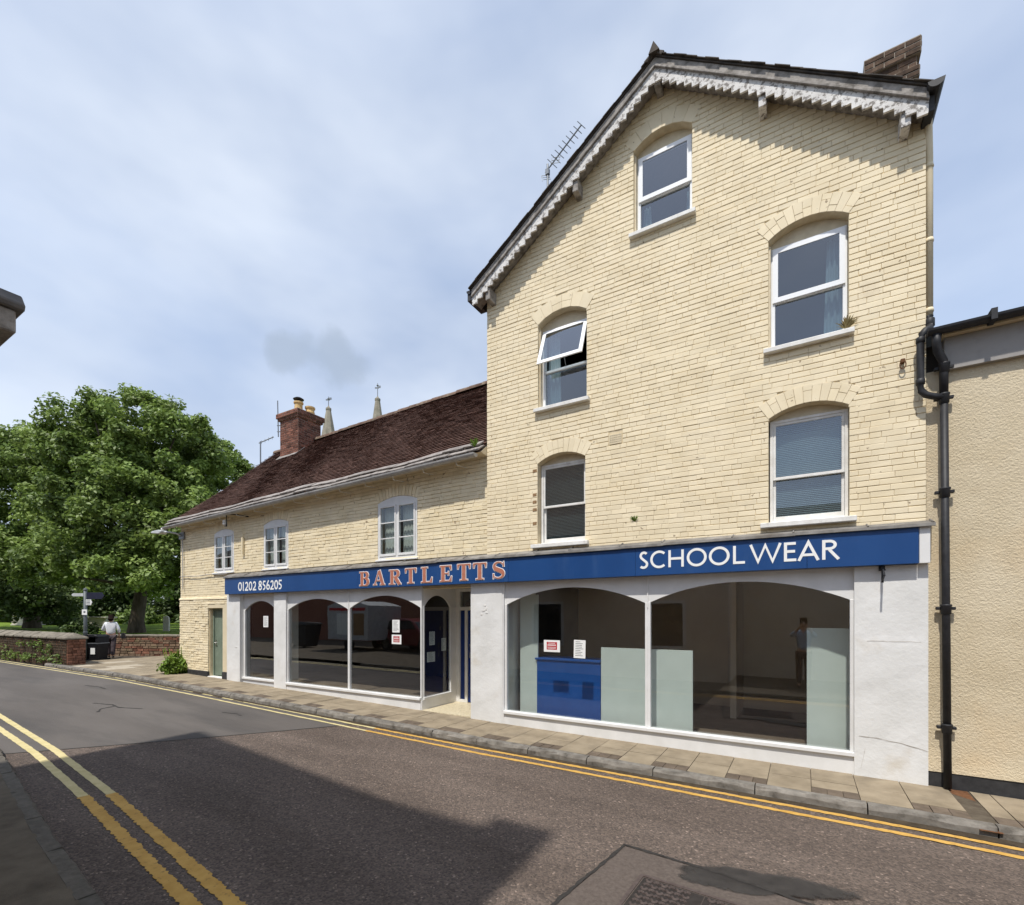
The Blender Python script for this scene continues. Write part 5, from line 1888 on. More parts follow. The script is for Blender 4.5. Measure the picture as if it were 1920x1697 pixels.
def serif(ch, L, g=0.0):
    x0, x1, z0, z1 = L.b
    U = x1 - x0
    if ch == 'B':
        L.rect(0.14, 0.0, 0.40, 1.0, g).rect(0.0, 0.0, 0.14, 0.06, g).rect(0.0, 0.94, 0.14, 1.0, g)
        L.stroke([(0.36, 0.965)] + arcp(0.56, 0.755, 0.26, 0.205, 90, -90, 12) + [(0.36, 0.545)], [0.03 * U * 1.6] + [0.05 * U + 0.20 * U * math.sin(math.pi * i / 12) for i in range(13)] + [0.05 * U], grow=g)
        L.stroke([(0.36, 0.525)] + arcp(0.56, 0.28, 0.32, 0.25, 90, -90, 12) + [(0.36, 0.03)], [0.05 * U] + [0.05 * U + 0.21 * U * math.sin(math.pi * i / 12) for i in range(13)] + [0.05 * U], grow=g)
    elif ch == 'A':
        L.stroke([(0.14, 0.04), (0.47, 0.97)], 0.085 * U, grow=g).stroke([(0.50, 1.0), (0.82, 0.03)], 0.23 * U, grow=g)
        L.rect(0.25, 0.28, 0.68, 0.34, g).rect(0.0, 0.0, 0.30, 0.06, g).rect(0.60, 0.0, 1.0, 0.06, g)
    elif ch == 'R':
        L.rect(0.12, 0.05, 0.36, 0.95, g).rect(0.0, 0.0, 0.48, 0.06, g).rect(0.0, 0.94, 0.36, 1.0, g)
        L.stroke([(0.34, 0.965)] + arcp(0.52, 0.745, 0.24, 0.215, 90, -90, 12) + [(0.34, 0.525)], [0.05 * U] + [0.05 * U + 0.18 * U * math.sin(math.pi * i / 12) for i in range(13)] + [0.05 * U], grow=g)
        L.stroke([(0.50, 0.52), (0.84, 0.03)], 0.22 * U, grow=g).rect(0.72, 0.0, 1.0, 0.06, g)
    elif ch == 'T':
        L.rect(0.0, 0.93, 1.0, 1.0, g).rect(0.36, 0.05, 0.64, 0.94, g).rect(0.20, 0.0, 0.80, 0.06, g)
        L.stroke([(0.05, 0.94), (0.03, 0.70)], [0.16 * U, 0.05 * U], grow=g).stroke([(0.95, 0.94), (0.97, 0.70)], [0.16 * U, 0.05 * U], grow=g)
    elif ch == 'L':
        L.rect(0.14, 0.05, 0.42, 0.95, g).rect(0.0, 0.94, 0.58, 1.0, g).rect(0.0, 0.0, 0.94, 0.07, g)
        L.stroke([(0.88, 0.05), (0.97, 0.34)], [0.20 * U, 0.05 * U], grow=g)
    elif ch == 'E':
        L.rect(0.12, 0.05, 0.40, 0.95, g).rect(0.0, 0.93, 0.94, 1.0, g).rect(0.0, 0.0, 0.95, 0.07, g).rect(0.40, 0.475, 0.70, 0.535, g)
        L.stroke([(0.86, 0.95), (0.93, 0.70)], [0.20 * U, 0.05 * U], grow=g).stroke([(0.88, 0.05), (0.97, 0.33)], [0.20 * U, 0.05 * U], grow=g)
        L.rect(0.68, 0.38, 0.745, 0.63, g)
    elif ch == 'S':
        pts = arcp(0.50, 0.74, 0.37, 0.215, 20, 225, 11) + arcp(0.46, 0.27, 0.41, 0.225, 48, -150, 12)
        n = len(pts)
        L.stroke(pts, [U * (0.06 + 0.23 * math.exp(-((i - (n - 1) / 2) / (n * 0.21)) ** 2)) for i in range(n)], grow=g)
        L.stroke([(0.90, 0.99), (0.90, 0.70)], [0.03 * U, 0.10 * U], grow=g).stroke([(0.07, 0.30), (0.05, 0.01)], [0.10 * U, 0.03 * U], grow=g)


LY = -0.1425
PH = [('0', -12.340, -12.171), ('1', -12.130, -12.085), ('2', -12.036, -11.895), ('0', -11.876, -11.724), ('2', -11.701, -11.557), ('8', -11.466, -11.317), ('5', -11.294, -11.169),
      ('6', -11.140, -10.997), ('2', -10.980, -10.840), ('0', -10.823, -10.674), ('5', -10.667, -10.528)]
for ch, a, b in PH:
    L = Letter(a, b, 2.492, 2.719, LY)
    sans(ch, L, 0.036)
    L.build('letter_white', SG, 'digit')
SW = [('S', -2.044, -1.907), ('C', -1.883, -1.666), ('H', -1.628, -1.418), ('O', -1.379, -1.118), ('O', -1.091, -0.831), ('L', -0.790, -0.647), ('W', -0.591, -0.230), ('E', -0.201, -0.066), ('A', -0.051, 0.177), ('R', 0.206, 0.389)]
for ch, a, b in SW:
    e = 0.006 if ch in 'SCO' else 0.0
    L = Letter(a, b, 2.566 - e, 2.806 + e, LY)
    sans(ch, L, 0.034)
    L.build('letter_white', SG)
BT = [('B', -7.909, -7.603, 2.478, 2.787), ('A', -7.507, -7.156, 2.481, 2.792), ('R', -7.064, -6.717, 2.480, 2.789), ('T', -6.630, -6.330, 2.486, 2.798), ('L', -6.226, -5.929, 2.487, 2.801),
      ('E', -5.770, -5.469, 2.491, 2.808), ('T', -5.364, -5.059, 2.498, 2.815), ('T', -5.013, -4.715, 2.500, 2.816), ('S', -4.604, -4.337, 2.499, 2.820)]
for ch, a, b, c, d in BT:
    g = 0.011
    L2 = Letter(a + g, b - g, c + g, d - g, LY - 0.006)
    serif(ch, L2)
    o = L2.build('letter_pink', SG)
    L1 = Letter(a + g, b - g, c + g, d - g, LY)
    serif(ch, L1, g)
    L1.build('letter_white', o, 'letter_outline')
# cast lettering on the road cover
for i, ch in enumerate('MADE IN'):
    if ch != ' ':
        L = Letter(0.50 + i * 0.048, 0.50 + i * 0.048 + 0.036, -0.125, -0.083, -0.006)
        sans(ch, L, 0.008)
        o = L.build('iron_cover', MH, 'cast_letter')
        o.rotation_euler = (R(-90), 0, 0)
# hairline cracks and flaked paint on the piers
def crack(pts, y, w, parent=S):
    vs = []
    for (x, z) in pts:
        h_ = w * rng.uniform(0.5, 1.2)
        vs += [(x, y, z - h_), (x, y, z + h_)]
    MB().quadset(vs, [(2 * i, 2 * i + 2, 2 * i + 3, 2 * i + 1) for i in range(len(pts) - 1)]).build('crack', 'mortar', parent)


crack([(0.58 + 0.058 * i, 0.445 - 0.0008 * i * i + rng.uniform(-.006, .006)) for i in range(12)], -0.0445, 0.003)
crack([(0.66 + 0.05 * i, 1.585 + rng.uniform(-.004, .004)) for i in range(11)], -0.0445, 0.002)
crack([(0.60 + 0.006 * i, 0.06 + 0.035 * i + rng.uniform(-.006, .006)) for i in range(8)], -0.0445, 0.006)
for (x, z, w, h_) in ((-4.83, 2.06, 0.030, 0.02), (-4.80, 2.00, 0.022, 0.03), (-4.86, 1.97, 0.035, 0.014), (-4.79, 1.93, 0.03, 0.01), (-4.90, 1.90, 0.018, 0.012), (-12.62, 1.05, 0.05, 0.008)):
    n_ = 9
    pts = [(x + w * math.cos(6.283 * k / n_) * rng.uniform(0.6, 1.2), z + h_ * math.sin(6.283 * k / n_) * rng.uniform(0.6, 1.2)) for k in range(n_)]
    MB().prism(pts, -0.0455 if x > -10 else -0.0405, -0.03, 'xz').build('paint_flake', 'sill_paint', S)
# iron hanger under the fascia
hg = thing('iron_bracket', 'short black iron hanger below the right end of the blue fascia', 'bracket', (0.80, -0.02, 2.44))
mbk = MB()
mbk.tube([(0, -0.02, 0.03), (0.0, -0.05, -0.02), (0.005, -0.12, -0.03), (0.0, -0.24, -0.10)], 0.011, 7)
mbk.tube([(0.0, -0.07, 0.02), (0.0, -0.085, -0.17)], 0.013, 7)
mbk.tube([(-0.03, -0.07, -0.02), (0.03, -0.07, -0.02)], 0.010, 6)
mbk.tube([(0.0, -0.083, -0.15), (0.0, -0.24, -0.10)], 0.008, 6)
mbk.build('hanger_rod', 'black_pipe', hg)
MB().box(-0.03, 0.03, -0.025, -0.015, -0.03, 0.03).build('fixing_plate', 'black_pipe', hg)
# ================================================================ RIGHT-HAND NEIGHBOUR
Q = thing('rendered_building', 'low cream rough rendered building at the right edge, with black gutter', 'building', (0, 0, 0))
RY = 0.03
nx, nz = 26, 46
vs, fs = [], []
for i in range(nz + 1):
    for j in range(nx + 1):
        z = 0.12 + (4.66 - 0.12) * i / nz
        xx = 1.215 + (5.0 - 1.215) * j / nx
        flare = -0.02 * max(0, 1 - i / 2.0)
        vs.append((xx, RY + rng.uniform(-.004, .004) + flare, z))
for i in range(nz):
    for j in range(nx):
        a = i * (nx + 1) + j
        fs.append((a, a + 1, a + nx + 2, a + nx + 1))
MB().quadset(vs, fs).build('wall', 'render_cream', Q, smooth=True)
MB().box(1.225, 5.0, RY - 0.012, RY + 0.1, -0.3, 0.115).build('plinth', 'black_paint', Q)
MB().box(1.36, 5.0, RY - 0.06, RY + 0.1, 4.63, 4.99).build('lead_panel', 'panel_lead', Q, bevel=0.004)
MB().box(1.36, 5.0, RY - 0.068, RY - 0.055, 4.63, 4.70).build('lead_drip', 'panel_lead', Q)
MB().box(1.34, 5.0, RY - 0.13, RY + 0.1, 4.992, 5.03).build('soffit_board', 'cream_board', Q)
MB().prism([(RY - 0.20, 5.04), (5.0, 6.6), (5.0, 6.55), (RY - 0.20, 5.0)], 1.23, 5.0, 'yz').build('roof', 'dark_slate', Q)
MB().box(1.23, 5.0, RY + 0.11, 5.0, -0.2, 5.0).build('inner_wall', 'room_dark', Q)
half_gutter([(1.19, RY - 0.20, 5.045), (5.0, RY - 0.20, 5.075)], 0.062, 'gutter', 'black_pipe', Q)
for x in (1.72, 2.6, 3.5):
    MB().box(x - 0.025, x + 0.025, RY - 0.275, RY - 0.125, 4.985, 5.10).build('gutter_clip', 'black_pipe', Q)

DP = thing('downpipe', 'black downpipe with swan-neck branch between the gabled and rendered buildings', 'downpipe', (1.36, -0.05, 0.0))
W = lambda pts: [(x - 1.36, y + 0.05, z) for x, y, z in pts]
MB().tube(W([(1.352, -0.055, 4.62), (1.385, -0.055, -0.03)]), 0.037, 14).build('pipe', 'black_pipe', DP, smooth=True)
MB().tube(W([(1.27, -0.16, 5.0), (1.27, -0.16, 4.90), (1.285, -0.13, 4.82), (1.345, -0.07, 4.72), (1.352, -0.055, 4.62), (1.352, -0.055, 4.35)]), 0.041, 14).build('offset_bend', 'black_pipe', DP, smooth=True)
MB().tube(W([(1.245, 0.03, 5.30), (1.245, 0.02, 5.20), (1.235, -0.03, 5.135), (1.19, -0.09, 5.10), (1.155, -0.10, 5.06), (1.142, -0.10, 4.98), (1.142, -0.10, 4.50), (1.152, -0.10, 4.42), (1.19, -0.095, 4.37), (1.25, -0.085, 4.345), (1.352, -0.06, 4.315)]), 0.036, 14).build('branch_pipe', 'black_pipe', DP, smooth=True)
for (x, y, z) in ((1.355, -0.055, 4.30), (1.356, -0.055, 4.64), (1.362, -0.055, 3.25), (1.372, -0.055, 1.95), (1.379, -0.055, 0.62)):
    MB().lathe([(0.038, z - 0.05), (0.046, z - 0.045), (0.046, z + 0.035), (0.052, z + 0.045), (0.052, z + 0.06), (0.038, z + 0.062)], (x - 1.36, y + 0.05), 14).build('pipe_collar', 'black_pipe', DP, smooth=True)
    MB().box(x - 1.36 - 0.085, x - 1.36 + 0.085, y + 0.055, y + 0.10, z + 0.0, z + 0.035).build('pipe_bracket', 'black_pipe', DP, bevel=0.006)
MB().lathe([(0.037, 5.17), (0.046, 5.18), (0.046, 5.26), (0.038, 5.27)], (1.245 - 1.36, 0.07), 12).build('pipe_collar', 'black_pipe', DP, smooth=True)
for (x, y, z) in ((1.142, -0.10, 4.52), (1.142, -0.10, 4.99)):
    MB().lathe([(0.036, z - 0.03), (0.043, z - 0.025), (0.043, z + 0.03), (0.036, z + 0.035)], (x - 1.36, y + 0.05), 12).build('pipe_collar', 'black_pipe', DP, smooth=True)

# ================================================================ ACROSS THE STREET (behind the camera: casts the shade, shows in the glass)
OPP = thing('corner_building', 'brick building across the street whose shadow falls on the road', 'building', (0, 0, 0))
zt = 7.1
fx0, fy0, fx1, fy1 = -8.35, -6.75, -1.78, -7.38
mb = MB().hexa([(fx0, -13, -0.3), (fx1, -13, -0.3), (fx1, fy1, -0.3), (fx0, fy0, -0.3), (fx0, -13, zt), (fx1, -13, zt), (fx1, fy1, zt), (fx0, fy0, zt)])
mb.build('wall', 'opp_render', OPP)
MB().box(-2.45, -1.79, -7.9, -7.42, zt, zt + 0.9).build('chimney', 'opp_brick', OPP)
MB().prism([(-7.2, zt + 0.003), (-10, zt + 1.2), (-12.9, zt + 0.003)], fx0 + 0.1, fx1 - 0.1, 'yz').build('roof', 'dark_slate', OPP)
# oriel with a heavy cornice: its end shows at the left edge of the picture
orl = MB().box(-6.9, -5.06, -7.2, -6.075, 2.75, 3.985).build('oriel', 'weathered_board', OPP, bevel=0.01)
MB().prism([(-6.99, 4.16), (-4.99, 4.16), (-4.97, 4.20), (-5.05, 4.30), (-6.93, 4.30), (-7.0, 4.20)], -7.2, -5.925, 'xz').build('cornice_lead', 'shade_lead', orl, bevel=0.01)
MB().box(-6.95, -5.02, -7.2, -5.965, 3.99, 4.158).build('cornice', 'weathered_board', orl, bevel=0.01)
for i in range(3):
    MB().box(-6.85 + i * 0.6, -6.35 + i * 0.6, -6.075, -6.07, 3.0, 3.85).build('oriel_pane', 'car_glass', orl)
fa = Vector((fx1 - fx0, fy1 - fy0, 0)).normalized()
nrm = Vector((-fa.y, fa.x, 0))


def opp_rect(name, m, s0, s1, z0, z1, out=0.02, parent=None):
    a = Vector((fx0, fy0, 0)) + fa * s0
    b = Vector((fx0, fy0, 0)) + fa * s1
    a2, b2 = a + nrm * out, b + nrm * out
    return MB().hexa([(a.x, a.y, z0), (b.x, b.y, z0), (b2.x, b2.y, z0), (a2.x, a2.y, z0), (a.x, a.y, z1), (b.x, b.y, z1), (b2.x, b2.y, z1), (a2.x, a2.y, z1)]).build(name, m, parent or OPP)


for s in (0.7, 4.4):
    w = opp_rect('window', 'white_paint', s, s + 1.1, 0.9, 2.3, 0.03)
    opp_rect('pane', 'car_glass', s + 0.08, s + 1.02, 0.98, 2.22, 0.036, w)
OP2 = thing('low_cream_building', 'low cream building across the street behind the viewer', 'building', (0, 0, 0))
MB().box(-1.77, 9.0, -14, -9.6, -0.3, 4.4).build('wall', 'opp_cream', OP2)
MB().prism([(-9.3, 4.41), (-11.8, 5.6), (-14.2, 4.41)], -1.77, 9.0, 'yz').build('roof', 'dark_slate', OP2)
for x in (2.6, 4.6):
    w = MB().box(x, x + 1.2, -9.6, -9.57, 1.0, 2.6).build('window', 'white_paint', OP2)
    MB().box(x + 0.08, x + 1.12, -9.57, -9.56, 1.08, 2.52).build('pane', 'car_glass', w)
BW = thing('yard_building', 'long red brick building behind the yard across the street', 'building', (0, 0, 0))
MB().box(-42, -8.36, -22, -14.0, -0.3, 6.2).build('wall', 'opp_brick', BW)
MB().prism([(-13.7, 6.21), (-18, 8.4), (-22.2, 6.21)], -42, -8.36, 'yz').build('roof', 'dark_slate', BW)
for x in (-28, -24.5, -21, -17.5, -13):
    w = MB().box(x, x + 1.1, -14.0, -13.97, 3.6, 5.2).build('window', 'white_paint', BW)
    MB().box(x + 0.08, x + 1.02, -13.97, -13.96, 3.68, 5.12).build('pane', 'car_glass', w)

# parked car and catering trailer in the yard, seen only as reflections
CAR = thing('parked_car', 'dark red hatchback car mirrored in the left shop glass', 'car', (-15.4, -9.9, 0.2), R(8))
prof = [(-2.0, 0.30), (-2.05, 0.62), (-1.95, 0.86), (-1.70, 0.95), (-1.35, 1.38), (-0.9, 1.50), (0.1, 1.50), (0.55, 1.36), (1.05, 0.98), (1.75, 0.86), (2.02, 0.66), (2.02, 0.30)]
cb = MB()
rows = []
for y, sc in ((-0.84, 0.0), (-0.80, 0.03), (0.80, 0.03), (0.84, 0.0)):
    rows.append(y)
n = len(prof)
vs = []
for y in (-0.86, 0.86):
    for px_, pz_ in prof:
        tuck = 0.20 * max(0, (pz_ - 0.9) / 0.6)
        vs.append((px_, y - math.copysign(tuck, y), pz_))
fs = [(i, (i + 1) % n, (i + 1) % n + n, i + n) for i in range(n)] + [tuple(range(n)), tuple(range(2 * n - 1, n - 1, -1))]
cb.quadset(vs, fs).build('body', 'car_red', CAR, bevel=0.04)
MB().quadset([(-1.66, -0.70, 1.0), (-1.66, 0.70, 1.0), (-1.36, 0.60, 1.37), (-1.36, -0.60, 1.37)], [(0, 1, 2, 3)])
gl = MB()
for s in (-1, 1):
    gl.quadset([(-1.45, s * 0.835, 1.0), (0.85, s * 0.835, 1.02), (0.35, s * 0.70, 1.40), (-1.15, s * 0.70, 1.42)], [(0, 1, 2, 3)])
gl.quadset([(1.02, -0.76, 1.03), (1.02, 0.76, 1.03), (0.60, 0.66, 1.36), (0.60, -0.66, 1.36)], [(0, 1, 2, 3)])
gl.quadset([(-1.70, -0.76, 1.0), (-1.70, 0.76, 1.0), (-1.38, 0.66, 1.37), (-1.38, -0.66, 1.37)], [(0, 1, 2, 3)])
gl.build('glazing', 'car_glass', CAR)
for xx in (-1.25, 1.3):
    for s in (-1, 1):
        w = MB().tube([(xx, s * 0.70, 0.31), (xx, s * 0.88, 0.31)], 0.31, 18).build('wheel', 'tyre', CAR)
        MB().tube([(xx, s * 0.86, 0.31), (xx, s * 0.89, 0.31)], 0.19, 14).build('rim', 'chrome', w)
for s in (-1, 1):
    MB().box(1.90, 2.03, s * 0.62 - 0.16, s * 0.62 + 0.16, 0.66, 0.80).build('headlight', 'letter_white', CAR)
    MB().box(-2.06, -1.95, s * 0.66 - 0.10, s * 0.66 + 0.10, 0.70, 0.90).build('tail_light', 'print_red', CAR)
MB().box(-2.07, -2.0, -0.26, 0.26, 0.55, 0.67).build('number_plate', 'yellow_pale', CAR)
TR = thing('catering_trailer', 'white catering trailer with two menu boards mirrored in the left shop glass', 'trailer', (-18.2, -9.2, 0.2), R(4))
tp = [(-1.5, 0.5), (1.5, 0.5), (1.5, 2.1)] + [(1.5 - 3.0 * i / 10, 2.1 + 0.22 * math.sin(math.pi * i / 10)) for i in range(1, 10)] + [(-1.5, 2.1)]
MB().prism(tp, -1.0, 0.95, 'xz').build('body', 'metal_pale', TR, bevel=0.03)
MB().box(-0.75, 0.05, 0.951, 0.965, 0.75, 1.75).build('menu_board', 'panel_white', TR)
MB().box(0.45, 1.25, 0.951, 0.965, 0.75, 1.75).build('menu_board', 'bare_brick', TR)
MB().box(-1.3, 1.3, 0.951, 0.965, 1.88, 2.0).build('name_stripe', 'print_red', TR)
for s in (-1, 1):
    MB().tube([(0, s * 0.75, 0.3), (0, s * 0.93, 0.3)], 0.3, 16).build('wheel', 'tyre', TR)
WB = thing('wheelie_bin', 'dark wheelie bin mirrored in the left shop glass', 'bin', (-22.0, -8.8, 0.2))
MB().hexa([(-0.45, -0.35, 0.08), (0.45, -0.35, 0.08), (0.45, 0.35, 0.08), (-0.45, 0.35, 0.08), (-0.6, -0.5, 1.15), (0.6, -0.5, 1.15), (0.6, 0.5, 1.15), (-0.6, 0.5, 1.15)]).build('body', 'black_paint', WB, bevel=0.03)
MB().hexa([(-0.64, -0.54, 1.155), (0.64, -0.54, 1.155), (0.64, 0.54, 1.155), (-0.64, 0.54, 1.155), (-0.6, -0.5, 1.25), (0.6, -0.5, 1.25), (0.6, 0.45, 1.32), (-0.6, 0.45, 1.32)]).build('lid', 'black_paint', WB, bevel=0.02)
for sx in (-0.35, 0.35):
    MB().tube([(sx - 0.03, 0.4, 0.09), (sx + 0.03, 0.4, 0.09)], 0.09, 10).build('wheel', 'tyre', WB)
# ================================================================ CHURCHYARD
lawn_z = lambda x, y: 0.72 + 0.012 * max(0, math.hypot(x + 22, y - 1) - 2)
vs, fs = [], []
NXl, NYl = 30, 26
lx = [-20.6 - 75 * (i / NXl) ** 1.4 for i in range(NXl + 1)]
for i, xx in enumerate(lx):
    y_lo = -0.45 if xx < -25.4 else 1.25 + (xx + 25.3) * 0.504
    for j in range(NYl + 1):
        yy = y_lo + 62 * (j / NYl) ** 1.5
        vs.append((xx, yy, lawn_z(xx, yy) + rng.uniform(-.03, .03)))
for i in range(NXl):
    for j in range(NYl):
        a = i * (NYl + 1) + j
        fs.append((a, a + 1, a + NYl + 2, a + NYl + 1))
tag(MB().quadset(vs, fs).build('lawn', 'grass', smooth=True), kind='structure')


def rubble_wall(o, p0, p1, thick, z0, h_, r, end0=True, course=(0.07, 0.12), back=False, brick=True, end_m=None):
    """a wall of mixed bricks and stones from p0 to p1, its face on the right hand of p0->p1"""
    a, b = Vector((p0[0], p0[1], 0)), Vector((p1[0], p1[1], 0))
    d = (b - a)
    L = d.length
    d.normalize()
    nrm_ = Vector((d.y, -d.x, 0))
    core = MB()
    c = [a, b, b - nrm_ * thick, a - nrm_ * thick]
    core.hexa([(q.x, q.y, z0 - 0.3) for q in c] + [(q.x, q.y, z0 + h_) for q in c])
    core.build('core', 'soil', o)

    def face(s, z, out, org, dd, nn):
        q = org + dd * s + nn * out
        return (q.x, q.y, z)
    stones = []

    def fill(org, dd, nn, LL):
        z = z0 - 0.05
        while z < z0 + h_ - 0.02:
            ch_ = r.uniform(*course)
            s = -r.uniform(0, .1)
            while s < LL:
                w = r.uniform(0.14, 0.32) * (1.0 if r.random() < 0.8 else 1.5)
                sa, sb = max(s, 0) + 0.006, min(s + w, LL) - 0.006
                if sb - sa > 0.04:
                    stones.append((org, dd, nn, sa, sb, z + 0.006, min(z + ch_, z0 + h_) - 0.004))
                s += w
            z += ch_
    fill(a, d, nrm_, L)
    if end0:
        fill(a - nrm_ * thick, nrm_, -d, thick)
    cl_ = Vector(cam.location)
    stones.sort(key=lambda q: (q[0] + q[1] * q[3] - cl_).length)
    meshes = {}
    joined = MB()
    for i, (org, dd, nn, sa, sb, za, zb) in enumerate(stones):
        mbx = joined if i >= 60 else MB()
        o_ = 0.012 + r.uniform(0, .022)
        j = lambda: r.uniform(-.010, .010)
        ring0 = [face(sa, za, -0.01, org, dd, nn), face(sb, za, -0.01, org, dd, nn), face(sb, zb, -0.01, org, dd, nn), face(sa, zb, -0.01, org, dd, nn)]
        e = 0.010
        ring1 = [face(sa + e + j(), za + e, o_, org, dd, nn), face(sb - e + j(), za + e, o_, org, dd, nn), face(sb - e + j(), zb - e, o_ + j() * .5, org, dd, nn), face(sa + e + j(), zb - e, o_, org, dd, nn)]
        mbx.rnd = r.random()
        mbx.cur = 0 if r.random() < 0.30 else 1
        mbx.quadset(ring0 + ring1, [(4, 5, 6, 7), (0, 1, 5, 4), (1, 2, 6, 5), (2, 3, 7, 6), (3, 0, 4, 7)])
        if i < 60:
            mbx.build('brick' if mbx.cur == 0 else 'stone', ['wall_brick_red', 'wall_brick'], o)
    if joined.v:
        q = joined.build('rubble', ['wall_brick_red', 'wall_brick'], o)
        q['kind'] = 'stuff'
    return a, d, nrm_, L


r7 = random.Random(77)
W1 = thing('roadside_wall', 'old brick and stone churchyard wall with pitched stone coping beside the road', 'wall', (0, 0, 0))
gz = rise(-22)
rubble_wall(W1, (-21.02, -0.92), (-21.02, -0.92), 0.5, gz, 0.9, r7) if False else None
# built from its right-hand end towards the left, face to the road
a, d, nn, L = rubble_wall(W1, (-21.02, -0.92), (-34, -1.35), -0.5, gz, 0.84, r7, end0=False)
# fix: end face towards the shops
rubble = MB()
z = gz - 0.05
while z < gz + 0.82:
    ch_ = r7.uniform(0.07, 0.11)
    y = -0.92
    while y < -0.44:
        w = r7.uniform(0.12, 0.26)
        yb = min(y + w, -0.42)
        rubble.brick(y + 0.005, yb - 0.005, z + 0.004, min(z + ch_, gz + 0.84) - 0.004, -21.03, -21.0 + r7.uniform(-.004, .012), r7, 0.01, 'y', 0.006)
        y = yb
    z += ch_
q = rubble.build('end_bricks', 'wall_brick_red', W1)
q['kind'] = 'stuff'
x = -20.98
while x > -34:
    w = r7.uniform(0.7, 0.95)
    y0 = -0.92 - 0.43 * (-21.02 - x) / 12.98
    q0, q1 = r7.uniform(-.01, .01), r7.uniform(-.01, .01)
    xa, xb = x - w + 0.012, x
    ptz = gz + 0.84
    vs = []
    for xx, dz, hip in ((xa, q0, 0.0), (xb, q1, 0.16 if x > -21 else 0.0)):
        vs += [(xx, y0 - 0.07, ptz), (xx, y0 - 0.07, ptz + 0.06), (xx - hip, y0 + 0.25, ptz + 0.22 + dz), (xx, y0 + 0.57, ptz + 0.06), (xx, y0 + 0.57, ptz)]
    fs = [(k, (k + 1) % 5, (k + 1) % 5 + 5, k + 5) for k in range(5)] + [(0, 1, 2, 3, 4), (9, 8, 7, 6, 5)]
    MB().quadset(vs, fs).build('coping_stone', 'old_stone', W1, bevel=0.012)
    x -= w
W2 = thing('inner_wall', 'lower mossy brick wall behind the paved corner, beside the cottage end', 'wall', (0, 0, 0))
rubble_wall(W2, (-25.3, 0.98), (-20.4, 3.45), 0.35, gz, 0.78, r7, end0=False)
dv = Vector((4.9, 2.47, 0)).normalized()
nv = Vector((dv.y, -dv.x, 0))
s = 0.0
while s < 5.4:
    w = r7.uniform(0.5, 0.8)
    a_ = Vector((-25.3, 0.98, 0)) + dv * s
    b_ = Vector((-25.3, 0.98, 0)) + dv * (s + w - 0.012)
    c = [a_ + nv * 0.04, b_ + nv * 0.04, b_ - nv * 0.39, a_ - nv * 0.39]
    MB().hexa([(p.x, p.y, gz + 0.78) for p in c] + [(p.x, p.y, gz + 0.85 + r7.uniform(-.01, .01)) for p in c]).build('coping_stone', 'old_stone', W2, bevel=0.012)
    s += w


# ---------------- trees
def limb(mb, p, q, r0, r1, r, n=6, bend=0.12):
    p, q = Vector(p), Vector(q)
    L_ = (q - p).length
    pts = []
    for i in range(n + 1):
        t = i / n
        v = p.lerp(q, t)
        v += Vector((r.uniform(-1, 1), r.uniform(-1, 1), 0.6 * math.sin(math.pi * t))) * bend * L_ * math.sin(math.pi * t) * 0.5
        pts.append(v)
    mb.tube(pts, r0, 7, True, r1)


def tree(name, label, base, h_trunk, blobs, n_clump, per, rad, size, seed, m='leaf', trunk_r=0.36, group=None, limbs=14):
    r = random.Random(seed)
    o = thing(name, label, 'tree', base, 0, group)
    bx, by, bz = base
    centers = []
    for i in range(n_clump):
        c = r.choices(blobs, weights=[b[3] * b[4] * b[5] for b in blobs])[0]
        while True:
            v = Vector((r.gauss(0, 1), r.gauss(0, 1), r.gauss(0, 1))).normalized()
            if v.z > -0.75:
                break
        k = r.uniform(0.62, 1.04)
        centers.append((c[0] + v.x * c[3] * k - bx, c[1] + v.y * c[4] * k - by, c[2] + v.z * c[5] * k - bz))
    me = leaf_mesh('crown', centers, per, rad, size, seed)
    me.materials.append(MATS[m])
    add('crown', me, None, o)
    mb = MB()
    top = Vector((r.uniform(-.3, .3), r.uniform(-.3, .3), h_trunk))
    prof = []
    path = [(0, 0, -0.3), (0, 0, 0.15), (0.02, 0, 0.7), (top.x * 0.5, top.y * 0.5, h_trunk * 0.6), tuple(top)]
    mb.tube(path, [trunk_r * 1.5, trunk_r * 1.25, trunk_r, trunk_r * 0.9, trunk_r * 0.8], 12)
    mb.build('trunk', 'bark', o, smooth=True)
    lb = MB()
    for i in range(limbs):
        c = r.choice(centers)
        limb(lb, (top.x * 0.9, top.y * 0.9, h_trunk * r.uniform(0.8, 1.0)), tuple(Vector(c) * 0.92 + Vector((0, 0, 0.1))), trunk_r * r.uniform(0.3, 0.55), 0.035, r)
    lb.build('limbs', 'bark', o, smooth=True)
    return o


# world position on the line of sight of picture column px at depth dep (metres along the camera axis)
def col_at(px_, dep):
    lat = (px_ - 960) / 910 * dep
    th_ = R(30.9)
    return (-math.sin(th_) * dep + math.cos(th_) * lat, -7.17 + math.cos(th_) * dep + math.sin(th_) * lat)


def blob(px_, py_, dep, rpx, rpz, ry=None):
    x, y = col_at(px_, dep)
    s_ = dep / 910
    return (x, y, 1.9 + (1152 - py_) * s_, rpx * s_, (ry or rpx) * s_, rpz * s_)


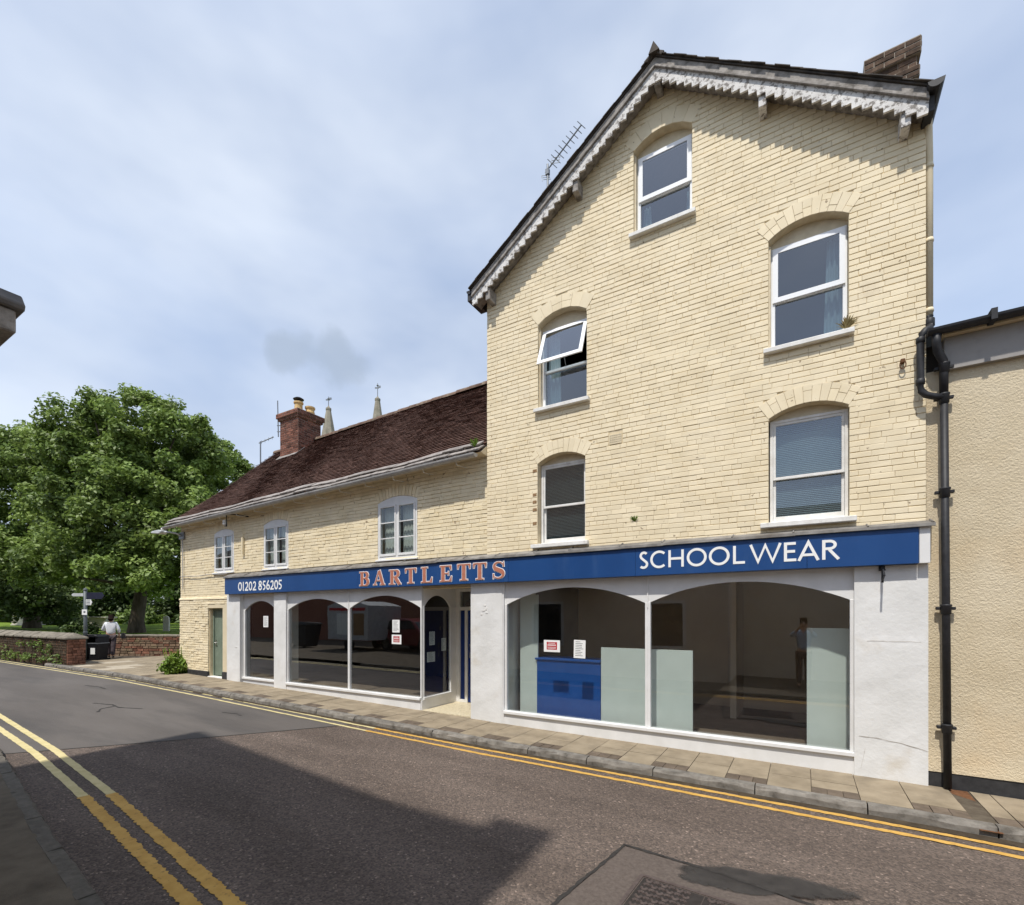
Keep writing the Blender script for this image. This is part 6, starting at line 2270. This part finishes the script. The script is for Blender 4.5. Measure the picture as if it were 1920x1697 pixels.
D = 28.0
bx_, by_ = col_at(256, D)
tree('lime_tree', 'broad green tree with dark trunk standing in the churchyard lawn', (bx_, by_, lawn_z(bx_, by_)), 3.0,
     [blob(250, 850, D, 130, 105), blob(330, 860, D - 1, 80, 110), blob(190, 900, D + 1, 120, 120), blob(395, 930, D, 60, 80), blob(270, 980, D - 2, 150, 110), blob(330, 1040, D - 3, 80, 70), blob(180, 1050, D - 2, 110, 60), blob(256, 1085, D - 4, 90, 42), blob(340, 1090, D - 3, 60, 40)],
     640, 200, 0.62, 0.155, 4, 'leaf', 0.36, 'churchyard trees', 22)
D2 = 33.0
bx_, by_ = col_at(60, D2)
tree('lime_tree', 'wide green tree at the left edge of the picture, its trunk hidden by foliage', (bx_, by_, lawn_z(bx_, by_)), 3.4,
     [blob(60, 930, D2, 120, 125), blob(-30, 950, D2, 120, 150), blob(110, 880, D2 + 1, 90, 85), blob(60, 1050, D2 - 3, 140, 70), blob(-60, 1060, D2 - 3, 120, 80)],
     430, 190, 0.66, 0.17, 9, 'leaf', 0.4, 'churchyard trees', 14)
D3 = 36.0
bx_, by_ = col_at(400, D3)
tree('lime_tree', 'round green tree rising behind the left end of the tiled roof', (bx_, by_, lawn_z(bx_, by_)), 3.2,
     [blob(400, 900, D3, 70, 80), blob(430, 960, D3, 70, 90), blob(350, 1000, D3, 80, 90)],
     200, 190, 0.62, 0.165, 14, 'leaf', 0.34, 'churchyard trees', 10)
# distant shrubs closing the view; tree shade is put into their dark leaf colour
cent = []
r8 = random.Random(8)
for i in range(420):
    p_ = r8.uniform(-140, 400)
    x, y = col_at(p_, r8.uniform(44, 52))
    cent.append((x, y, 1.2 + r8.random() ** 1.3 * 6.0))
me = leaf_mesh('far_shrubs', cent, 130, 1.15, 0.27, 31)
me.materials.append(MATS['leaf_dark'])
tag(add('far_shrubs', me, None), 'mass of shrubs coloured dark for tree shade at the back of the churchyard', 'shrubs', kind='stuff')


def bush(name, label, loc, rx, rz_, n, per, size, seed, m, flat=1.0, group=None):
    r = random.Random(seed)
    cs = []
    for i in range(n):
        v = Vector((r.gauss(0, 1), r.gauss(0, 1), abs(r.gauss(0, 1)))).normalized()
        k = r.uniform(0.35, 0.95)
        cs.append((v.x * rx * k, v.y * rx * k, 0.05 + v.z * rz_ * k))
    o = thing(name, label, 'shrub', loc, 0, group)
    me = leaf_mesh('foliage', cs, per, rx * 0.34, size, seed, flat)
    me.materials.append(MATS[m])
    add('foliage', me, None, o)
    mb = MB()
    for c in cs[:10]:
        mb.tube([(0, 0, 0), (c[0] * 0.5, c[1] * 0.5, c[2] * 0.6), c], 0.012 if rx < 1 else 0.03, 5, True, 0.005)
    mb.build('stems', 'bark', o)
    return o


x, y = col_at(150, 24.5)
bush('churchyard_shrub', 'dark green shrub behind the roadside wall by the finger post', (x, y, lawn_z(x, y) - 0.1), 0.85, 0.75, 40, 60, 0.11, 41, 'leaf_dark')
x, y = col_at(262, 43)
bush('churchyard_shrub', 'light green shrub beyond the big tree trunk', (x, y, lawn_z(x, y) - 0.1), 1.8, 1.6, 40, 50, 0.22, 42, 'leaf')
x, y = col_at(100, 40)
bush('churchyard_shrub', 'dark bushy shrub behind the left-hand chest tomb', (x, y, lawn_z(x, y) - 0.1), 2.2, 1.9, 50, 60, 0.22, 44, 'leaf_dark')
# plant against the cottage wall: leafy clump with tall stems
pl_ = bush('wall_plant', 'leafy green plant growing from the pavement against the cottage corner', (-15.45, -0.16, rise(-15.5)), 0.36, 0.52, 46, 42, 0.085, 43, 'leaf_bright')
mb = MB()
r9 = random.Random(9)
for i in range(7):
    a = r9.uniform(0, 6.28)
    q = (0.15 * math.cos(a) - 0.1, 0.12 * math.sin(a), 0)
    mb.tube([q, (q[0] * 1.5, q[1] * 1.5, 0.4), (q[0] * 1.9 - 0.03, q[1] * 1.7, 0.62 + r9.uniform(0, .15))], 0.006, 5, True, 0.012)
mb.build('flower_stems', 'leaf_bright', pl_)


# small plants on the wall
def tuft(name, label, loc, n, ln, seed, m, down=0.0):
    r = random.Random(seed)
    o = thing(name, label, 'plant', loc)
    mb = MB()
    for i in range(n):
        a = r.uniform(-1.2, 1.2)
        b = r.uniform(0.2, 1.0)
        q = Vector((math.sin(a) * 0.9, -0.35 * b, math.cos(a) - down)) * ln * r.uniform(0.6, 1.1)
        s_ = Vector((0.012, 0, 0)) * (ln / 0.1)
        mid = q * 0.55 + Vector((0, -0.01, 0.01))
        mb.rnd = r.random()
        mb.quadset([(-s_.x * .3, 0, 0), (s_.x * .3, 0, 0), mid + s_ * .5, q, mid - s_ * .5], [(0, 1, 2, 3, 4)])
    mb.build('blades', m, o)
    return o


tuft('wall_weed', 'small green weed rooted in the gable wall above the blue sign', (-2.15, -0.002, 3.29), 26, 0.10, 1, 'leaf_bright')
tuft('dry_weed', 'dry brown weed beside the upper right gable window', (0.46, -0.005, 5.37), 24, 0.17, 2, 'dry_plant')
tuft('gutter_weed', 'green weed sprouting where the tiled roof meets the gable wall', (-4.86, -0.30, 4.80), 30, 0.16, 3, 'leaf_bright')

# tombs and headstones
def tomb(px_, dep, w, dd, h_, label):
    x, y = col_at(px_, dep)
    z = lawn_z(x, y) - 0.05
    o = thing('chest_tomb', label, 'tomb', (x, y, z), R(30.9), 'chest tombs')
    MB().box(-w / 2, w / 2, -dd / 2, dd / 2, 0, 0.12).build('plinth', 'tomb_stone', o, bevel=0.01)
    MB().box(-w / 2 + 0.08, w / 2 - 0.08, -dd / 2 + 0.08, dd / 2 - 0.08, 0.121, h_ - 0.10).build('chest', 'tomb_stone', o)
    for sx in (-1, 1):
        MB().box(sx * (w / 2 - 0.14) - 0.08, sx * (w / 2 - 0.14) + 0.08, -dd / 2 + 0.05, -dd / 2 + 0.079, 0.121, h_ - 0.10).build('pilaster', 'tomb_stone', o)
    MB().box(-w / 2 - 0.05, w / 2 + 0.05, -dd / 2 - 0.05, dd / 2 + 0.05, h_ - 0.099, h_).build('lid', 'tomb_stone', o, bevel=0.015)


tomb(53, 38, 1.9, 0.9, 0.85, 'pale chest tomb on the lawn at the far left')
tomb(186, 33, 1.65, 0.85, 0.86, 'pale chest tomb behind the litter bin and the finger post')
for (px_, dep, h_, w_, lb) in ((312, 30, 1.0, 0.36, 'upright pale headstone beside the cottage corner'), (118, 46, 0.5, 0.5, 'low grey headstone between the shrubs far back')):
    x, y = col_at(px_, dep)
    o = thing('headstone', lb, 'headstone', (x, y, lawn_z(x, y) - 0.05), R(30.9))
    MB().prism([(-w_ / 2, 0), (w_ / 2, 0), (w_ / 2, h_ * 0.8)] + [(w_ / 2 * math.cos(R(t)), h_ * 0.8 + h_ * 0.2 * math.sin(R(t))) for t in (30, 60, 90, 120, 150)] + [(-w_ / 2, h_ * 0.8)], -0.06, 0.06, 'xz').build('slab', 'tomb_stone', o, bevel=0.01)

# ---------------- church tower pinnacles far behind the roof
TD = 58.0
CT = thing('church_tower', 'far church tower with two stone pinnacles showing above the tiled roof', 'tower', (*col_at(662, TD), 0), R(30.9))
sp_ = TD / 910
half = 46 * sp_
MB().box(-half - 0.9, half + 0.9, -0.9, 2 * half + 0.9, 0, 21.0).build('tower_body', 'stone_far', CT)
for sx, ytip, ybase, yfin in ((-1, 770, 840, 744), (1, 752, 840, 719)):
    zt_, zb_, zf_ = 1.9 + (1152 - ytip) * sp_, 1.9 + (1152 - ybase) * sp_, 1.9 + (1152 - yfin) * sp_
    cx_ = sx * half
    pn = MB().lathe([(1.15, 19.5), (1.10, zb_), (0.30, zt_), (0.34, zt_ + 0.03), (0.34, zt_ + 0.25), (0.16, zt_ + 0.40), (0.07, zt_ + 0.55)], (cx_, 0), 8).build('pinnacle', 'stone_far', CT)
    fn = MB()
    fn.tube([(cx_, 0, zt_ + 0.5), (cx_, 0, zf_)], 0.045, 6)
    zv = zt_ + 0.5 + (zf_ - zt_ - 0.5) * 0.62
    fn.box(cx_ - 0.32, cx_ + 0.15, -0.03, 0.03, zv, zv + 0.16)
    fn.box(cx_ + 0.10, cx_ + 0.36, -0.03, 0.03, zv + 0.08, zv + 0.34)
    fn.lathe([(0.02, zf_ - 0.35), (0.14, zf_ - 0.25), (0.02, zf_ - 0.12)], (cx_, 0), 8)
    fn.build('weathervane', 'metal_grey', pn)
# weeds and ivy on the roadside wall
cs = []
r6 = random.Random(66)
for i in range(46):
    xx = -21.3 - r6.random() * 9
    cs.append((xx, -0.97 - 0.43 * (-21.02 - xx) / 12.98, gz + 0.05 + r6.random() ** 2 * 0.75))
me = leaf_mesh('wall_ivy', cs, 30, 0.16, 0.06, 67)
me.materials.append(MATS['leaf'])
tag(add('wall_ivy', me, None), 'ivy and weeds scattered over the face of the roadside wall', 'ivy', kind='stuff')
x, y = col_at(70, 30)
bush('churchyard_shrub', 'broad dark shrub left of the finger post, in front of the hidden trunk', (x, y, lawn_z(x, y) + 0.9), 2.6, 2.6, 70, 60, 0.18, 45, 'leaf_dark')
# ================================================================ STREET FURNITURE, AERIALS, PERSON
x, y = col_at(180, 18.0)
LB = thing('litter_bin', 'black street litter bin with a white sticker beside the finger post', 'litter bin', (x, y, gz), R(30.9))
MB().hexa([(-0.24, -0.24, 0), (0.24, -0.24, 0), (0.24, 0.24, 0), (-0.24, 0.24, 0), (-0.27, -0.27, 0.64), (0.27, -0.27, 0.64), (0.27, 0.27, 0.64), (-0.27, 0.27, 0.64)]).build('body', 'bin_black', LB, bevel=0.02)
for sx in (-1, 1):
    MB().box(sx * 0.235 - 0.04, sx * 0.235 + 0.04, -0.26, 0.26, 0.641, 0.84).build('hood_side', 'bin_black', LB, bevel=0.01)
MB().box(-0.20, 0.20, 0.16, 0.26, 0.641, 0.84).build('hood_back', 'bin_black', LB)
MB().prism([(-0.30, 0.841), (0.30, 0.841), (0.27, 0.90), (0.18, 0.935), (-0.18, 0.935), (-0.27, 0.90)], -0.29, 0.29, 'xz').build('lid', 'bin_black', LB, bevel=0.012)
MB().box(-0.28, 0.28, -0.28, 0.28, 0.60, 0.635).build('rim', 'metal_grey', LB)
MB().box(-0.30, 0.30, -0.29, 0.29, 0.0, 0.05).build('base_plate', 'bin_black', LB)
MB().box(0.03, 0.19, -0.272, -0.262, 0.22, 0.45).build('sticker', 'paper', LB)

x, y = col_at(160, 17.7)
FP = thing('finger_post', 'grey finger post with direction arms at the churchyard corner', 'signpost', (x, y, gz), R(30.9))
MB().tube([(0, 0, 0), (0, 0, 2.55)], 0.055, 12).build('post', 'sign_grey', FP, smooth=True)
MB().lathe([(0.06, 2.55), (0.07, 2.57), (0.05, 2.62), (0.01, 2.64)], (0, 0), 12).build('post_cap', 'sign_grey', FP)
MB().lathe([(0.056, 0.98), (0.068, 0.99), (0.068, 1.05), (0.056, 1.06)], (0, 0), 12).build('post_collar', 'sign_grey', FP)
MB().prism([(-0.06, 2.34), (-0.44, 2.34), (-0.50, 2.39), (-0.44, 2.45), (-0.06, 2.45)], -0.015, 0.015, 'xz').build('direction_arm', 'metal_pale', FP)
MB().prism([(0.06, 2.24), (0.60, 2.24), (0.68, 2.36), (0.60, 2.48), (0.06, 2.48)], -0.015, 0.015, 'xz').build('direction_arm', 'sign_dark', FP)
ar = MB().prism([(0.06, 2.02), (0.24, 2.02), (0.28, 2.12), (0.24, 2.22), (0.06, 2.22)], -0.05, -0.03, 'xz').build('direction_arm', 'paper', FP)
t_ = MB()
for k in range(3):
    t_.box(0.075, 0.22, -0.054, -0.051, 2.05 + k * 0.055, 2.075 + k * 0.055)
t_.build('arm_print', 'print_dark', ar)
pp = MB().box(-0.06, 0.12, -0.075, -0.06, 1.66, 1.86).build('notice_plate', 'paper', FP)
MB().box(0.0, 0.07, -0.079, -0.076, 1.74, 1.80).build('plate_symbol', 'print_dark', pp)

# street lamp on the cottage corner
SLm = thing('street_lamp', 'grey wall-mounted street lamp arm on the left corner of the cottage', 'street lamp', (-15.58, 0.0, 4.18))
MB().box(-0.02, 0.25, -0.02, 0.03, -0.10, 0.10).build('wall_plate', 'metal_grey', SLm, bevel=0.006)
MB().tube([(0.1, -0.02, 0.0), (0.05, -0.12, 0.06), (-0.15, -0.18, 0.10), (-0.45, -0.22, 0.13)], 0.024, 8).build('arm', 'metal_pale', SLm, smooth=True)
MB().prism([(-1.02, 0.15), (-0.98, 0.12), (-0.5, 0.07), (-0.40, 0.10), (-0.40, 0.16), (-0.55, 0.19), (-0.95, 0.18)], -0.33, -0.13, 'xz').build('lamp_head', 'metal_pale', SLm, bevel=0.015)
MB().lathe([(0.04, 0.19), (0.045, 0.22), (0.03, 0.25), (0.005, 0.26)], (-0.5, -0.23), 10).build('photocell', 'ceramic', SLm)
# insulators, cables
INS = thing('insulator_bracket', 'pair of white ceramic insulators on an iron bracket above the leftmost upper window', 'bracket', (-12.92, -0.16, 4.38))
for z in (-0.16, 0.06):
    MB().lathe([(0.035, z), (0.055, z + 0.02), (0.055, z + 0.06), (0.035, z + 0.075), (0.05, z + 0.09), (0.05, z + 0.12), (0.02, z + 0.14)], (0, 0), 10).build('insulator', 'ceramic', INS)
MB().tube([(0.08, 0.0, -0.2), (0.08, 0.0, 0.12), (0.45, 0.03, 0.08), (0.75, 0.19, 0.02)], 0.016, 6).build('iron_arm', 'black_pipe', INS)
MB().tube([(0.0, 0.0, -0.18), (0.08, 0.0, -0.18), (0.08, 0.0, 0.10), (0.0, 0.0, 0.10)], 0.012, 6).build('bracket_rod', 'black_pipe', INS)
cb_ = MB()
cb_.tube([(-15.40, -0.015, 4.15), (-15.38, -0.015, 3.6), (-15.36, -0.02, 2.62)], 0.013, 6)
tag(cb_.build('wall_cable', 'grey_gutter'), 'vertical cable run on the left end of the cottage wall', 'cable')
cb2 = MB()
cb2.tube([(-12.35, -0.01, 4.25), (-12.36, -0.01, 3.85)], 0.006, 5)
cb2.box(-12.40, -12.34, -0.03, 0.02, 3.45, 3.88)
tag(cb2.build('junction_box', 'old_cream_one'), 'slim painted junction box on the wall right of the leftmost upper window', 'junction box')
cb3 = MB()
P_ = [(-13.10 + 0.1 * 0, -0.02, 0)]
pts = [(CX0 + 0.02 + (-13.1 - CX0) * i / 12, -0.012, 2.985 + 0.012 * math.sin(i)) for i in range(13)]
cb3.tube(pts, 0.009, 5)
tag(cb3.build('wall_cable', 'grey_gutter'), 'horizontal cable along the cottage wall below the leftmost upper window', 'cable')

# aerials
A1 = thing('tv_aerial', 'television aerial on a mast behind the left slope of the gable', 'aerial', (-4.11, 1.0, 8.1))
MB().tube([(0.02, 0, 0), (0.0, 0, 2.26)], 0.020, 8).build('mast', 'metal_grey', A1)
p0, p1 = Vector((-0.05, 0, 2.12)), Vector((0.66, 0.05, 2.70))
MB().tube([p0, p1], 0.013, 6).build('boom', 'metal_grey', A1)
bd = (p1 - p0).normalized()
en = Vector((0.55, 0.25, -0.62)).normalized()
for i in range(9):
    c = p0.lerp(p1, 0.20 + 0.10 * i)
    l_ = 0.125 - 0.003 * i
    MB().tube([c - en * l_, c + en * l_], 0.007, 5).build('director', 'metal_grey', A1)
for s in (-1, 1):
    rf_ = MB()
    for k in range(3):
        c = p0 + Vector((0.10 + 0.02 * k, 0, 0.02)) + Vector((s * 0.10, 0, s * 0.07 + s * 0.045 * k))
        rf_.tube([c + Vector((-.07, -.02, .01)), c + Vector((.07, .02, -.01))], 0.005, 5)
    c = p0 + Vector((0.10, 0, 0.02)) + Vector((s * 0.10, 0, s * 0.07))
    rf_.tube([c + Vector((-.07, -.02, .01)), c + Vector((-.05, -.02, s * 0.10))], 0.005, 5)
    rf_.tube([c + Vector((.07, .02, -.01)), c + Vector((.09, .02, s * 0.10))], 0.005, 5)
    rf_.build('reflector', 'metal_pale', A1)
MB().box(-0.035, 0.035, -0.03, 0.03, 2.06, 2.16).build('clamp', 'metal_grey', A1)
A2 = thing('chimney_aerial', 'thin upright rod aerial fixed to the left side of the brick chimney', 'aerial', (-14.82, 2.6, 7.75))
MB().tube([(0, 0, 0), (-0.04, 0, 1.20)], 0.017, 6).build('rod', 'metal_grey', A2)
for z in (0.16, 0.36):
    MB().tube([(-0.06, 0, z + 0.02), (0.2, 0.02, z - 0.02)], 0.014, 6).build('fixing_arm', 'metal_grey', A2)
A3 = thing('roof_aerial', 'small T shaped aerial on a pole at the left verge of the tiled roof', 'aerial', (-16.3, 2.9, 6.3))
MB().tube([(0, 0, 0), (0, 0, 1.66)], 0.022, 6).build('pole', 'metal_grey', A3)
MB().tube([(-0.10, 0, 1.62), (0.30, 0.3, 1.86)], 0.018, 6).build('boom', 'metal_grey', A3)
for k in range(4):
    c = Vector((-0.08, 0, 1.63)).lerp(Vector((0.30, 0.3, 1.86)), 0.15 + 0.25 * k)
    MB().tube([c + Vector((0, 0, -.07)), c + Vector((0, 0, .05))], 0.007, 5).build('element', 'metal_grey', A3)


# ---------------- people
def skin_mesh(name, verts, edges, radii, root, m, parent, sub=2):
    bm = bmesh.new()
    lay = bm.verts.layers.skin.verify()
    bv = []
    for i, v in enumerate(verts):
        q = bm.verts.new(tuple(v))
        rr = radii[i]
        q[lay].radius = rr if isinstance(rr, tuple) else (rr, rr)
        q[lay].use_root = (i == root)
        bv.append(q)
    for e in edges:
        bm.edges.new((bv[e[0]], bv[e[1]]))
    me = bpy.data.meshes.new(name)
    bm.to_mesh(me)
    bm.free()
    me.materials.append(MATS[m])
    o = bpy.data.objects.new(name, me)
    col.objects.link(o)
    o.parent = parent
    md = o.modifiers.new('skin', 'SKIN')
    md.use_smooth_shade = True
    sb = o.modifiers.new('sub', 'SUBSURF')
    sb.levels = sb.render_levels = sub
    return o


def person(label, loc, rz_, top, arms, stride=0.16, h_=1.62):
    """adult; faces +y in its own frame; arms = list of (elbow, wrist) offsets for left, right"""
    o = thing('person', label, 'person', loc, rz_)
    k = h_ / 1.70
    V = lambda x, y, z: (x * k, y * k, z * k)
    sh = 1.40
    verts = [V(0, 0, 0.93), V(0, 0.0, 1.10), V(0, 0.0, 1.28), V(0, -0.01, 1.43), V(0, 0.01, 1.50), V(0, 0.02, 1.58), V(0, 0.02, 1.66)]
    rad = [(0.15, 0.11), (0.125, 0.095), (0.15, 0.105), (0.085, 0.075), (0.052, 0.055), (0.075, 0.09), (0.06, 0.075)]
    edges = [(0, 1), (1, 2), (2, 3), (3, 4), (4, 5), (5, 6)]
    legs, ar_ = [], []
    for s, st in ((-1, stride), (1, -stride)):
        b = len(verts)
        verts += [V(s * 0.09, 0, 0.86), V(s * 0.095, st * 0.75 + 0.03, 0.48), V(s * 0.095, st * 1.1 - 0.03, 0.09), V(s * 0.10, st * 1.1 + 0.12, 0.035)]
        rad += [(0.085, 0.09), (0.058, 0.062), (0.040, 0.045), (0.035, 0.028)]
        edges += [(0, b), (b, b + 1), (b + 1, b + 2), (b + 2, b + 3)]
        legs.append(b)
    for s, (el, wr) in zip((-1, 1), arms):
        b = len(verts)
        hd = Vector(wr) + (Vector(wr) - Vector(el)).normalized() * 0.09
        verts += [V(s * 0.17, 0, sh), V(*el), V(*wr), V(*hd)]
        rad += [0.052, 0.040, 0.028, (0.036, 0.022)]
        edges += [(2, b), (b, b + 1), (b + 1, b + 2), (b + 2, b + 3)]
        ar_.append(b)
        # five fingers
        dirv = (Vector(wr) - Vector(el)).normalized()
        side = dirv.cross(Vector((0, 1, 0.2))).normalized()
        for f, (off, ln) in enumerate(((-0.026, 0.045), (-0.012, 0.07), (0.0, 0.078), (0.012, 0.072), (0.024, 0.055))):
            c = len(verts)
            p = hd + side * off
            verts += [V(*(p + dirv * ln * 0.5)), V(*(p + dirv * ln + Vector((0, 0.02, 0))))]
            rad += [0.0095, 0.008]
            edges += [(b + 3, c), (c, c + 1)]
    skin_mesh('body', verts, edges, rad, 0, 'skin', o)
    # clothing over the body
    gv = [verts[i] for i in (0, 1, 2, 3)] + [verts[ar_[0]], verts[ar_[0] + 1], verts[ar_[1]], verts[ar_[1] + 1]]
    for q in (0, 1):
        e_, w_ = Vector(verts[ar_[q] + 1]), Vector(verts[ar_[q] + 2])
        gv.append(tuple(e_.lerp(w_, 0.55)))
    skin_mesh('shirt', gv, [(0, 1), (1, 2), (2, 3), (2, 4), (4, 5), (2, 6), (6, 7), (5, 8), (7, 9)],
              [(0.175, 0.135), (0.15, 0.12), (0.175, 0.13), (0.085, 0.08), 0.075, 0.058, 0.075, 0.058, 0.05, 0.05], 0, top, o)
    tv = [verts[0]] + [verts[legs[0] + i] for i in range(3)] + [verts[legs[1] + i] for i in range(3)]
    skin_mesh('trousers', tv, [(0, 1), (1, 2), (2, 3), (0, 4), (4, 5), (5, 6)], [(0.165, 0.125), (0.10, 0.105), (0.078, 0.08), 0.066, (0.10, 0.105), (0.078, 0.08), 0.066], 0, 'trousers', o)
    for b in legs:
        a_, c_ = Vector(verts[b + 2]), Vector(verts[b + 3])
        skin_mesh('shoe', [tuple(a_ - Vector((0, 0.03, 0.045))), tuple(a_ + Vector((0, 0.05, -0.05))), tuple(c_ + Vector((0, 0.02, 0)))], [(0, 1), (1, 2)], [0.042, 0.044, 0.034], 0, 'shoe', o, 1)
    # hair: a cap over crown and nape, leaving the face free
    hv = [V(0, -0.03, 1.66), V(0, -0.055, 1.58), V(0, -0.065, 1.50), V(0, 0.015, 1.685)]
    skin_mesh('hair', hv, [(0, 1), (1, 2), (0, 3)], [(0.088, 0.08), (0.09, 0.065), (0.07, 0.045), (0.07, 0.06)], 0, 'hair', o)
    # nose, eyes, mouth, ears
    fc = MB()
    fc.hexa([V(-.012, .095, 1.565), V(.012, .095, 1.565), V(.010, .13, 1.57), V(-.010, .13, 1.57), V(-.006, .09, 1.61), V(.006, .09, 1.61), V(.004, .10, 1.61), V(-.004, .10, 1.61)])
    for s in (-1, 1):
        fc.box(*sorted((s * 0.078 * k, s * 0.092 * k)), 0.0, 0.03 * k, 1.565 * k, 1.62 * k)
    fc.build('nose_and_ears', 'skin', o)
    ey = MB()
    for s in (-1, 1):
        ey.box(s * 0.032 * k - 0.011, s * 0.032 * k + 0.011, 0.095 * k, 0.103 * k, 1.605 * k, 1.618 * k)
    ey.box(-0.022, 0.022, 0.100 * k, 0.106 * k, 1.535 * k, 1.542 * k)
    ey.build('eyes_and_mouth', 'hair', o)
    return o


x, y = col_at(208, 18.9)
pw = person('person in a white top and dark trousers walking away behind the litter bin', (x, y, gz), R(62), 'shirt_white',
            [((-0.27, 0.06, 1.15), (-0.22, 0.26, 1.10)), ((0.26, -0.02, 1.14), (0.25, 0.10, 0.92))], 0.20, 1.60)
tag(MB().hexa([(x - 0.10, y + 0.34, gz + 0.72), (x + 0.16, y + 0.34, gz + 0.72), (x + 0.16, y + 0.44, gz + 0.72), (x - 0.10, y + 0.44, gz + 0.72), (x - 0.06, y + 0.35, gz + 0.95), (x + 0.12, y + 0.35, gz + 0.95), (x + 0.12, y + 0.43, gz + 0.95), (x - 0.06, y + 0.43, gz + 0.95)]).build('handbag', 'bag', bevel=0.02),
    'dark bag held at the hip of the walking person', 'bag')
person('person in a light blue shirt taking the picture, mirrored in the shop glass', (0.02, -7.62, rise(0)), 0.0, 'shirt_blue',
       [((-0.26, 0.20, 1.32), (-0.10, 0.34, 1.50)), ((0.26, 0.20, 1.32), (0.10, 0.34, 1.50))], 0.03, 1.76)
